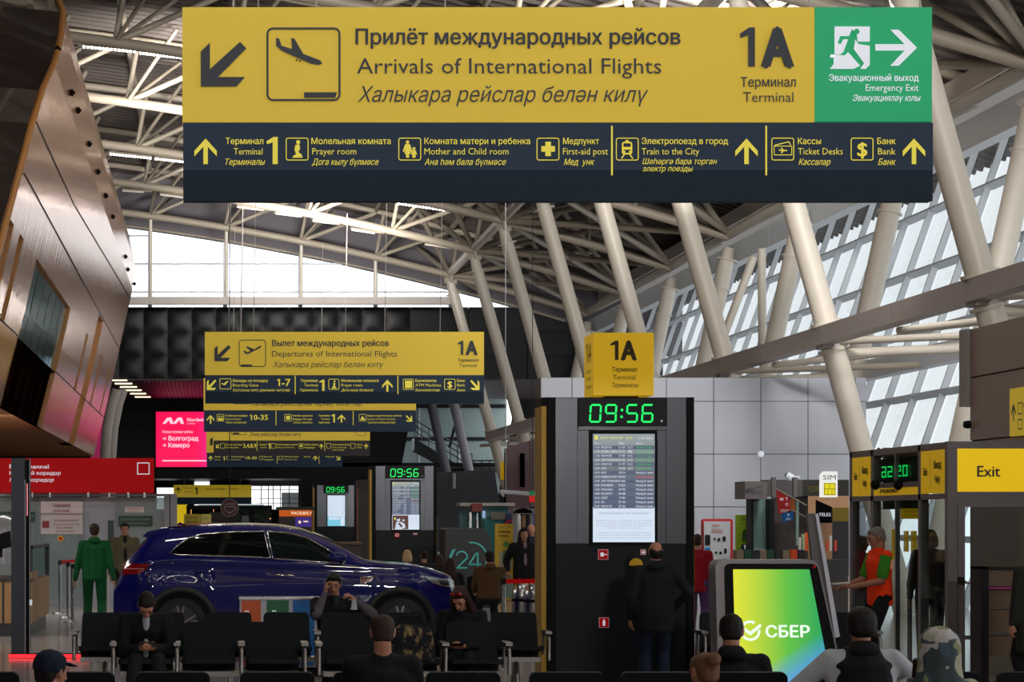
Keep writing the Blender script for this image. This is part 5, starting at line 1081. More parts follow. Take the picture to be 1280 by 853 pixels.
gp('glass_leaf', 38, 640, 112, 815, glass('clear_leaf', (.95, .97, .97), .02), .03, .05); gp('bottom_rail', 37, 814, 112, 817, greyp, .02, .06); gp('foot_rail', 12, 817.5, 112, 822, black, -.1, .2); gp('latch', 37, 750, 40, 757, white, -.02, .03)
redled = mat('red_light_strip', (255, 40, 50), emit=1.5, noise=0)
obj('light_strip', B().box((P(12, 0, 97).x, F / 97 - .13, .005), (P(39, 0, 97).x, F / 97 - .1, .05)), redled, t); obj('light_strip', B().box((P(39, 0, 97).x, F / 97 - .13, .005), (P(112, 0, 97).x, F / 97 - .1, .05)), redled, t)
t = thing('channel_sign', 'red sign with a white square outline above the customs screen', 'sign', P(115, 617, 60))
a, c = P(0, 616.5, 60), P(192.5, 573, 60); obj('board', B().box(a, (c.x, c.y + .12, c.z)), red, t)
f = Flat(front(60, .03)); f.text('Red Channel', 12, 61, 586, 5, .014); f.text('Красный коридор', 12, 76, 594, 4.6, .01); f.text('Кызыл коридор', 12, 67, 602.5, 4.6, .004, 1); f.frame(171.5, 578.5, 187, 593.5, 1.1); f.done('lettering', white, t)
for px in (40, 62, 110, 136, 160, 180): obj('hanger', B().tube([P(px, 616, 60.2), P(px, 622, 60.2)], .03, 6), chrome, t)
t = thing('customs_screen', 'pale frosted glass customs screen with grey frame at the far left', 'partition', P(110, 0, 59) - V((0, 0, P(110, 0, 59).z)))
frost = glass('frosted_pale_glass', (.62, .70, .70), .05, body=.55, bodycol=(.72, .80, .80)); fr_m = mat('frame_pale_grey', (150, 150, 156), .5)
def cs(nm, x0, y0, x1, y1, m, o=0, d=.05, sv=59): a, c = P(x0, y1, sv), P(x1, y0, sv); return obj(nm, B().box((a.x, a.y + o, max(0, a.z)), (c.x, c.y + d, c.z)), m, t)
for (a, c) in ((-20, 12), (13, 49), (50, 104), (105, 143), (144, 205)): cs('pane', a, 622, c, 755, frost if (a, c) != (105, 143) else mat('pale_door', (150, 152, 160), .5))
for x in (12, 49, 104, 143, 205): cs('post', x, 620, x + 1.2, 756, fr_m, -.03, .08)
cs('rail', -20, 617.5, 220, 621, fr_m, -.05, .2); cs('rail', -20, 751, 206, 755, fr_m, -.02, .07); cs('rail', 104, 632.5, 143, 634, fr_m, -.03, .08); cs('handle', 135, 651, 142, 688, mat('dark_green', (14, 50, 40), .5), -.04, 0)
cs('end_panel', 206, 619, 221, 755, mat('panel_pale', (132, 132, 138), .5), -.1, .5); cs('end_post', 212, 619, 213, 755, dark, -.11, -.1)
pw = mat('poster_warm_white', (215, 204, 202), .6); cs('poster', 51, 627, 103.5, 668, pw, -.02, 0); cs('poster', 156, 634, 180, 641, pw, -.02, 0); cs('green_sign', 148, 645, 190.5, 658.5, mat('dark_green', (14, 50, 40), .5), -.03, 0); cs('green_sign', -4, 640, 44, 653, mat('dark_green', (14, 50, 40), .5), -.03, 0)
f = Flat(front(59, .06)); f.text('ТАМОЖНЯ', 66, 88, 634, 3.4, .016); f.text('CUSTOMS', 66, 87, 640.5, 3.2, .016); f.rect(51, 642.5, 103, 643.2); f.rect(53, 651.5, 61.5, 660); f.text('КРАСНЫЙ КОРИДОР', 68, 97, 652, 2.4); f.text('подлежащие декларированию товары', 66, 100, 656.5, 1.8); f.text('RED CHANNEL', 71, 92, 661, 2.4); f.text('goods to declare', 70, 93, 665, 2); f.text('ЗОНА ТАМОЖЕННОГО', 158, 178, 637, 1.6); f.text('контроля', 161, 175, 640, 1.4); f.done('lettering', mat('faded_red', (150, 44, 52), .6), t)
f = Flat(front(59, .07)); f.text('Зона таможенного контроля', 151, 188, 650.5, 2.2); f.text('Customs control zone', 156, 184, 655.5, 2.2); f.text('Зона таможенного контроля', 2, 42, 646, 2.4); f.text('Customs control zone', 6, 38, 651, 2.2); f.done('lettering', mat('pale_lettering', (150, 165, 155), .6), t)
f = Flat(front(59, .05)); f.circ(76, 673.5, 4); f.done('round_sticker', mat('sticker_yellow', (225, 175, 20), .5), t); f = Flat(front(59, .07)); f.circ(76, 673.5, 2, 8); f.done('sticker_mark', red, t)
# cafe counter
slat = mat('counter_oak', (176, 134, 88), .5, noise=.12); ct = mat('counter_black', (28, 28, 30), .4)
t = thing('cafe_counter', 'cafe counter with oak slats and a black framed glass display at the left border', 'counter', (-3.6, 36.6, 0))
Xc = -2.75; Yc = F / 82; Ye = 40.6
obj('plinth', B().box((-9, Yc + .06, 0), (Xc - .06, Ye, .2)), ct, t); obj('body', B().box((-9, Yc + .03, .2), (Xc - .03, Ye, .84)), ct, t)
for i in range(20): obj('slat', B().box((Xc - .26 - i * .155, Yc, .2), (Xc - .14 - i * .155, Yc + .03, .84)), slat, t)
for i in range(3): obj('side_panel', B().box((Xc - .03, Yc + .03 + i * 1.3, .2), (Xc, Yc + .03 + i * 1.3 + 1.28, .84 if i else .98)), slat, t)
obj('worktop', B().box((-9, Yc - .02, .84), (Xc + .01, Yc + .5, .87)), ct, t)
for (y0, y1) in ((Yc + .2, Yc + .26), (Ye - .1, Ye)): obj('display_post', B().box((Xc - .06, y0, .84), (Xc, y1, 1.36)), ct, t)
obj('display_rail', B().box((Xc - .06, Yc + .2, 1.33), (Xc, Ye, 1.38)), ct, t); obj('display_glass', B().box((Xc - .05, Yc + .26, .87), (Xc - .04, Ye - .1, 1.33)), kglass, t)
obj('display_case', B().box((-9, Yc + .5, .87), (Xc - .7, Yc + 1.2, 1.0)), mat('case_grey', (100, 98, 100), .4), t); obj('case_glass', B().box((-9, Yc + .45, 1.0), (Xc - .7, Yc + .47, 1.36)), kglass, t); obj('case_top', B().box((-9, Yc + .45, 1.36), (Xc - .6, Yc + 1.2, 1.40)), ct, t)
cols_ = ((200, 180, 140), (170, 120, 60), (214, 200, 180), (120, 70, 40), (190, 60, 50), (90, 110, 60))
for i in range(12):
    x = Xc - .85 - i * .14; o = obj('pastry', B().ell((x, Yc + .65 + (i % 3) * .12, 1.03 + (i % 2) * .16), (.06, .06, .035)), mat('pastry_' + 'abcdef'[i % 6], cols_[i % 6], .6), None)
    tag(o, ('cream bun', 'brown roll', 'pale pastry', 'dark cake', 'red tart', 'green topped snack')[i % 6] + (' in the cafe display case, lower shelf' if i % 2 == 0 else ' in the cafe display case, upper shelf') + (', near the gap' if i < 6 else ', near the picture border'), 'pastry', 'pastries in the cafe display')
obj('shelf', B().box((-9, Yc + .5, 1.15), (Xc - .72, Yc + 1.15, 1.165)), kglass, t)
t = thing('cafe_monitor', 'dark tilted monitor on the cafe counter at the left border', 'monitor', P(5, 690, 80)); obj('screen', B().slab([P(x, y, 80) for x, y in ((-10, 670), (13, 664), (14, 684), (-10, 690))], (0, .05, 0)), black, t); obj('stand', B().box(P(-2, 697, 79.7), P(3, 686, 79.7) + V((0, .04, 0))), dark, t)
b = B().lathe([(.35, 0), (.36, .5), (.3, .75), (.05, .85)], P(4, 690, 70) - V((0, 0, .2)), 16); tag(obj('plastic_bag', b, mat('clear_plastic', (170, 172, 176), .2, coat=1, noise=.4, nscale=4, bump=.8)), 'crumpled clear plastic bag behind the cafe monitor', 'bag')
# ---- ground floor far left and centre
b = B().box((-16, 73.2, 0), (-3.7, 73.5, EYE + 1.9)); struct('wall_4', b, mat('dark_left_wall', (30, 28, 28), .6), label='dark wall behind the customs screen')
t = thing('coffee_sign', 'round dark red coffee sign with a white cup outline over the car roof', 'sign', P(287, 647, 38)); obj('disc', B().lathe([(.30, 0), (.30, .08)], P(287, 635, 38), 28, 'y'), mat('coffee_red', (84, 24, 34), .5), t)
f = Flat(front(38, .03)); f.text('COFFEE', 279, 294, 632, 2.8, .01); f.arc(287, 634, 6.5, .7, 180, 360, 16); f.rect(280.4, 633.3, 293.6, 634.1); f.arc(293.5, 636, 1.8, .6, -90, 90, 8); f.circ(287, 641.8, 2.2, 10, .5); f.arc(287, 635, 10.6, .5, 0, 360, 32); f.done('lettering', mat('coffee_pale', (190, 170, 170), .6), t); obj('hanger', B().tube([P(287, 624, 38.1), V((P(287, 600, 38.1).x, P(287, 600, 38.1).y, ZB(0)))], .015), dark, t)
t = thing('cafe_kiosk', 'dark cafe stand with plants and pendant lights behind the car roof', 'stand', P(290, 0, 36) - V((0, 0, P(290, 0, 36).z)))
def ck_(nm, x0, y0, x1, y1, m, o=0, d=.3, sv=36): a, c = P(x0, y1, sv), P(x1, y0, sv); return obj(nm, B().box((a.x, a.y + o, max(0, a.z)), (c.x, c.y + d, c.z)), m, t)
ck_('top_beam', 233, 632, 340, 637, black, -.2, .5); ck_('post', 233, 637, 237, 714, black); ck_('post', 311, 637, 318, 714, black); ck_('light_bar', 248, 630.5, 330, 632, mat('far_light_bar', (200, 215, 215), emit=.7, noise=0), -.3, -.2)
ck_('counter', 237, 668, 311, 714, dark, -.4, .4); ck_('back_shelf', 262, 640, 300, 668, mat('cafe_shelf', (50, 42, 34), .6, noise=.8, nscale=9), .4, .5); ck_('menu_board', 302, 645, 312, 665, mat('menu_board', (110, 112, 116), .5), 0, .05)
ck_('glow_case', 221, 631, 234, 655, mat('vending_yellow', (225, 190, 20), emit=.7, noise=.2), .3, .5); ck_('blue_poster', 222, 657, 228, 668, mat('poster_blue', (60, 120, 170), .5), -.1, 0)
for i, px in enumerate((336, 267, 239)):
    p = P(px, 650, 35); tag(obj('pendant_lamp', B().ell(p, (.09, .09, .09)).tube([p + V((0, 0, .08)), V((p.x, p.y, P(0, 636, 36).z))], .012, 4), mat('warm_bulb', (255, 170, 90), emit=1.6, noise=0)), 'small warm pendant bulb in the far cafe stand, ' + ('right', 'middle', 'left')[i] + ' one', 'lamp', 'pendant bulbs')
random.seed(3); b = B()
for i in range(260):
    p = P(random.uniform(296, 338), random.choice((random.uniform(637, 648), random.uniform(644, 662))), 35.4); a = random.uniform(0, 6.3); u = V((math.cos(a), random.uniform(-.4, .4), math.sin(a))) * .09; v = V((-u.z, u.y, u.x)) * .5
    b.add([p - u, p + v, p + u, p - v], [(0, 1, 2, 3)])
tag(obj('hanging_plants', b, mat('leaf_dark', (34, 52, 34), .6, noise=.4)), 'dark green plants hanging in the far cafe stand', 'plants', kind='stuff')
t = thing('yellow_box_sign', 'yellow two sided box sign just above the car tail', 'sign', P(250, 668, 45)); obj('board', B().box(P(230, 668, 45), P(251, 643, 45) + V((0, .1, 0))), mat('box_sign_yellow', (205, 186, 40), .5), t); obj('board', B().box(P(251.5, 668, 44.8), P(264, 643, 44.8) + V((0, .1, 0))), mat('box_sign_pale', (228, 214, 110), .5), t)
f = Flat(front(45, .03)); f.text('ПРОКАТ АВТО', 233, 247, 648, 2, .01); f.text('АРЕНДА МАШИН', 233, 248, 654, 2, .01); f.text('CAR RENTAL', 233, 247, 660, 2); f.text('Прокат', 254, 261, 649, 2); f.text('Аренда', 254, 261, 656, 2); f.text('Rental', 254, 261, 662, 2); f.done('lettering', ink, t)
obj('post', B().box((P(240, 0, 45).x, P(240, 0, 45).y, 0), (P(242, 0, 45).x, P(240, 0, 45).y + .05, P(0, 668, 45).z)), dark, t)
t = thing('packing_stand', 'orange lit baggage packing sign above a purple screen, left of the farthest pillar', 'stand', P(370, 0, 36) - V((0, 0, P(370, 0, 36).z)))
ck_('fascia', 349, 638, 391, 646, mat('pack_orange', (235, 105, 20), emit=.55, noise=.1), -.1, .1); ck_('screen', 369, 647, 389, 659, mat('pack_purple', (70, 50, 150), emit=.6, noise=.5, nscale=4), -.05, .05); ck_('body', 349, 646, 391, 714, mat('pack_dark', (44, 36, 48), .5), .06, .4); ck_('post', 389, 637, 391, 714, mat('warm_post', (150, 80, 30), .5), -.15, -.05); ck_('hedge', 345, 634, 393, 638, mat('leaf_dark', (34, 52, 34), .6, noise=.4), -.1, .2)
f = Flat(front(36, .15)); f.text('PACK&FLY', 364, 390, 643.5, 3.6, .02); f.circ(374.5, 653, 1.8); f.rect(379, 651.5, 385, 653); f.done('lettering', mat('lit_cream', (255, 225, 190), emit=1, noise=0), t)
t = thing('coffee_counter', 'purplish cafe counter with white coffee words, seen through the car side window', 'counter', P(430, 0, 62) - V((0, 0, P(430, 0, 62).z)))
ck_('front', 330, 680, 452, 760, mat('aubergine', (56, 42, 48), .5), 0, .6, 62); ck_('top', 329, 678, 453, 681, mat('counter_brown', (92, 66, 40), .5), -.05, .65, 62)
f = Flat(front(62, .03)); f.text('COFFEE', 381, 399, 699, 4.4, .02); f.text('LATTE', 386, 396, 691.5, 3.4, .014); f.text('BREAKFAST', 364, 380, 695, 2.4); f.text('COCOA', 352, 361, 694.5, 2.2); f.text('LEMON', 358, 368, 699, 2.4, .01); f.text('Cafe', 373, 382, 691.5, 3, 0, 1); f.text('SPECIAL', 384, 396, 695.5, 2); f.text('TEA', 344, 348, 699, 2.4); f.text('dessert', 348, 356, 699, 1.8); f.done('lettering', mat('chalk_white', (165, 185, 180), .6), t)
# '24' counter and surroundings
t = thing('round_counter', 'black counter with a large turquoise 24 in a circle', 'counter', P(588, 0, 60) - V((0, 0, P(588, 0, 60).z)))
obj('front', B().slab([P(x, y, 60) for x, y in ((556.5, 756), (556.5, 662), (560, 660.5), (606, 660.5), (611, 668), (614.5, 683), (616, 700), (617, 756))], (0, 1.2, 0)), mat('counter_matt_black', (26, 28, 32), .5), t)
f = Flat(front(60, .03)); f.arc(589, 698, 18.5, 2.0, -60, 98, 26); f.poly([(561, 697), (565, 688), (569.5, 686), (566.5, 692), (564, 698)])
f.arc(577, 696.5, 6, 1.8, -20, 165, 12); f.line(583.6, 698, 571.5, 710, 2); f.rect(570.5, 709.2, 583.5, 711.2); f.line(595, 692, 586, 706, 1.8); f.rect(585.5, 705, 601.5, 706.8); f.line(597, 692, 597, 710, 1.8); f.line(594.5, 692.5, 597.8, 691.5, 1.4); f.done('lettering', mat('turquoise', (70, 190, 180), .5), t)
t = thing('yellow_poster', 'yellow poster column with green mascot shape left of the walking woman', 'poster', P(630, 0, 57) - V((0, 0, P(630, 0, 57).z)))
def yp(nm, x0, y0, x1, y1, m, o=0, d=.15, sv=57): a, c = P(x0, y1, sv), P(x1, y0, sv); return obj(nm, B().box((a.x, a.y + o, max(0, a.z)), (c.x, c.y + d, c.z)), m, t)
yp('board', 619, 655, 641.5, 751, mat('poster_yellow', (222, 178, 16), .5)); yp('picture', 624, 690, 640, 712, mat('poster_pale', (176, 180, 150), .6, noise=.4, nscale=5), -.01, 0)
f = Flat(front(57, .03)); f.text('Выгодный курс', 623, 638, 666, 2.2, .02); f.text('каждый день', 623, 635, 671, 2.2, .02); f.text('ОБМЕН', 624, 631, 660.5, 1.6); f.circ(636, 659, .8); f.done('lettering', mat('brown_ink', (60, 44, 14), .6), t); f = Flat(front(57, .03)); f.circ(632.5, 681, 4); f.poly([(629, 688), (636, 688), (638, 695), (634, 700), (628, 697)]); f.done('drawing', mat('drawing_green', (90, 150, 60), .6), t)
t = thing('check_in_desk', 'turquoise and steel service desk behind the round counter', 'desk', P(605, 0, 50) - V((0, 0, P(605, 0, 50).z)))
tq = mat('teal_panel', (52, 108, 108), .5)
def td(nm, x0, y0, x1, y1, m, o=0, d=.2, sv=50): a, c = P(x0, y1, sv), P(x1, y0, sv); return obj(nm, B().box((a.x, a.y + o, max(0, a.z)), (c.x, c.y + d, c.z)), m, t)
td('wall_panel', 574, 640, 606, 738, tq); td('wall_panel', 600, 633, 634, 660, mat('pale_teal', (84, 128, 128), .5), -.2, 0); td('wall_panel', 603, 650, 629, 738, mat('bright_teal', (30, 130, 128), .5), -.4, -.2); td('roof_edge', 572, 629, 640, 633, beam_m, -.6, .3); td('red_box', 586, 630, 599, 640, mat('dull_red', (130, 36, 28), .5), -.7, -.5)
td('post', 585, 640, 588, 738, chrome, -.3, -.25); td('post', 594, 640, 596, 738, chrome, -.3, -.25); td('screen', 599, 639, 602.5, 648, mat('small_screen', (150, 180, 220), emit=.8, noise=0), -.75, -.7); td('blue_panel', 628, 642, 642, 662, mat('flag_blue', (22, 30, 80), .5), -.5, -.4); td('sign_beige', 611, 641, 629, 650, mat('beige_plate', (120, 112, 98), .5), -.5, -.45)
obj('brace', B().slab([P(x, y, 51) for x, y in ((628, 656), (642, 648), (642, 650), (628, 658))], (0, .02, 0)), red, t)
t = thing('steel_gate', 'steel service arch with a dark curved hood right of the service desk', 'arch', P(655, 0, 52) - V((0, 0, P(655, 0, 52).z)))
td('post', 642, 642, 647, 742, greyp, 0, .3, 52); td('post', 653, 644, 657, 742, peach, 0, .3, 52); td('post', 663, 642, 667, 742, greyp, 0, .3, 52); td('lintel', 641, 636, 670, 643, greyp, -.1, .3, 52); obj('hood', B().slab([P(x, y, 53) for x, y in ((640, 642), (646, 637), (656, 635.5), (664, 638), (666, 642))], (0, .5, 0)), black, t)
td('blue_screen', 667, 640, 676, 660, mat('blue_glow', (50, 60, 130), emit=.35, noise=.8, nscale=6), .4, .5, 52)
t = thing('video_wall', 'dim purple display wall hanging right behind the last white column', 'screen', P(660, 636, 44)); YW = F / 44
obj('display', B().slab([P(x, y, 44) for x, y in ((633, 638), (633, 561), (662, 551), (662, 638))], (0, .5, 0)), mat('dim_purple', (92, 56, 66), .4, noise=.5, nscale=1.2), t); obj('panel', B().slab([P(x, y, 43.8) for x, y in ((663, 634), (663, 551), (700, 540), (700, 634))], (0, .5, 0)), mat('dusky_rose', (116, 92, 96), .5), t); obj('slot', B().box(P(650, 609, 44.2), P(656, 567, 44.2)), black, t); obj('edge', B().box(P(630, 634, 44.1), P(632.5, 566, 44.1)), mat('edge_brown', (90, 80, 76), .5), t)
obj('support', B().tube([P(632, 638, 43), V((P(632, 0, 43).x, P(632, 0, 43).y, 0))], .05), dark, t); obj('support', B().tube([P(690, 630, 43), V((P(690, 0, 43).x, P(690, 0, 43).y, 0))], .05), dark, t)
t = thing('post_sign', 'small yellow upright sign on a thin post before the last white column', 'sign', P(630, 650, 43.5)); obj('board', B().box(P(626, 600, 43.5), P(630, 577.5, 43.5) + V((0, .1, 0))), by, t); obj('board_side', B().box(P(630.2, 600, 43.4), P(634, 577.5, 43.4) + V((0, .1, 0))), mat('gold_dull', (150, 118, 20), .5), t); obj('pole', B().tube([P(635.5, 545, 43.6), V((P(635.5, 0, 43.6).x, P(635.5, 0, 43.6).y, 0))], .035), fr_m, t); obj('arm', B().tube([P(634, 585, 43.6), P(639, 585, 43.6)], .05), white, t)
b = B().tube([P(625, 615, 46), P(676, 618.5, 46)], .06); b.tube([P(625, 615, 46), P(630, 621, 46)], .03); b.tube([P(632, 615.4, 46), V((P(632, 0, 46).x, P(632, 0, 46).y, ZB(9)))], .012, 4); tag(obj('tube_light', b, mat('tube_white', (210, 210, 215), .4)), 'thin white horizontal tube lamp crossing the last white column', 'lamp')
t = thing('exit_sign', 'small green and red lit signs left of the gold edged pillar', 'sign', P(665, 628, 47)); obj('green_part', B().box(P(662, 619, 47), P(668, 614, 47) + V((0, .1, 0))), mat('lit_green', (10, 120, 60), emit=.6, noise=0), t); obj('red_part', B().box(P(662, 628, 47), P(669, 620.5, 47) + V((0, .1, 0))), mat('lit_red', (200, 20, 20), emit=.7, noise=0), t); obj('white_part', B().box(P(669.5, 620, 47), P(675, 611.5, 47) + V((0, .1, 0))), mat('lit_pale', (190, 190, 225), emit=.9, noise=0), t); obj('hanger', B().tube([P(666, 614, 47.0) + V((0, .05, 0)), V((P(666, 0, 47).x, F / 47 + .05, ZB(8.5)))], .012, 4), dark, t)
t = thing('far_poster', 'small dark stands behind the car tail and the farthest pillar', 'stand', P(455, 0, 42) - V((0, 0, P(455, 0, 42).z)))
td('body', 446, 600, 462, 735, mat('warm_dark_stand', (50, 38, 28), .5, noise=.5, nscale=3), 0, .5, 42); td('edge', 446, 610, 447.5, 735, mat('warm_post', (150, 80, 30), .5), -.05, 0, 42)

# ------------------------------------------------------------------ car
# side outline in metres: u along the car from tail (0) to nose, heights above the floor
SCAR = 92.0; YC = F / SCAR; W2 = .93
def cu(px): return (px - 140) / SCAR
def ch(py): return EYE + (650 - py) / SCAR
def interp(T, x):
    if x <= T[0][0]: return T[0][1]
    for (a, b_), (c, d) in zip(T, T[1:]):
        if x <= c:
            u = (x - a) / (c - a); return b_ + (d - b_) * u
    return T[-1][1]
def smooth(T, x, w=.12): return sum(interp(T, x + k * w / 3) for k in (-3, -2, -1, 0, 1, 2, 3)) / 7
TOP = [(cu(x), ch(y)) for x, y in ((142, 745), (145, 728), (150, 712), (158, 700), (168, 688), (180, 676), (190, 667), (205, 661), (235, 657), (270, 655), (310, 654.5), (350, 656), (380, 661), (405, 671), (430, 684), (458, 701), (480, 704), (510, 706), (540, 711), (560, 717), (572, 724), (576, 740), (579, 762), (580, 790))]
SHO = [(cu(x), ch(y)) for x, y in ((142, 748), (150, 716), (170, 702), (230, 698), (300, 700), (400, 704), (460, 708), (510, 711), (545, 718), (572, 730), (580, 795))]
WR, WF = (226, 785), (490, 785); RA = .435; RW = .37
WRu, WFu = cu(226), cu(500)
def bottom(u):
    z = .30
    for c in (WRu, WFu):
        d = abs(u - c)
        if d < RA: z = max(z, .37 + math.sqrt(RA * RA - d * d))
    if u < .35: z = max(z, .42 - u * .3)
    if u > 4.5: z = max(z, .26 + (u - 4.5) * .4)
    return z
def halfw(u):
    e = min(u / .55, 1); f_ = min((4.79 - u) / .95, 1)
    return W2 * (.80 + .20 * math.sin(max(e, 0) * math.pi / 2)) * (.70 + .30 * math.sin(max(f_, 0) * math.pi / 2))
def ring(u):
    zb = bottom(u); zt = max(smooth(TOP, u, .06), zb + .08); zs = min(smooth(SHO, u), zt - .02); zs = max(zs, zb + .04); W = halfw(u); h = zt - zs
    cab = min(1, max(0, (h - .05) / .45)); wt = W * (.86 - .20 * cab)
    PR = ((.30, .965), (.45, .985), (.60, .985), (.78, 1.0), (.92, .992), (1.06, .955), (1.3, .95))
    ctrl = [(W * interp(PR, zb + (zs - zb) * q), zb + (zs - zb) * q) for q in (0, .25, .5, .72, .88)] + [(W * .95, zs), (W * .95 + (wt - W * .95) * .5, zs + h * .5), (wt, zs + h * .84), (wt * .86, zs + h * .95), (wt * .5, zt), (0, zt + .012)]
    out = []
    for i in range(len(ctrl) - 1):
        p0, p1, p2, p3 = ctrl[max(i - 1, 0)], ctrl[i], ctrl[i + 1], ctrl[min(i + 2, len(ctrl) - 1)]
        for k in range(3):
            q = k / 3; out.append(tuple(.5 * (2 * p1[j] + (p2[j] - p0[j]) * q + (2 * p0[j] - 5 * p1[j] + 4 * p2[j] - p3[j]) * q * q + (3 * p1[j] - p0[j] - 3 * p2[j] + p3[j]) * q ** 3) for j in (0, 1)))
    out.append(ctrl[-1]); return out
paint = mat('deep_blue_paint', (6, 9, 96), .4, metal=0, spec=.1, coat=1, noise=0)
car = thing('car', 'shiny dark blue family car parked sideways behind the seats', 'car', (cu(140) + (140 - VX) / SCAR + 2.4, YC + .95, 0))
XO = (140 - VX) / SCAR
def cp(u, w, z): return V((XO + u, YC + W2 - w, z))
us = sorted(set([.012 + i * .035 for i in range(137)] + [WRu - RA, WRu + RA, WFu - RA, WFu + RA])); us = [u for u in us if u < 4.785]
rows = []
for u in us:
    r_ = ring(u); rows.append([cp(u, w_, z) for w_, z in r_] + [cp(u, -w_, z) for w_, z in r_[-2::-1]])
b = B().grid([r_[::-1] for r_ in rows]); b.poly(rows[0]); b.poly(rows[-1][::-1]); obj('body', b, paint, car)
def surf(u, z, off=.006):
    r_ = ring(u)
    for (w0, z0_), (w1, z1_) in zip(r_, r_[1:]):
        if z0_ <= z <= z1_ + 1e-6: k = (z - z0_) / max(z1_ - z0_, 1e-6); return cp(u, w0 + (w1 - w0) * k + off, z)
    return cp(u, (r_[0][0] if z < r_[0][1] else r_[-2][0]) + off, z)
def patch(name, poly, m, off=.008, n=28, rim=None):
    """a piece lying on the body side: polygon in photo pixels, filled with vertical strips"""
    pts = [(cu(x), ch(y)) for x, y in poly]; x0 = min(p[0] for p in pts); x1 = max(p[0] for p in pts); rows = []
    for i in range(n + 1):
        u = x0 + (x1 - x0) * (i + (.02 if i == 0 else -.02 if i == n else 0)) / n; zz = []
        for (a, c) in zip(pts, pts[1:] + pts[:1]):
            if (a[0] - u) * (c[0] - u) < 0: zz.append(a[1] + (c[1] - a[1]) * (u - a[0]) / (c[0] - a[0]))
        if len(zz) < 2: continue
        lo, hi = min(zz), max(zz); rows.append([surf(u, lo + (hi - lo) * k / 8, off) for k in range(9)])
    o = obj(name, B().grid(rows), m, car)
    if rim:
        loop = []
        for (a, c) in zip(pts, pts[1:] + pts[:1]):
            L = max(1, int(math.hypot(c[0] - a[0], c[1] - a[1]) / .08))
            loop += [surf(a[0] + (c[0] - a[0]) * k / L, a[1] + (c[1] - a[1]) * k / L, off + .004) for k in range(L)]
        obj('window_trim', B().tube(loop, .011, 6, closed=True), rim, o)
    return o
cglz = mat('tinted_glass', (7, 9, 11), .04, coat=1, noise=0); ctrim = mat('chrome_trim', (210, 205, 205), .12, metal=1, noise=0); rubber = mat('tyre_rubber', (18, 18, 20), .7); clad = mat('wheel_arch_plastic', (20, 22, 26), .55)
patch('rear_side_window', [(212, 692), (222, 682), (236, 673), (252, 668), (290, 665), (331, 664.5), (338, 698), (300, 696), (222, 694)], cglz, rim=ctrim)
patch('front_side_window', [(334, 664.5), (362, 666.5), (385, 673), (405, 684), (425, 697), (432, 704), (430, 705), (341, 698.5)], mat('clear_tinted_glass', (18, 28, 28), .04, coat=1, noise=.3, nscale=3), rim=ctrim)
patch('rear_quarter_glass', [(216, 691), (226, 681), (238, 674), (246, 671), (240, 680), (237, 692)], cglz, .01)
# windscreen and tailgate glass
def cross(name, u0, u1, wf, m, lo=.6, off=.008, n=10):
    rows = []
    for i in range(n + 1):
        u = u0 + (u1 - u0) * i / n; r_ = ring(u); zt = r_[-1][1]; row = []
        for k in range(13):
            w_ = (-1 + 2 * k / 12) * wf * halfw(u); aw = abs(w_); z = zt
            for (wa, za), (wb, zb_) in zip(r_, r_[1:]):
                if wb <= aw <= wa and za > r_[0][1] + .3: z = za + (zb_ - za) * ((wa - aw) / max(wa - wb, 1e-6))
            row.append(cp(u, -w_, z + off))
        rows.append(row)
    return obj(name, B().grid(rows), m, car)
cross('windscreen', cu(392), cu(452), .60, mat('windscreen_glass', (70, 80, 74), .05, coat=1, noise=0), off=.012); cross('rear_window', cu(160), cu(188), .6, cglz, off=.012)
# roof rail, spoiler, lamps, mirror, handles, badges
obj('roof_rail', B().tube([surf(cu(x), ch(y), .0) + V((0, .02, .015)) for x, y in ((200, 662.5), (220, 660.5), (260, 658.5), (310, 658), (350, 660), (378, 664.5), (392, 670))], .014, 6), ctrim, car)
obj('spoiler', B().slab([cp(cu(177), -.62, ch(671)), cp(cu(184), -.62, ch(665)), cp(cu(212), -.62, ch(659)), cp(cu(212), -.62, ch(663)), cp(cu(184), -.62, ch(673))], (0, -1.24, 0)), paint, car)
obj('aerial', B().slab([cp(cu(221), .02, ch(657)), cp(cu(223), .02, ch(653)), cp(cu(228), .02, ch(655)), cp(cu(234), .02, ch(657))], (0, -.04, 0)), paint, car)
tl = mat('tail_lamp_red', (140, 6, 10), .15, coat=1, noise=.2); patch('tail_lamp', [(149, 708), (158, 705), (187, 705.5), (184, 711), (174, 718), (150, 719)], tl, .012, 12); patch('tail_lamp_stripe', [(150, 711), (180, 711), (180, 712), (150, 712)], mat('lamp_pink', (210, 150, 160), .2), .016, 8)
patch('headlamp', [(531, 721), (550, 723), (572, 726), (574.5, 733), (571, 736), (552, 733), (541, 729)], mat('headlamp_glass', (150, 158, 165), .08, metal=.6, coat=1, noise=.6, nscale=14), .012, 14); patch('headlamp_lens', [(549, 725.5), (566, 727), (565, 733), (552, 731.5)], mat('lens_dark', (20, 24, 30), .1, coat=1), .016, 10)
obj('headlamp_bulb', B().ell(surf(cu(572.5), ch(731), .0), (.03, .05, .045)), mat('bulb_white', (235, 240, 245), .1, metal=.3), car)
patch('fender_vent', [(450, 721.5), (469, 721.5), (464, 726.5), (453, 730.5), (450.5, 730)], mat('vent_red', (110, 30, 26), .3, coat=1), .012, 8, rim=ctrim)
for (x0, x1, y) in ((242, 262, 715), (343, 367, 719)): obj('door_handle', B().tube([surf(cu(x0 + (x1 - x0) * k / 4), ch(y + k * .2), .028 if 0 < k < 4 else .0) for k in range(5)], .014, 8), ctrim if x0 > 300 else paint, car)
dk = mat('gap_black', (4, 4, 8), .6)
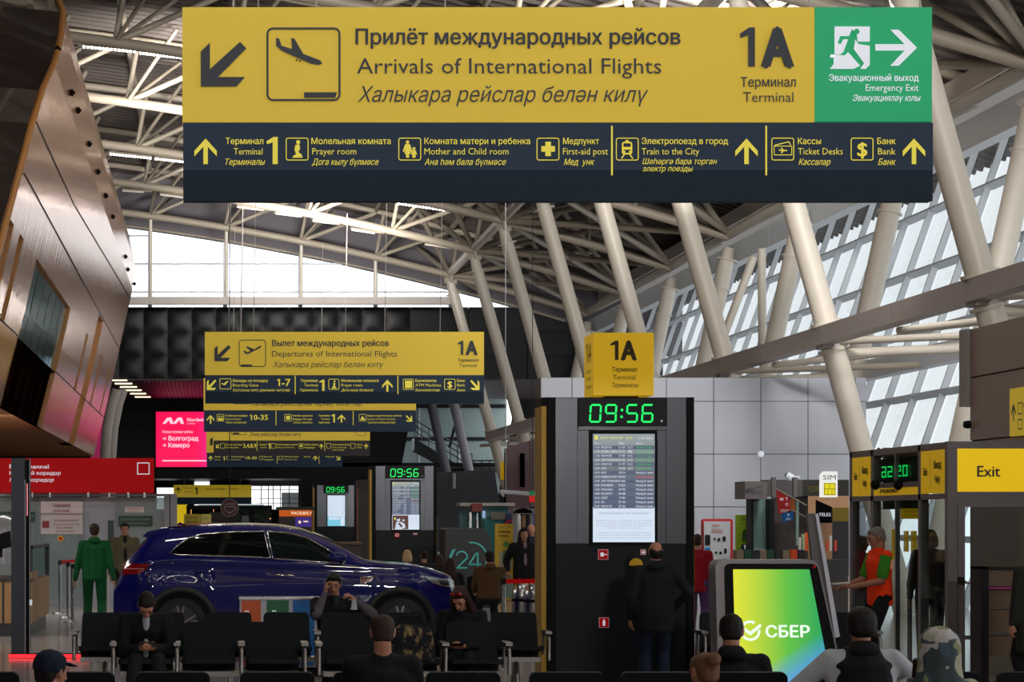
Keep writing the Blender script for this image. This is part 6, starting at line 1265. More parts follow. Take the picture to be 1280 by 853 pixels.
for pts in (((239, 697), (243, 712), (248, 726), (254, 738), (262, 752), (268, 772)), ((338, 699), (340, 720), (339, 745), (336, 782)), ((437, 706), (447, 712), (449, 740), (443, 782)), ((466, 707), (500, 710), (533, 717)), ((178, 703), (184, 712), (186, 740), (180, 770))):
    obj('panel_gap', B().tube([surf(cu(x), ch(y), .001) for x, y in pts], .005, 4), dk, car)
obj('side_crease', B().tube([surf(cu(x), ch(y), .0) for x, y in ((190, 704), (240, 706), (320, 709), (420, 713), (500, 714))], .006, 4), paint, car)
obj('mirror', B().ell(cp(cu(421), 1.02, ch(696.5)), (.13, .07, .075)), paint, car); obj('mirror_arm', B().tube([cp(cu(427), .85, ch(705)), cp(cu(424), .98, ch(699))], .03), black, car)
obj('number_plate_lamp', B().box(cp(cu(143), -.2, ch(728)), cp(cu(146), .2, ch(731))), ctrim, car)
for c in (WRu, WFu):
    arc = [cp(c + math.cos(R(a)) * (RA + .015), halfw(c) + .004, .37 + math.sin(R(a)) * (RA + .015)) for a in range(-8, 189, 7)]
    rows = [[cp(c + math.cos(R(a)) * r_, halfw(c + math.cos(R(a)) * r_) * w_, .37 + math.sin(R(a)) * r_) for a in range(-8, 189, 7)] for r_, w_ in ((RA - .02, .94), (RA - .02, 1.012), (RA + .06, 1.012), (RA + .075, .985))]
    obj('wheel_arch', B().grid(rows), clad, car)
    obj('wheel_well', B().lathe([(RA - .02, 0), (RA - .02, .4)], cp(c, .86, .37), 30, 'y'), black, car)
    for sd in (1, -1):
        yw = cp(c, sd * .80, .37)
        wl = obj('wheel', B().lathe([(.235, -.10), (.34, -.11), (.368, -.08), (.37, 0), (.368, .08), (.34, .11), (.235, .10)], yw, 36, 'y'), rubber, car)
        if sd > 0:
            obj('rim', B().lathe([(.245, -.105), (.25, -.118), (.232, -.118), (.225, -.06), (.2, -.03), (.0101, -.03)], yw, 36, 'y'), mat('rim_dark', (34, 34, 38), .3, metal=.6), wl)
            sp = B()
            for k in range(5):
                for dd in (-.20, .20):
                    a0, a1 = R(k * 72 + 90), R(k * 72 + 90) + dd
                    p0 = yw + V((math.cos(a0) * .05, -.115, math.sin(a0) * .05)); p1 = yw + V((math.cos(a1) * .24, -.12, math.sin(a1) * .24)); d = (p1 - p0).normalized(); nn_ = V((-d.z, 0, d.x)) * .014
                    sp = B().slab([p0 - nn_, p1 - nn_, p1 + nn_, p0 + nn_], (0, .02, 0)); obj('spoke', sp, ctrim, wl)
            obj('hub', B().lathe([(.05, -.13), (.05, -.09)], yw, 16, 'y'), ctrim, wl)
obj('sill', B().tube([cp(u, halfw(u) * .985, .30) for u in (WRu + RA, 2.2, 2.8, WFu - RA)], .05, 8), clad, car); obj('underbody', B().box(cp(.5, -.7, .24), cp(4.4, .7, .5)), black, car)
obj('bumper_trim', B().tube([surf(cu(x), ch(y), .0) for x, y in ((545, 786), (560, 788), (572, 790))], .012, 6), ctrim, car)

# linear lamps of the hall behind and above the photographer, mirrored in the car paint
for i, (y, z) in enumerate(((-12, 9.2), (-3, 9.6), (6, 10.0), (13, 10.2))):
    t = thing('ceiling_lamp_row', 'row of linear ceiling lamps outside the frame above the camera, ' + ('farthest back', 'second', 'third', 'front')[i] + ' row', 'lamp', (2, y, z), 'lamp rows above the camera')
    for k in range(13):
        x = -10 + k * 2; obj('light', B().box((x, y - .05, z), (x + 1.5, y + .05, z + .04)), led, t)
    obj('rail', B().box((-10.5, y - .04, z + .04), (16, y + .04, z + .1)), truss_m, t)
# ------------------------------------------------------------------ people
skin_ = mat('skin_light', (176, 122, 98), .55, noise=.05); skin_d = mat('skin_tan', (150, 98, 76), .55, noise=.05); eye_m = mat('eye_dark', (25, 18, 16), .3, noise=0); lip_m = mat('lip', (140, 76, 70), .5, noise=0)
def cm(name, rgb, r=.85, n=.12): return mat(name, rgb, r, noise=n, nscale=14, bump=.15, spec=.25)
def ik(a, t, l1, l2, hint):
    a = V(a); t = V(t); d = t - a; L = min(d.length, (l1 + l2) * .999); dn = d.normalized(); t = a + dn * L
    x = (l1 * l1 - l2 * l2 + L * L) / (2 * L); h = math.sqrt(max(l1 * l1 - x * x, 0)); hn = V(hint) - dn * V(hint).dot(dn)
    if hn.length < 1e-4: hn = dn.orthogonal()
    return a + dn * x + hn.normalized() * h, t
ICO = None
class Fig:
    """hulls of ellipsoid pairs, fused by a voxel remesh into one continuous surface"""
    def __init__(s): s.bm = bmesh.new()
    def hull(s, *balls):
        bm = bmesh.new()
        for (c, r, M) in balls:
            r = (r, r, r) if not isinstance(r, (tuple, list)) else r
            m = Matrix.Translation(c) @ (M.to_4x4() if M else Matrix.Identity(4)) @ Matrix.Diagonal((r[0], r[1], r[2], 1))
            bmesh.ops.create_icosphere(bm, subdivisions=2, radius=1, matrix=m)
        if len(balls) > 1:
            g = bmesh.ops.convex_hull(bm, input=bm.verts[:]); k = list({e for e in g['geom_interior'] + g['geom_unused'] if isinstance(e, bmesh.types.BMVert)})
            bmesh.ops.delete(bm, geom=k, context='VERTS')
        me = bpy.data.meshes.new('t'); bm.to_mesh(me); bm.free(); s.bm.from_mesh(me); bpy.data.meshes.remove(me)
    def chain(s, pts, rs, M=None):
        for (p, q, a, b_) in zip(pts, pts[1:], rs, rs[1:]): s.hull((p, a, M), (q, b_, M))
    def make(s, name, m, parent, M, vox, sm=4, label=None):
        me = bpy.data.meshes.new(name); s.bm.to_mesh(me); s.bm.free(); me.transform(M); me.materials.append(m)
        for p in me.polygons: p.use_smooth = True
        o = bpy.data.objects.new(name, me); C.objects.link(o); o.parent = parent; BASE[o.name] = BASE.get(parent.name, V((0, 0, 0)))
        md = o.modifiers.new('fuse', 'REMESH'); md.mode = 'VOXEL'; md.voxel_size = vox; md.use_smooth_shade = True
        md = o.modifiers.new('smooth', 'SMOOTH'); md.iterations = sm; md.factor = .5
        if label: o['label'] = label
        return o
def rotm(x=0, y=0, z=0): return Euler((R(x), R(y), R(z)), 'XYZ').to_matrix()
def person(label, loc, yaw, H=1.75, hip=None, lean=0, side=0, hp=0, hy=0, ht=0, lh=None, rh=None, fore=None, short=None, lf=None, rf=None, top=None, low=None, shoe=None, hair=None, hairk='short', sk=None, sleeve=1.0, open_=None, hood=None, detail=1, build=1.0, coat=0, group=None, lelb=(-.3, .5, -.6), relb=(.3, .5, -.6), grip=None, extra=None):
    """local frame: the person looks along -Y, x to the viewer's right when yaw = 0; yaw turns it. hands / feet are local points"""
    t = thing('person', label, 'person', loc, group); BASE[t.name] = V((0, 0, 0)); t.rotation_euler = (0, 0, R(yaw)); k = H / 1.75; I = Matrix.Scale(k, 4)
    sk = sk or skin_; vox = .007 if detail else .012
    hz = hip if hip is not None else .93
    P0 = V((0, 0, hz)); RL = rotm(x=lean, y=side)   # lean > 0 : forwards (towards -Y)
    up = lambda d, y=0, x=0: P0 + RL @ V((x, y, d))
    chest = up(.36, .0); neck = up(.52, .02); sh = [up(.445, .01, s_ * (.15 + .03 * build)) for s_ in (-1, 1)]
    RH = rotm(x=hp, z=hy) @ rotm(y=ht); hc = neck + RL @ V((0, -.008, .03)) + RH @ V((0, -.018, .095))
    hd = lambda x, y, z: hc + RH @ V((x, y, z))
    lh = V(lh) if lh else V((-.25, -.03, hz - .12)); rh = V(rh) if rh else V((.25, -.03, hz - .12))
    lf = V(lf) if lf else V((-.1, .0, .09)); rf = V(rf) if rf else V((.1, .0, .09))
    el, lh = ik(sh[0], lh, .29, .27, lelb); er, rh = ik(sh[1], rh, .29, .27, relb)
    hips = [P0 + V((s_ * .095, 0, -.02)) for s_ in (-1, 1)]
    kl, lf = ik(hips[0], lf, .44, .43, (0, -1, .2)); kr, rf = ik(hips[1], rf, .44, .43, (0, -1, .2))
    b = Fig()
    b.hull((P0, (.15, .105, .10), RL), (up(.18), (.13, .095, .08), RL)); b.hull((up(.18), (.13, .095, .08), RL), (chest, (.155, .11, .10), RL)); b.hull((chest, (.15, .105, .09), RL), (up(.45), (.15, .075, .05), RL))
    b.hull((up(.47), .062, None), (neck + RL @ V((0, 0, .07)), .054, None)); b.hull((neck + RL @ V((0, 0, .06)), .053, None), (hd(0, .02, -.04), .052, None))
    for (s0, e_, h_) in ((sh[0], el, lh), (sh[1], er, rh)):
        b.chain([s0, e_], [.055, .043]); b.chain([e_, h_], [.042, .028])
    for (p0, kk, ff) in ((hips[0], kl, lf), (hips[1], kr, rf)): b.chain([p0, kk, ff], [.085, .058, .042])
    b.hull((hd(0, .018, .03), (.072, .090, .082), RH), (hd(0, -.02, .0), (.066, .075, .085), RH)); b.hull((hd(0, -.02, -.01), (.064, .072, .07), RH), (hd(0, -.045, -.082), (.036, .036, .028), RH)); b.hull((hd(0, -.055, .035), (.05, .03, .03), RH), (hd(0, -.055, -.03), (.045, .03, .03), RH))
    b.hull((hd(0, -.088, .012), .009, None), (hd(0, -.108, -.028), .014, None)); b.hull((hd(-.012, -.094, -.03), .009, None), (hd(.012, -.094, -.03), .009, None))
    b.hull((hd(-.035, -.078, .03), .012, None), (hd(.035, -.078, .03), .012, None))
    for s_ in (-1, 1): b.hull((hd(s_ * .074, .012, .018), (.010, .018, .016), RH), (hd(s_ * .070, .006, -.018), (.010, .011, .012), RH))
    for i, (e_, h_) in enumerate(((el, lh), (er, rh))):   # hands with five fingers
        d = (h_ - e_).normalized(); s_ = -1 if i == 0 else 1
        cfg = (grip or {}).get('lr'[i], {}); dd = V(cfg.get('dir', d)).normalized(); n_ = V(cfg.get('palm', (-s_, 0, 0))); n_ = (n_ - dd * n_.dot(dd)); n_ = n_.normalized() if n_.length > .01 else dd.orthogonal().normalized(); tt = dd.cross(n_) * s_
        curl = cfg.get('curl', 25)
        p = h_; kn = p + dd * .085
        b.hull((p + dd * .012, (.024, .024, .024), None), (kn + tt * .024, .015, None), (kn - tt * .026, .013, None))
        for j, (off, ln) in enumerate(((.030, .070), (.011, .078), (-.009, .072), (-.028, .056))):
            a0 = kn + tt * off; q = a0; c_ = 0
            for m_, fr in enumerate((.45, .32, .23)):
                c_ += R(curl); q2 = q + (dd * math.cos(c_) + n_ * math.sin(c_)) * ln * fr; b.hull((q, .0092 - m_ * .0008, None), (q2, .0084 - m_ * .0008, None)); q = q2
        a0 = p + dd * .025 + tt * .026; a1 = a0 + (tt * .75 + dd * .6 + n_ * .35).normalized() * .035; a2 = a1 + (dd * .9 + n_ * .5).normalized() * .03; b.chain([a0, a1, a2], [.013, .0105, .009])
    b.make('body', sk, t, I, vox, 2)
    # face
    if detail:
        for s_ in (-1, 1): f = B().ell(hd(s_ * .030, -.086, .008) * k, (.011, .007, .006), RH, 8); obj('eye', f, eye_m, t)
        obj('mouth', B().ell(hd(0, -.088, -.058) * k, (.021, .009, .005), RH, 8), lip_m, t)
        if hair and hairk != 'bald':
            for s_ in (-1, 1): obj('eyebrow', B().ell(hd(s_ * .031, -.09, .026) * k, (.016, .006, .004), RH, 8), hair, t)
    # hair
    if hair:
        b = Fig()
        if hairk == 'bald':
            b.hull((hd(0, .042, .002), (.080, .068, .070), RH), (hd(0, .055, -.04), (.064, .045, .035), RH))
        else:
            b.hull((hd(0, .03, .045), (.080, .088, .078), RH), (hd(0, -.035, .075), (.060, .045, .035), RH)); b.hull((hd(0, .045, .03), (.079, .07, .075), RH), (hd(0, .06, -.035), (.066, .045, .04), RH))
            for s_ in (-1, 1): b.hull((hd(s_ * .062, -.01, .04), (.018, .03, .04), RH), (hd(s_ * .066, -.012, .012), (.010, .014, .02), RH))
            if hairk == 'long':
                for s_ in (-1, 1): b.chain([hd(s_ * .065, .01, .04), hd(s_ * .082, .0, -.08), hd(s_ * .10, -.01, -.22), hd(s_ * .11, -.03, -.34)], [.032, .036, .038, .018])
                b.hull((hd(0, .06, .0), (.085, .05, .06), RH), (hd(0, .08, -.24), (.11, .04, .06), RH)); b.hull((hd(-.03, -.04, .10), .03, None), (hd(.03, -.04, .10), .03, None))
            if hairk == 'bun': b.hull((hd(.0, .12, .07), (.05, .045, .045), RH)); b.hull((hd(.0, .09, .05), .045, None))
            if hairk == 'bob': b.hull((hd(0, .05, .0), (.095, .065, .06), RH), (hd(0, .06, -.09), (.10, .06, .05), RH))
        b.make('hair', hair, t, I, .009, 1)
    def top_shape(e, cut, hemd, arms=True, name='jacket', m=top, body=True):
        b = Fig()
        hemz = -hemd
        if body:
            b.hull((up(.0 + .02), (.155 * build + e, .115 + e, .06), RL), (up(.2), (.145 * build + e, .108 + e, .08), RL)); b.hull((up(.18), (.145 * build + e, .108 + e, .08), RL), (up(.38), (.165 * build + e, .12 + e, .085), RL))
            b.hull((up(.36), (.155 * build + e, .115 + e, .08), RL), (up(.44), (.125 * build + e, .075 + e, .04), RL)); b.hull((up(.45), (.12 * build, .07 + e, .04), RL), (up(.525), (.062, .06, .012), RL))
            for s_ in sh: b.hull((s_, .05 + e, None), (up(.43), (.08, .075 + e, .05), RL)); b.hull((s_, .045 + e, None), (up(.49), (.05, .045 + e, .02), RL))
            if hemd and hip is None: b.hull((P0, (.152 * build + e, .12 + e, .05), RL), (P0 + V((0, 0, hemz)), (.148 * build + e, .12 + e, .03), None))
        if arms:
            for (s0, e_, h_) in ((sh[0], el, lh), (sh[1], er, rh)):
                if cut >= 1 and not fore: b.chain([s0, e_], [.052 + e, .044 + e]); b.chain([e_, e_ + (h_ - e_) * .96], [.044 + e, .034 + e * .6])
                elif cut > 0: b.chain([s0, s0 + (e_ - s0) * min(cut, .95)], [.052 + e, .048 + e])
        o = b.make(name, m, t, I, .012 if detail else .016, 5)
        if arms and (fore or short):
            for (s0, e_, h_) in ((sh[0], el, lh), (sh[1], er, rh)):
                q = Fig()
                if short: q.chain([s0 + (e_ - s0) * .1, s0 + (e_ - s0) * .75], [.056 + e, .055 + e])
                else: q.chain([s0 + (e_ - s0) * .5, e_], [.046 + e, .040 + e]); q.chain([e_, e_ + (h_ - e_) * .95], [.040 + e, .033])
                q.make('sleeve', short or fore, t, I, .011, 4)
        return o
    b = Fig(); b.hull((P0, (.158, .115, .10), RL if hip is None else None), (P0 + V((0, 0, .06)), (.15, .11, .06), None))
    for (p0, kk, ff) in ((hips[0], kl, lf), (hips[1], kr, rf)): b.chain([p0, kk, ff + V((0, 0, .0))], [.098, .075, .062])
    b.make('trousers', low, t, I, .014, 4)
    for (kk, ff) in ((kl, lf), (kr, rf)):
        b = Fig(); d = V((0, -1, 0)); b.hull((ff + V((0, .035, -.04)), (.038, .04, .048), None), (ff + V((0, -.13, -.058)), (.042, .06, .028), None)); b.hull((ff + V((0, .01, .0)), .045, None), (ff + V((0, .03, -.04)), .04, None)); b.make('shoe', shoe or low, t, I, .01, 2)
    if open_ is not None:   # garment with an inner shirt seen in front
        top_shape(.006, 0, 0, False, 'shirt', open_)
        o = top_shape(.022, sleeve, .12 + coat, True, 'jacket', top)
        b = Fig(); 
        b.hull((up(.50, -.06), (.035, .05, .04), RL), (up(.16, -.135), (.028, .035, .05), RL)); b.make('shirt_front', open_, t, I, .01, 3)
    else:
        top_shape(.014, sleeve, .10 + coat, True, 'jacket' if coat or sleeve >= 1 else 'shirt', top)
    if hood:
        b = Fig(); b.hull((up(.53, .03), (.085, .07, .035), RL), (up(.50, .085), (.10, .05, .05), RL)); b.hull((up(.53, .03), (.085, .06, .03), RL), (up(.54, -.03), (.07, .04, .02), RL)); b.make('hood' if hood != top else 'collar', hood, t, I, .011, 4)
    t['_k'] = k
    if extra: extra(t, hd, up, lh, rh, RH, k, I)
    del t['_k']
    return t
def ground(px, s, dz=0): p = P(px, 0, s); return (p.x, p.y, dz)
blk = cm('cloth_black', (20, 20, 23)); blk2 = cm('cloth_soft_black', (26, 26, 30)); green_c = cm('cloth_green', (14, 84, 44)); olive_c = cm('cloth_olive', (96, 90, 66)); white_c = cm('cloth_white', (178, 182, 190)); jeans = cm('cloth_dark_jeans', (26, 34, 56)); grey_c = cm('cloth_grey', (92, 84, 92)); brown_c = cm('cloth_brown', (86, 62, 36)); redc = cm('cloth_red', (150, 20, 34)); orange_c = cm('cloth_hi_orange', (250, 62, 14)); green2 = cm('cloth_bright_green', (60, 130, 36)); navy_c = cm('cloth_navy', (22, 28, 50)); teal_c = cm('cloth_dark_tee', (36, 46, 46))
h_dark = cm('hair_dark', (22, 17, 15), .6, .3); h_brown = cm('hair_brown', (48, 32, 24), .6, .3); h_grey = cm('hair_grey', (112, 106, 102), .6, .3); h_blond = cm('hair_blond', (190, 160, 120), .6, .3); h_aub = cm('hair_auburn', (50, 26, 20), .6, .3); h_ltbr = cm('hair_light_brown', (104, 72, 46), .6, .3)
brown_sh = mat('shoe_brown', (70, 36, 24), .5); phone_m = mat('phone_black', (12, 12, 14), .2, coat=1, noise=0)
def phone_between(x, y, z, rx=0, par=None, label='black mobile phone held in both hands', k=1):
    pass
def add_thing_at(t, name, label, cat, localp, build, m):
    """a held object: top-level, placed through the holder's frame"""
    M = Matrix.Translation(t.location) @ Euler(t.rotation_euler).to_matrix().to_4x4(); b = build(); b.v = [M @ v for v in b.v]; o = obj(name, b, m); return tag(o, label, cat)
# walking man in green, seen from behind
person('man in a dark green tracksuit walking away between the posts and the car', ground(118, 80), 180, 1.78, lean=3, hp=4, top=green_c, low=green_c, shoe=brown_sh, hair=h_brown, lf=(-.12, .22, .16), rf=(.12, -.18, .09), lh=(-.30, .02, .82), rh=(.30, -.02, .82), hood=green_c, build=1.18, detail=0, group='people standing')
person('short haired man in an olive jacket and black shirt facing us beside the car tail', ground(156, 72), 6, 1.79, top=olive_c, low=blk, shoe=blk, hair=h_dark, open_=blk, hood=olive_c, build=1.12, hp=2)
# young man with phone
def ph1(t, hd, up, lh, rh, RH, k, I):
    c = (lh + rh) / 2 * k + V((.0, -.06, .03)); add_thing_at(t, 'mobile_phone', 'black phone in the hands of the seated young man in white shirt', 'phone', c, lambda: B().hexa([c + V(q) for q in ((-.07, -.02, -.02), (.07, -.02, -.02), (.07, -.04, .03), (-.07, -.04, .03), (-.07, -.01, -.015), (.07, -.01, -.015), (.07, -.03, .035), (-.07, -.03, .035))]), phone_m)
person('young man in a black jacket and white shirt bowed over his phone, seated at left', ground(181, 134), 4, 1.76, hip=.46, lean=30, hp=52, top=blk, low=blk2, shoe=blk, hair=h_dark, open_=white_c, build=.95, lh=(-.07, -.45, .60), rh=(.07, -.44, .60), lf=(-.16, -.55, .09), rf=(.16, -.55, .09), lelb=(-.45, .4, -.9), relb=(.45, .4, -.9), grip={'l': dict(dir=(.5, -.7, .1), palm=(.5, .3, .8), curl=35), 'r': dict(dir=(-.5, -.7, .1), palm=(-.5, .3, .8), curl=35)}, extra=ph1, group='people seated facing us')
# man on the phone
def ph2(t, hd, up, lh, rh, RH, k, I):
    c = hd(-.088, -.02, -.03) * k; M3 = RH
    add_thing_at(t, 'mobile_phone', 'black phone at the ear of the man in the dark jacket', 'phone', c, lambda: B().hexa([c + M3 @ V(q) for q in ((-.006, -.035, -.075), (.006, -.035, -.075), (.006, -.035, .06), (-.006, -.035, .06), (-.006, .035, -.075), (.006, .035, -.075), (.006, .035, .06), (-.006, .035, .06))]), phone_m)
    c2 = rh * k + V((-.01, -.06, -.05)); add_thing_at(t, 'tissue', 'crumpled white tissue in the raised hand of the man on the phone', 'tissue', c2, lambda: B().hexa([c2 + V(q) for q in ((-.02, 0, .05), (.02, 0, .05), (.035, -.01, -.05), (-.03, -.015, -.05), (-.02, .03, .05), (.02, .035, .05), (.04, .03, -.045), (-.035, .03, -.05))]), white_c)
person('man in a dark jacket and tee talking on the phone, seated before the car', ground(418, 119), 6, 1.78, hip=.44, lean=-2, hp=14, hy=-12, top=blk, low=blk2, shoe=blk, hair=h_dark, open_=teal_c, fore=grey_c, build=1.1, lh=(-.115, -.13, 1.00), rh=(.16, -.28, .93), lf=(-.15, -.5, .09), rf=(.15, -.5, .09), lelb=(-.5, -.5, -1), relb=(.9, -.2, -.6), grip={'l': dict(dir=(.15, .1, 1), palm=(1, 0, 0), curl=35), 'r': dict(dir=(-.6, -.3, .5), palm=(-.6, .2, -.8), curl=40)}, extra=lambda *a: (ph2(*a), None), group='people seated facing us')
# woman with long hair
def wom(t, hd, up, lh, rh, RH, k, I):
    for s_ in (-1, 1): obj('sunglasses', B().ell(hd(s_ * .034, -.062, .108) * k, (.028, .012, .020), RH, 10), mat('red_glasses', (170, 40, 20), .2, coat=1), t)
    c = (lh + rh) / 2 * k + V((0, -.08, .02)); add_thing_at(t, 'mobile_phone', 'phone held low by the seated long haired woman', 'phone', c, lambda: B().hexa([c + V(q) for q in ((-.07, -.03, -.01), (.07, -.03, -.01), (.07, -.04, .01), (-.07, -.04, .01), (-.07, .03, 0), (.07, .03, 0), (.07, .02, .02), (-.07, .02, .02))]), phone_m)
person('woman with long auburn hair and red sunglasses on her head looking at her phone', ground(580, 132), -12, 1.70, hip=.47, lean=16, hp=38, hy=-14, top=blk, low=blk2, shoe=blk, hair=h_aub, hairk='long', build=.95, lh=(-.10, -.42, .62), rh=(.06, -.42, .62), lf=(-.13, -.5, .09), rf=(.13, -.5, .09), lelb=(-.45, .4, -.9), relb=(.45, .4, -.9), grip={'l': dict(dir=(.6, -.7, 0), palm=(.3, .3, .8), curl=25), 'r': dict(dir=(-.6, -.7, 0), palm=(-.3, .3, .8), curl=25)}, extra=wom, group='people seated facing us')
# nearest row, from behind
person('man with cropped brown hair and black top seen from behind, left of the printed bag', ground(478, 200), 178, 1.74, hip=.44, lean=-6, hp=12, top=blk, low=blk2, hair=h_brown, build=1.25, lh=(-.2, -.4, .6), rh=(.2, -.4, .6), lf=(-.15, -.55, .09), rf=(.15, -.55, .09), group='people in the nearest row')
def cap(t, hd, up, lh, rh, RH, k, I):
    b = Fig(); b.hull((hd(0, .02, .055), (.090, .103, .075), RH), (hd(0, .03, .02), (.088, .098, .04), RH)); b.hull((hd(0, -.09, .055), (.065, .02, .008), RH), (hd(0, -.155, .045), (.05, .02, .006), RH)); b.make('cap', navy_c, t, I, .008, 2, 'navy baseball cap')
person('man wearing a navy cap at the bottom left, head turned right', ground(55, 222), 140, 1.78, hip=.26, lean=5, hp=6, top=blk, low=blk2, hair=h_dark, build=1.15, lh=(-.2, -.4, .6), rh=(.2, -.4, .6), lf=(-.15, -.55, .09), rf=(.15, -.55, .09), extra=cap, group='people in the nearest row')
person('dark haired man in a black top seen from behind before the glowing terminal', ground(914, 190), 172, 1.78, hip=.38, lean=2, hp=14, hy=-6, top=blk, low=blk2, hair=h_dark, build=1.3, lh=(-.2, -.4, .6), rh=(.2, -.4, .6), lf=(-.15, -.55, .09), rf=(.15, -.55, .09), hood=blk, group='people in the nearest row')
person('person with light brown hair in a bun at the bottom edge before the pillar', ground(888, 232), 200, 1.60, hip=.40, lean=6, hp=8, top=blk, low=blk2, hair=h_ltbr, hairk='bun', lh=(-.2, -.4, .5), rh=(.2, -.4, .5), lf=(-.15, -.55, .09), rf=(.15, -.55, .09), group='people in the nearest row')
def vest(t, hd, up, lh, rh, RH, k, I):
    b = Fig(); [b.hull((up(.04 + .075 * i), (.207, .157, .040), None)) for i in range(6)]; b.hull((up(.0), (.20, .15, .06), None), (up(.4), (.205, .155, .04), None)); b.hull((up(.4), (.20, .15, .05), None), (up(.50), (.12, .11, .03), None)); b.make('padded_vest', blk, t, I, .014, 5, 'black quilted vest')
    b = Fig(); b.hull((hd(0, .045, .035), (.094, .088, .086), RH), (hd(0, .055, -.03), (.09, .07, .05), RH)); b.make('thick_hair', h_dark, t, I, .01, 2)
person('man with thick dark hair in a padded black vest over white sleeves, from behind', ground(1077, 205), 182, 1.76, hip=.48, lean=2, hp=6, top=white_c, low=blk2, hair=h_dark, build=1.3, lh=(-.40, -.25, .55), rh=(.36, -.3, .55), lf=(-.15, -.55, .09), rf=(.15, -.55, .09), hood=blk, lelb=(-1, .4, -.1), relb=(1, .4, -.1), extra=vest, group='people in the nearest row')
camo = cm('camo_cloth', (150, 148, 120)); nn = camo.node_tree; ns_ = nn.nodes.new('ShaderNodeTexVoronoi'); ns_.inputs['Scale'].default_value = 11; rp = nn.nodes.new('ShaderNodeValToRGB'); tcx = nn.nodes.new('ShaderNodeTexCoord'); nz2 = nn.nodes.new('ShaderNodeTexNoise'); nz2.inputs['Scale'].default_value = 6; vm = nn.nodes.new('ShaderNodeVectorMath'); vm.operation = 'MULTIPLY_ADD'; vm.inputs[1].default_value = (.2, .2, .2)
nn.links.new(tcx.outputs['Object'], nz2.inputs['Vector']); nn.links.new(nz2.outputs['Color'], vm.inputs[0]); nn.links.new(tcx.outputs['Object'], vm.inputs[2]); nn.links.new(vm.outputs['Vector'], ns_.inputs['Vector']); sx = nn.nodes.new('ShaderNodeSeparateColor'); nn.links.new(ns_.outputs['Color'], sx.inputs[0]); nn.links.new(sx.outputs[0], rp.inputs['Fac']); rp.color_ramp.interpolation = 'CONSTANT'
rp.color_ramp.elements[0].color = (.05, .07, .08, 1); rp.color_ramp.elements[1].position = .75; rp.color_ramp.elements[1].color = (.45, .42, .42, 1)
for p_, c_ in ((.25, (.22, .24, .14, 1)), (.5, (.36, .36, .28, 1)), (.66, (.06, .10, .13, 1))): e_ = rp.color_ramp.elements.new(p_); e_.color = c_
nn.links.new(rp.outputs['Color'], nn.nodes['Principled BSDF'].inputs['Base Color'])
def hoodf(t, hd, up, lh, rh, RH, k, I):
    b = Fig(); b.hull((hd(0, .02, .06), (.135, .145, .125), RH), (hd(0, .05, -.06), (.135, .115, .08), RH)); b.hull((hd(0, .05, -.06), (.135, .11, .07), RH), (up(.44, .06), (.16, .11, .06), None)); b.make('hood', camo, t, I, .011, 3, 'camouflage patterned hood pulled up')
    f = B().tube([hd(.12, -.08, -.02) * k, hd(.11, -.10, -.12) * k, hd(.06, -.09, -.22) * k], [.03, .05, .035], 8); obj('hair_strand', f, h_aub, t)
person('person with a camouflage hood pulled up at the bottom right', ground(1174, 213), 165, 1.68, hip=.38, lean=0, hp=4, top=camo, low=blk2, hair=h_aub, build=1.1, lh=(-.2, -.4, .6), rh=(.2, -.4, .6), lf=(-.15, -.55, .09), rf=(.15, -.55, .09), extra=hoodf, group='people in the nearest row')
# standing man reading the pillar
person('balding man in a dark jacket and jeans reading the pillar screen, from behind', ground(819, 125.5), 176, 1.62, lean=-2, hp=-6, hy=4, top=blk2, low=jeans, shoe=blk, hair=h_dark, hairk='bald', build=1.3, rh=(.26, -.05, .86), lh=(-.22, -.14, .98), coat=.10, hood=blk2, lelb=(-1, .4, -.5), group='people standing')
# orange shirt man, side view facing left
def oran(t, hd, up, lh, rh, RH, k, I):
    c = (lh + rh) / 2 * k + V((0, -.12, .02)); add_thing_at(t, 'papers', 'small pale papers held out by the man in the orange shirt', 'papers', c, lambda: B().hexa([c + V(q) for q in ((-.06, -.10, 0), (.06, -.10, 0), (.06, -.10, .015), (-.06, -.10, .015), (-.06, .10, .01), (.06, .10, .01), (.06, .10, .03), (-.06, .10, .03))]), mat('paper_white', (190, 186, 180), .6))
    pb = B().box(up(.30, -.03, .235) * k, up(.40, .06, .24) * k); obj('arm_badge', pb, mat('badge_orange_white', (230, 150, 120), .5, noise=.6, nscale=40), t)
    b = Fig(); s0 = up(.475, .01, -.175); 
person('man with grey hair in an orange and green work shirt standing sideways before the booth', ground(1100, 112), -82, 1.76, lean=2, hp=14, top=orange_c, low=blk, shoe=blk, hair=h_grey, sk=skin_d, sleeve=.5, short=green2, build=1.15, lh=(-.16, -.36, 1.02), rh=(.14, -.33, 1.04), lelb=(-.3, .6, -1), relb=(.3, .6, -1), grip={'l': dict(palm=(0, 0, 1), curl=25), 'r': dict(palm=(0, 0, 1), curl=25)}, extra=oran, group='people standing')
def sleeves(t):
    pass
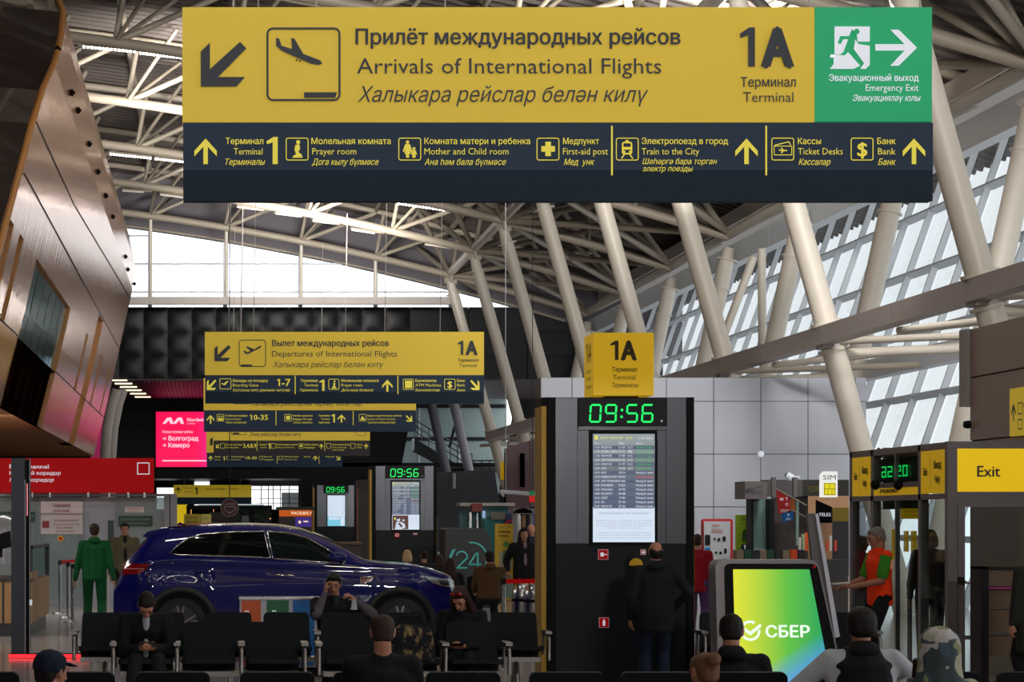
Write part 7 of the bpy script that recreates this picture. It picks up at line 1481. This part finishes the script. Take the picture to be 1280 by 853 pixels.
# people around the back
person('person in a bright red jacket half hidden by the nearest pillar', ground(872, 84), 160, 1.62, top=redc, low=cm('cloth_violet', (90, 60, 110)), shoe=blk, hair=h_brown, detail=0, coat=.05, group='people standing')
def bag(t, hd, up, lh, rh, RH, k, I):
    c = lh * k + V((.0, 0, -.12)); add_thing_at(t, 'tote_bag', 'pale green tote bag in the hand of the walking woman', 'bag', c, lambda: B().hexa([c + V(q) for q in ((-.13, -.05, -.33), (.13, -.05, -.33), (.06, -.02, .08), (-.06, -.02, .08), (-.13, .05, -.33), (.13, .05, -.33), (.06, .02, .08), (-.06, .02, .08))]), cm('cloth_mint', (130, 150, 140)))
person('woman with long dark hair in a black coat walking towards us with a tote bag', ground(655, 75), 3, 1.70, top=blk, low=blk, shoe=blk, hair=h_dark, hairk='long', open_=cm('cloth_print_tee', (130, 110, 116), .8, .5), build=1.15, coat=.35, lh=(-.30, -.08, .95), rh=(.26, -.1, .9), lf=(-.09, -.14, .09), rf=(.1, .16, .1), extra=bag, group='people walking towards us')
person('bald man just behind the walking woman', ground(664, 66), 0, 1.76, top=navy_c, low=blk, shoe=blk, hair=None, detail=0, build=1.15, group='people walking towards us')
person('dark haired man at the gold edge of the pillar, behind the bald man', ground(673, 62), 0, 1.78, top=navy_c, low=blk, shoe=blk, hair=h_dark, sk=skin_d, detail=0, build=1.15, group='people walking towards us')
person('far woman with dark hair in blue behind the walking group', ground(672, 56), 0, 1.72, top=cm('cloth_blue', (40, 60, 120)), low=blk, shoe=blk, hair=h_dark, hairk='bob', detail=0)
person('man in a brown jacket seated with his back to us behind the car bonnet', ground(612, 77.5), 180, 1.78, hip=.50, lean=0, hp=4, top=brown_c, low=blk2, hair=h_dark, build=1.3, lh=(-.2, -.4, .6), rh=(.2, -.4, .6), lf=(-.15, -.5, .09), rf=(.15, -.5, .09), detail=0, hood=brown_c, group='people seated behind the car')
for (px, s_, hh, kk, lb, hz_) in ((509, 69, h_blond, 'bob', 'blond head of a seated person above the car bonnet', .54), (530, 67, h_dark, 'short', 'dark haired seated person above the car bonnet, right of the blond one', .52), (549, 70, h_brown, 'bob', 'brown haired seated person left of the round counter', .46), (563, 71, h_aub, 'long', 'long haired seated person just left of the turquoise 24', .40)):
    person(lb, ground(px, s_), 180, 1.66, hip=hz_, lean=0, hp=6, top=blk2, low=blk2, hair=hh, hairk=kk, lh=(-.2, -.4, .6), rh=(.2, -.4, .6), lf=(-.15, -.5, .09), rf=(.15, -.5, .09), detail=0, group='people seated behind the car')
for (px, s_, lb) in ((573, 50, 'far person seated behind the round counter, left'), (597, 50, 'far person seated behind the round counter, right')):
    person(lb, ground(px, s_), 0, 1.62, top=blk2, low=blk2, hair=h_dark, hairk='bob' if px == 573 else 'short', detail=0, group='people behind the round counter')
person('grey haired woman in a dark red sweater behind the man in orange', ground(1077, 92), 100, 1.62, top=cm('cloth_wine', (110, 24, 44)), low=blk, shoe=blk, hair=h_grey, hairk='bob', detail=0)
def mask(t, hd, up, lh, rh, RH, k, I): b = Fig(); b.hull((hd(0, -.085, -.02), (.045, .02, .02), RH), (hd(0, -.075, -.07), (.035, .02, .015), RH)); b.make('face_mask', cm('mask_lilac', (160, 140, 175)), t, I, .008, 1, 'lilac face mask')
person('blond person with a lilac face mask inside the glass booth', ground(1163, 101), -20, 1.72, top=cm('cloth_dim_brown', (58, 46, 40)), low=blk, shoe=blk, hair=h_blond, hairk='bob', detail=0, hp=12, extra=mask)
person('dark clothed person with brown hair at the right border beside the shelf unit', ground(1292, 128), 200, 1.62, top=cm('cloth_olive_black', (34, 36, 32)), low=blk, shoe=blk, hair=h_brown, detail=0, build=1.3, coat=.3, hp=8)
# printed bag on the bench
b = Fig(); c = P(513, 0, 137); c = V((c.x, c.y, .48)); b.hull((c + V((0, 0, .03)), (.24, .13, .05), None), (c + V((0, 0, .26)), (.21, .10, .08), None)); b.hull((c + V((-.08, 0, .28)), (.1, .08, .07), None), (c + V((.12, 0, .25)), (.09, .09, .09), None))
hold = thing('printed_bag', 'soft black bag with brown and cream floral print on the bench', 'bag', (0, 0, 0)); hold.location = (0, 0, 0)
pr = cm('floral_print', (60, 50, 34)); nn = pr.node_tree; vz = nn.nodes.new('ShaderNodeTexNoise'); vz.inputs['Scale'].default_value = 13; vz.inputs['Detail'].default_value = 6; rp = nn.nodes.new('ShaderNodeValToRGB'); tcx = nn.nodes.new('ShaderNodeTexCoord'); nn.links.new(tcx.outputs['Object'], vz.inputs['Vector']); nn.links.new(vz.outputs['Fac'], rp.inputs['Fac']); rp.color_ramp.elements[0].position = .50; rp.color_ramp.elements[0].color = (.008, .008, .01, 1); rp.color_ramp.elements[1].position = .66; rp.color_ramp.elements[1].color = (.28, .20, .09, 1); nn.links.new(rp.outputs['Color'], nn.nodes['Principled BSDF'].inputs['Base Color'])
b.make('bag_body', pr, hold, Matrix.Identity(4), .012, 3); obj('strap', B().tube([c + V((-.15, -.02, .30)), c + V((-.08, -.05, .42)), c + V((.08, -.05, .42)), c + V((.15, -.02, .30))], .012, 8), blk, hold)
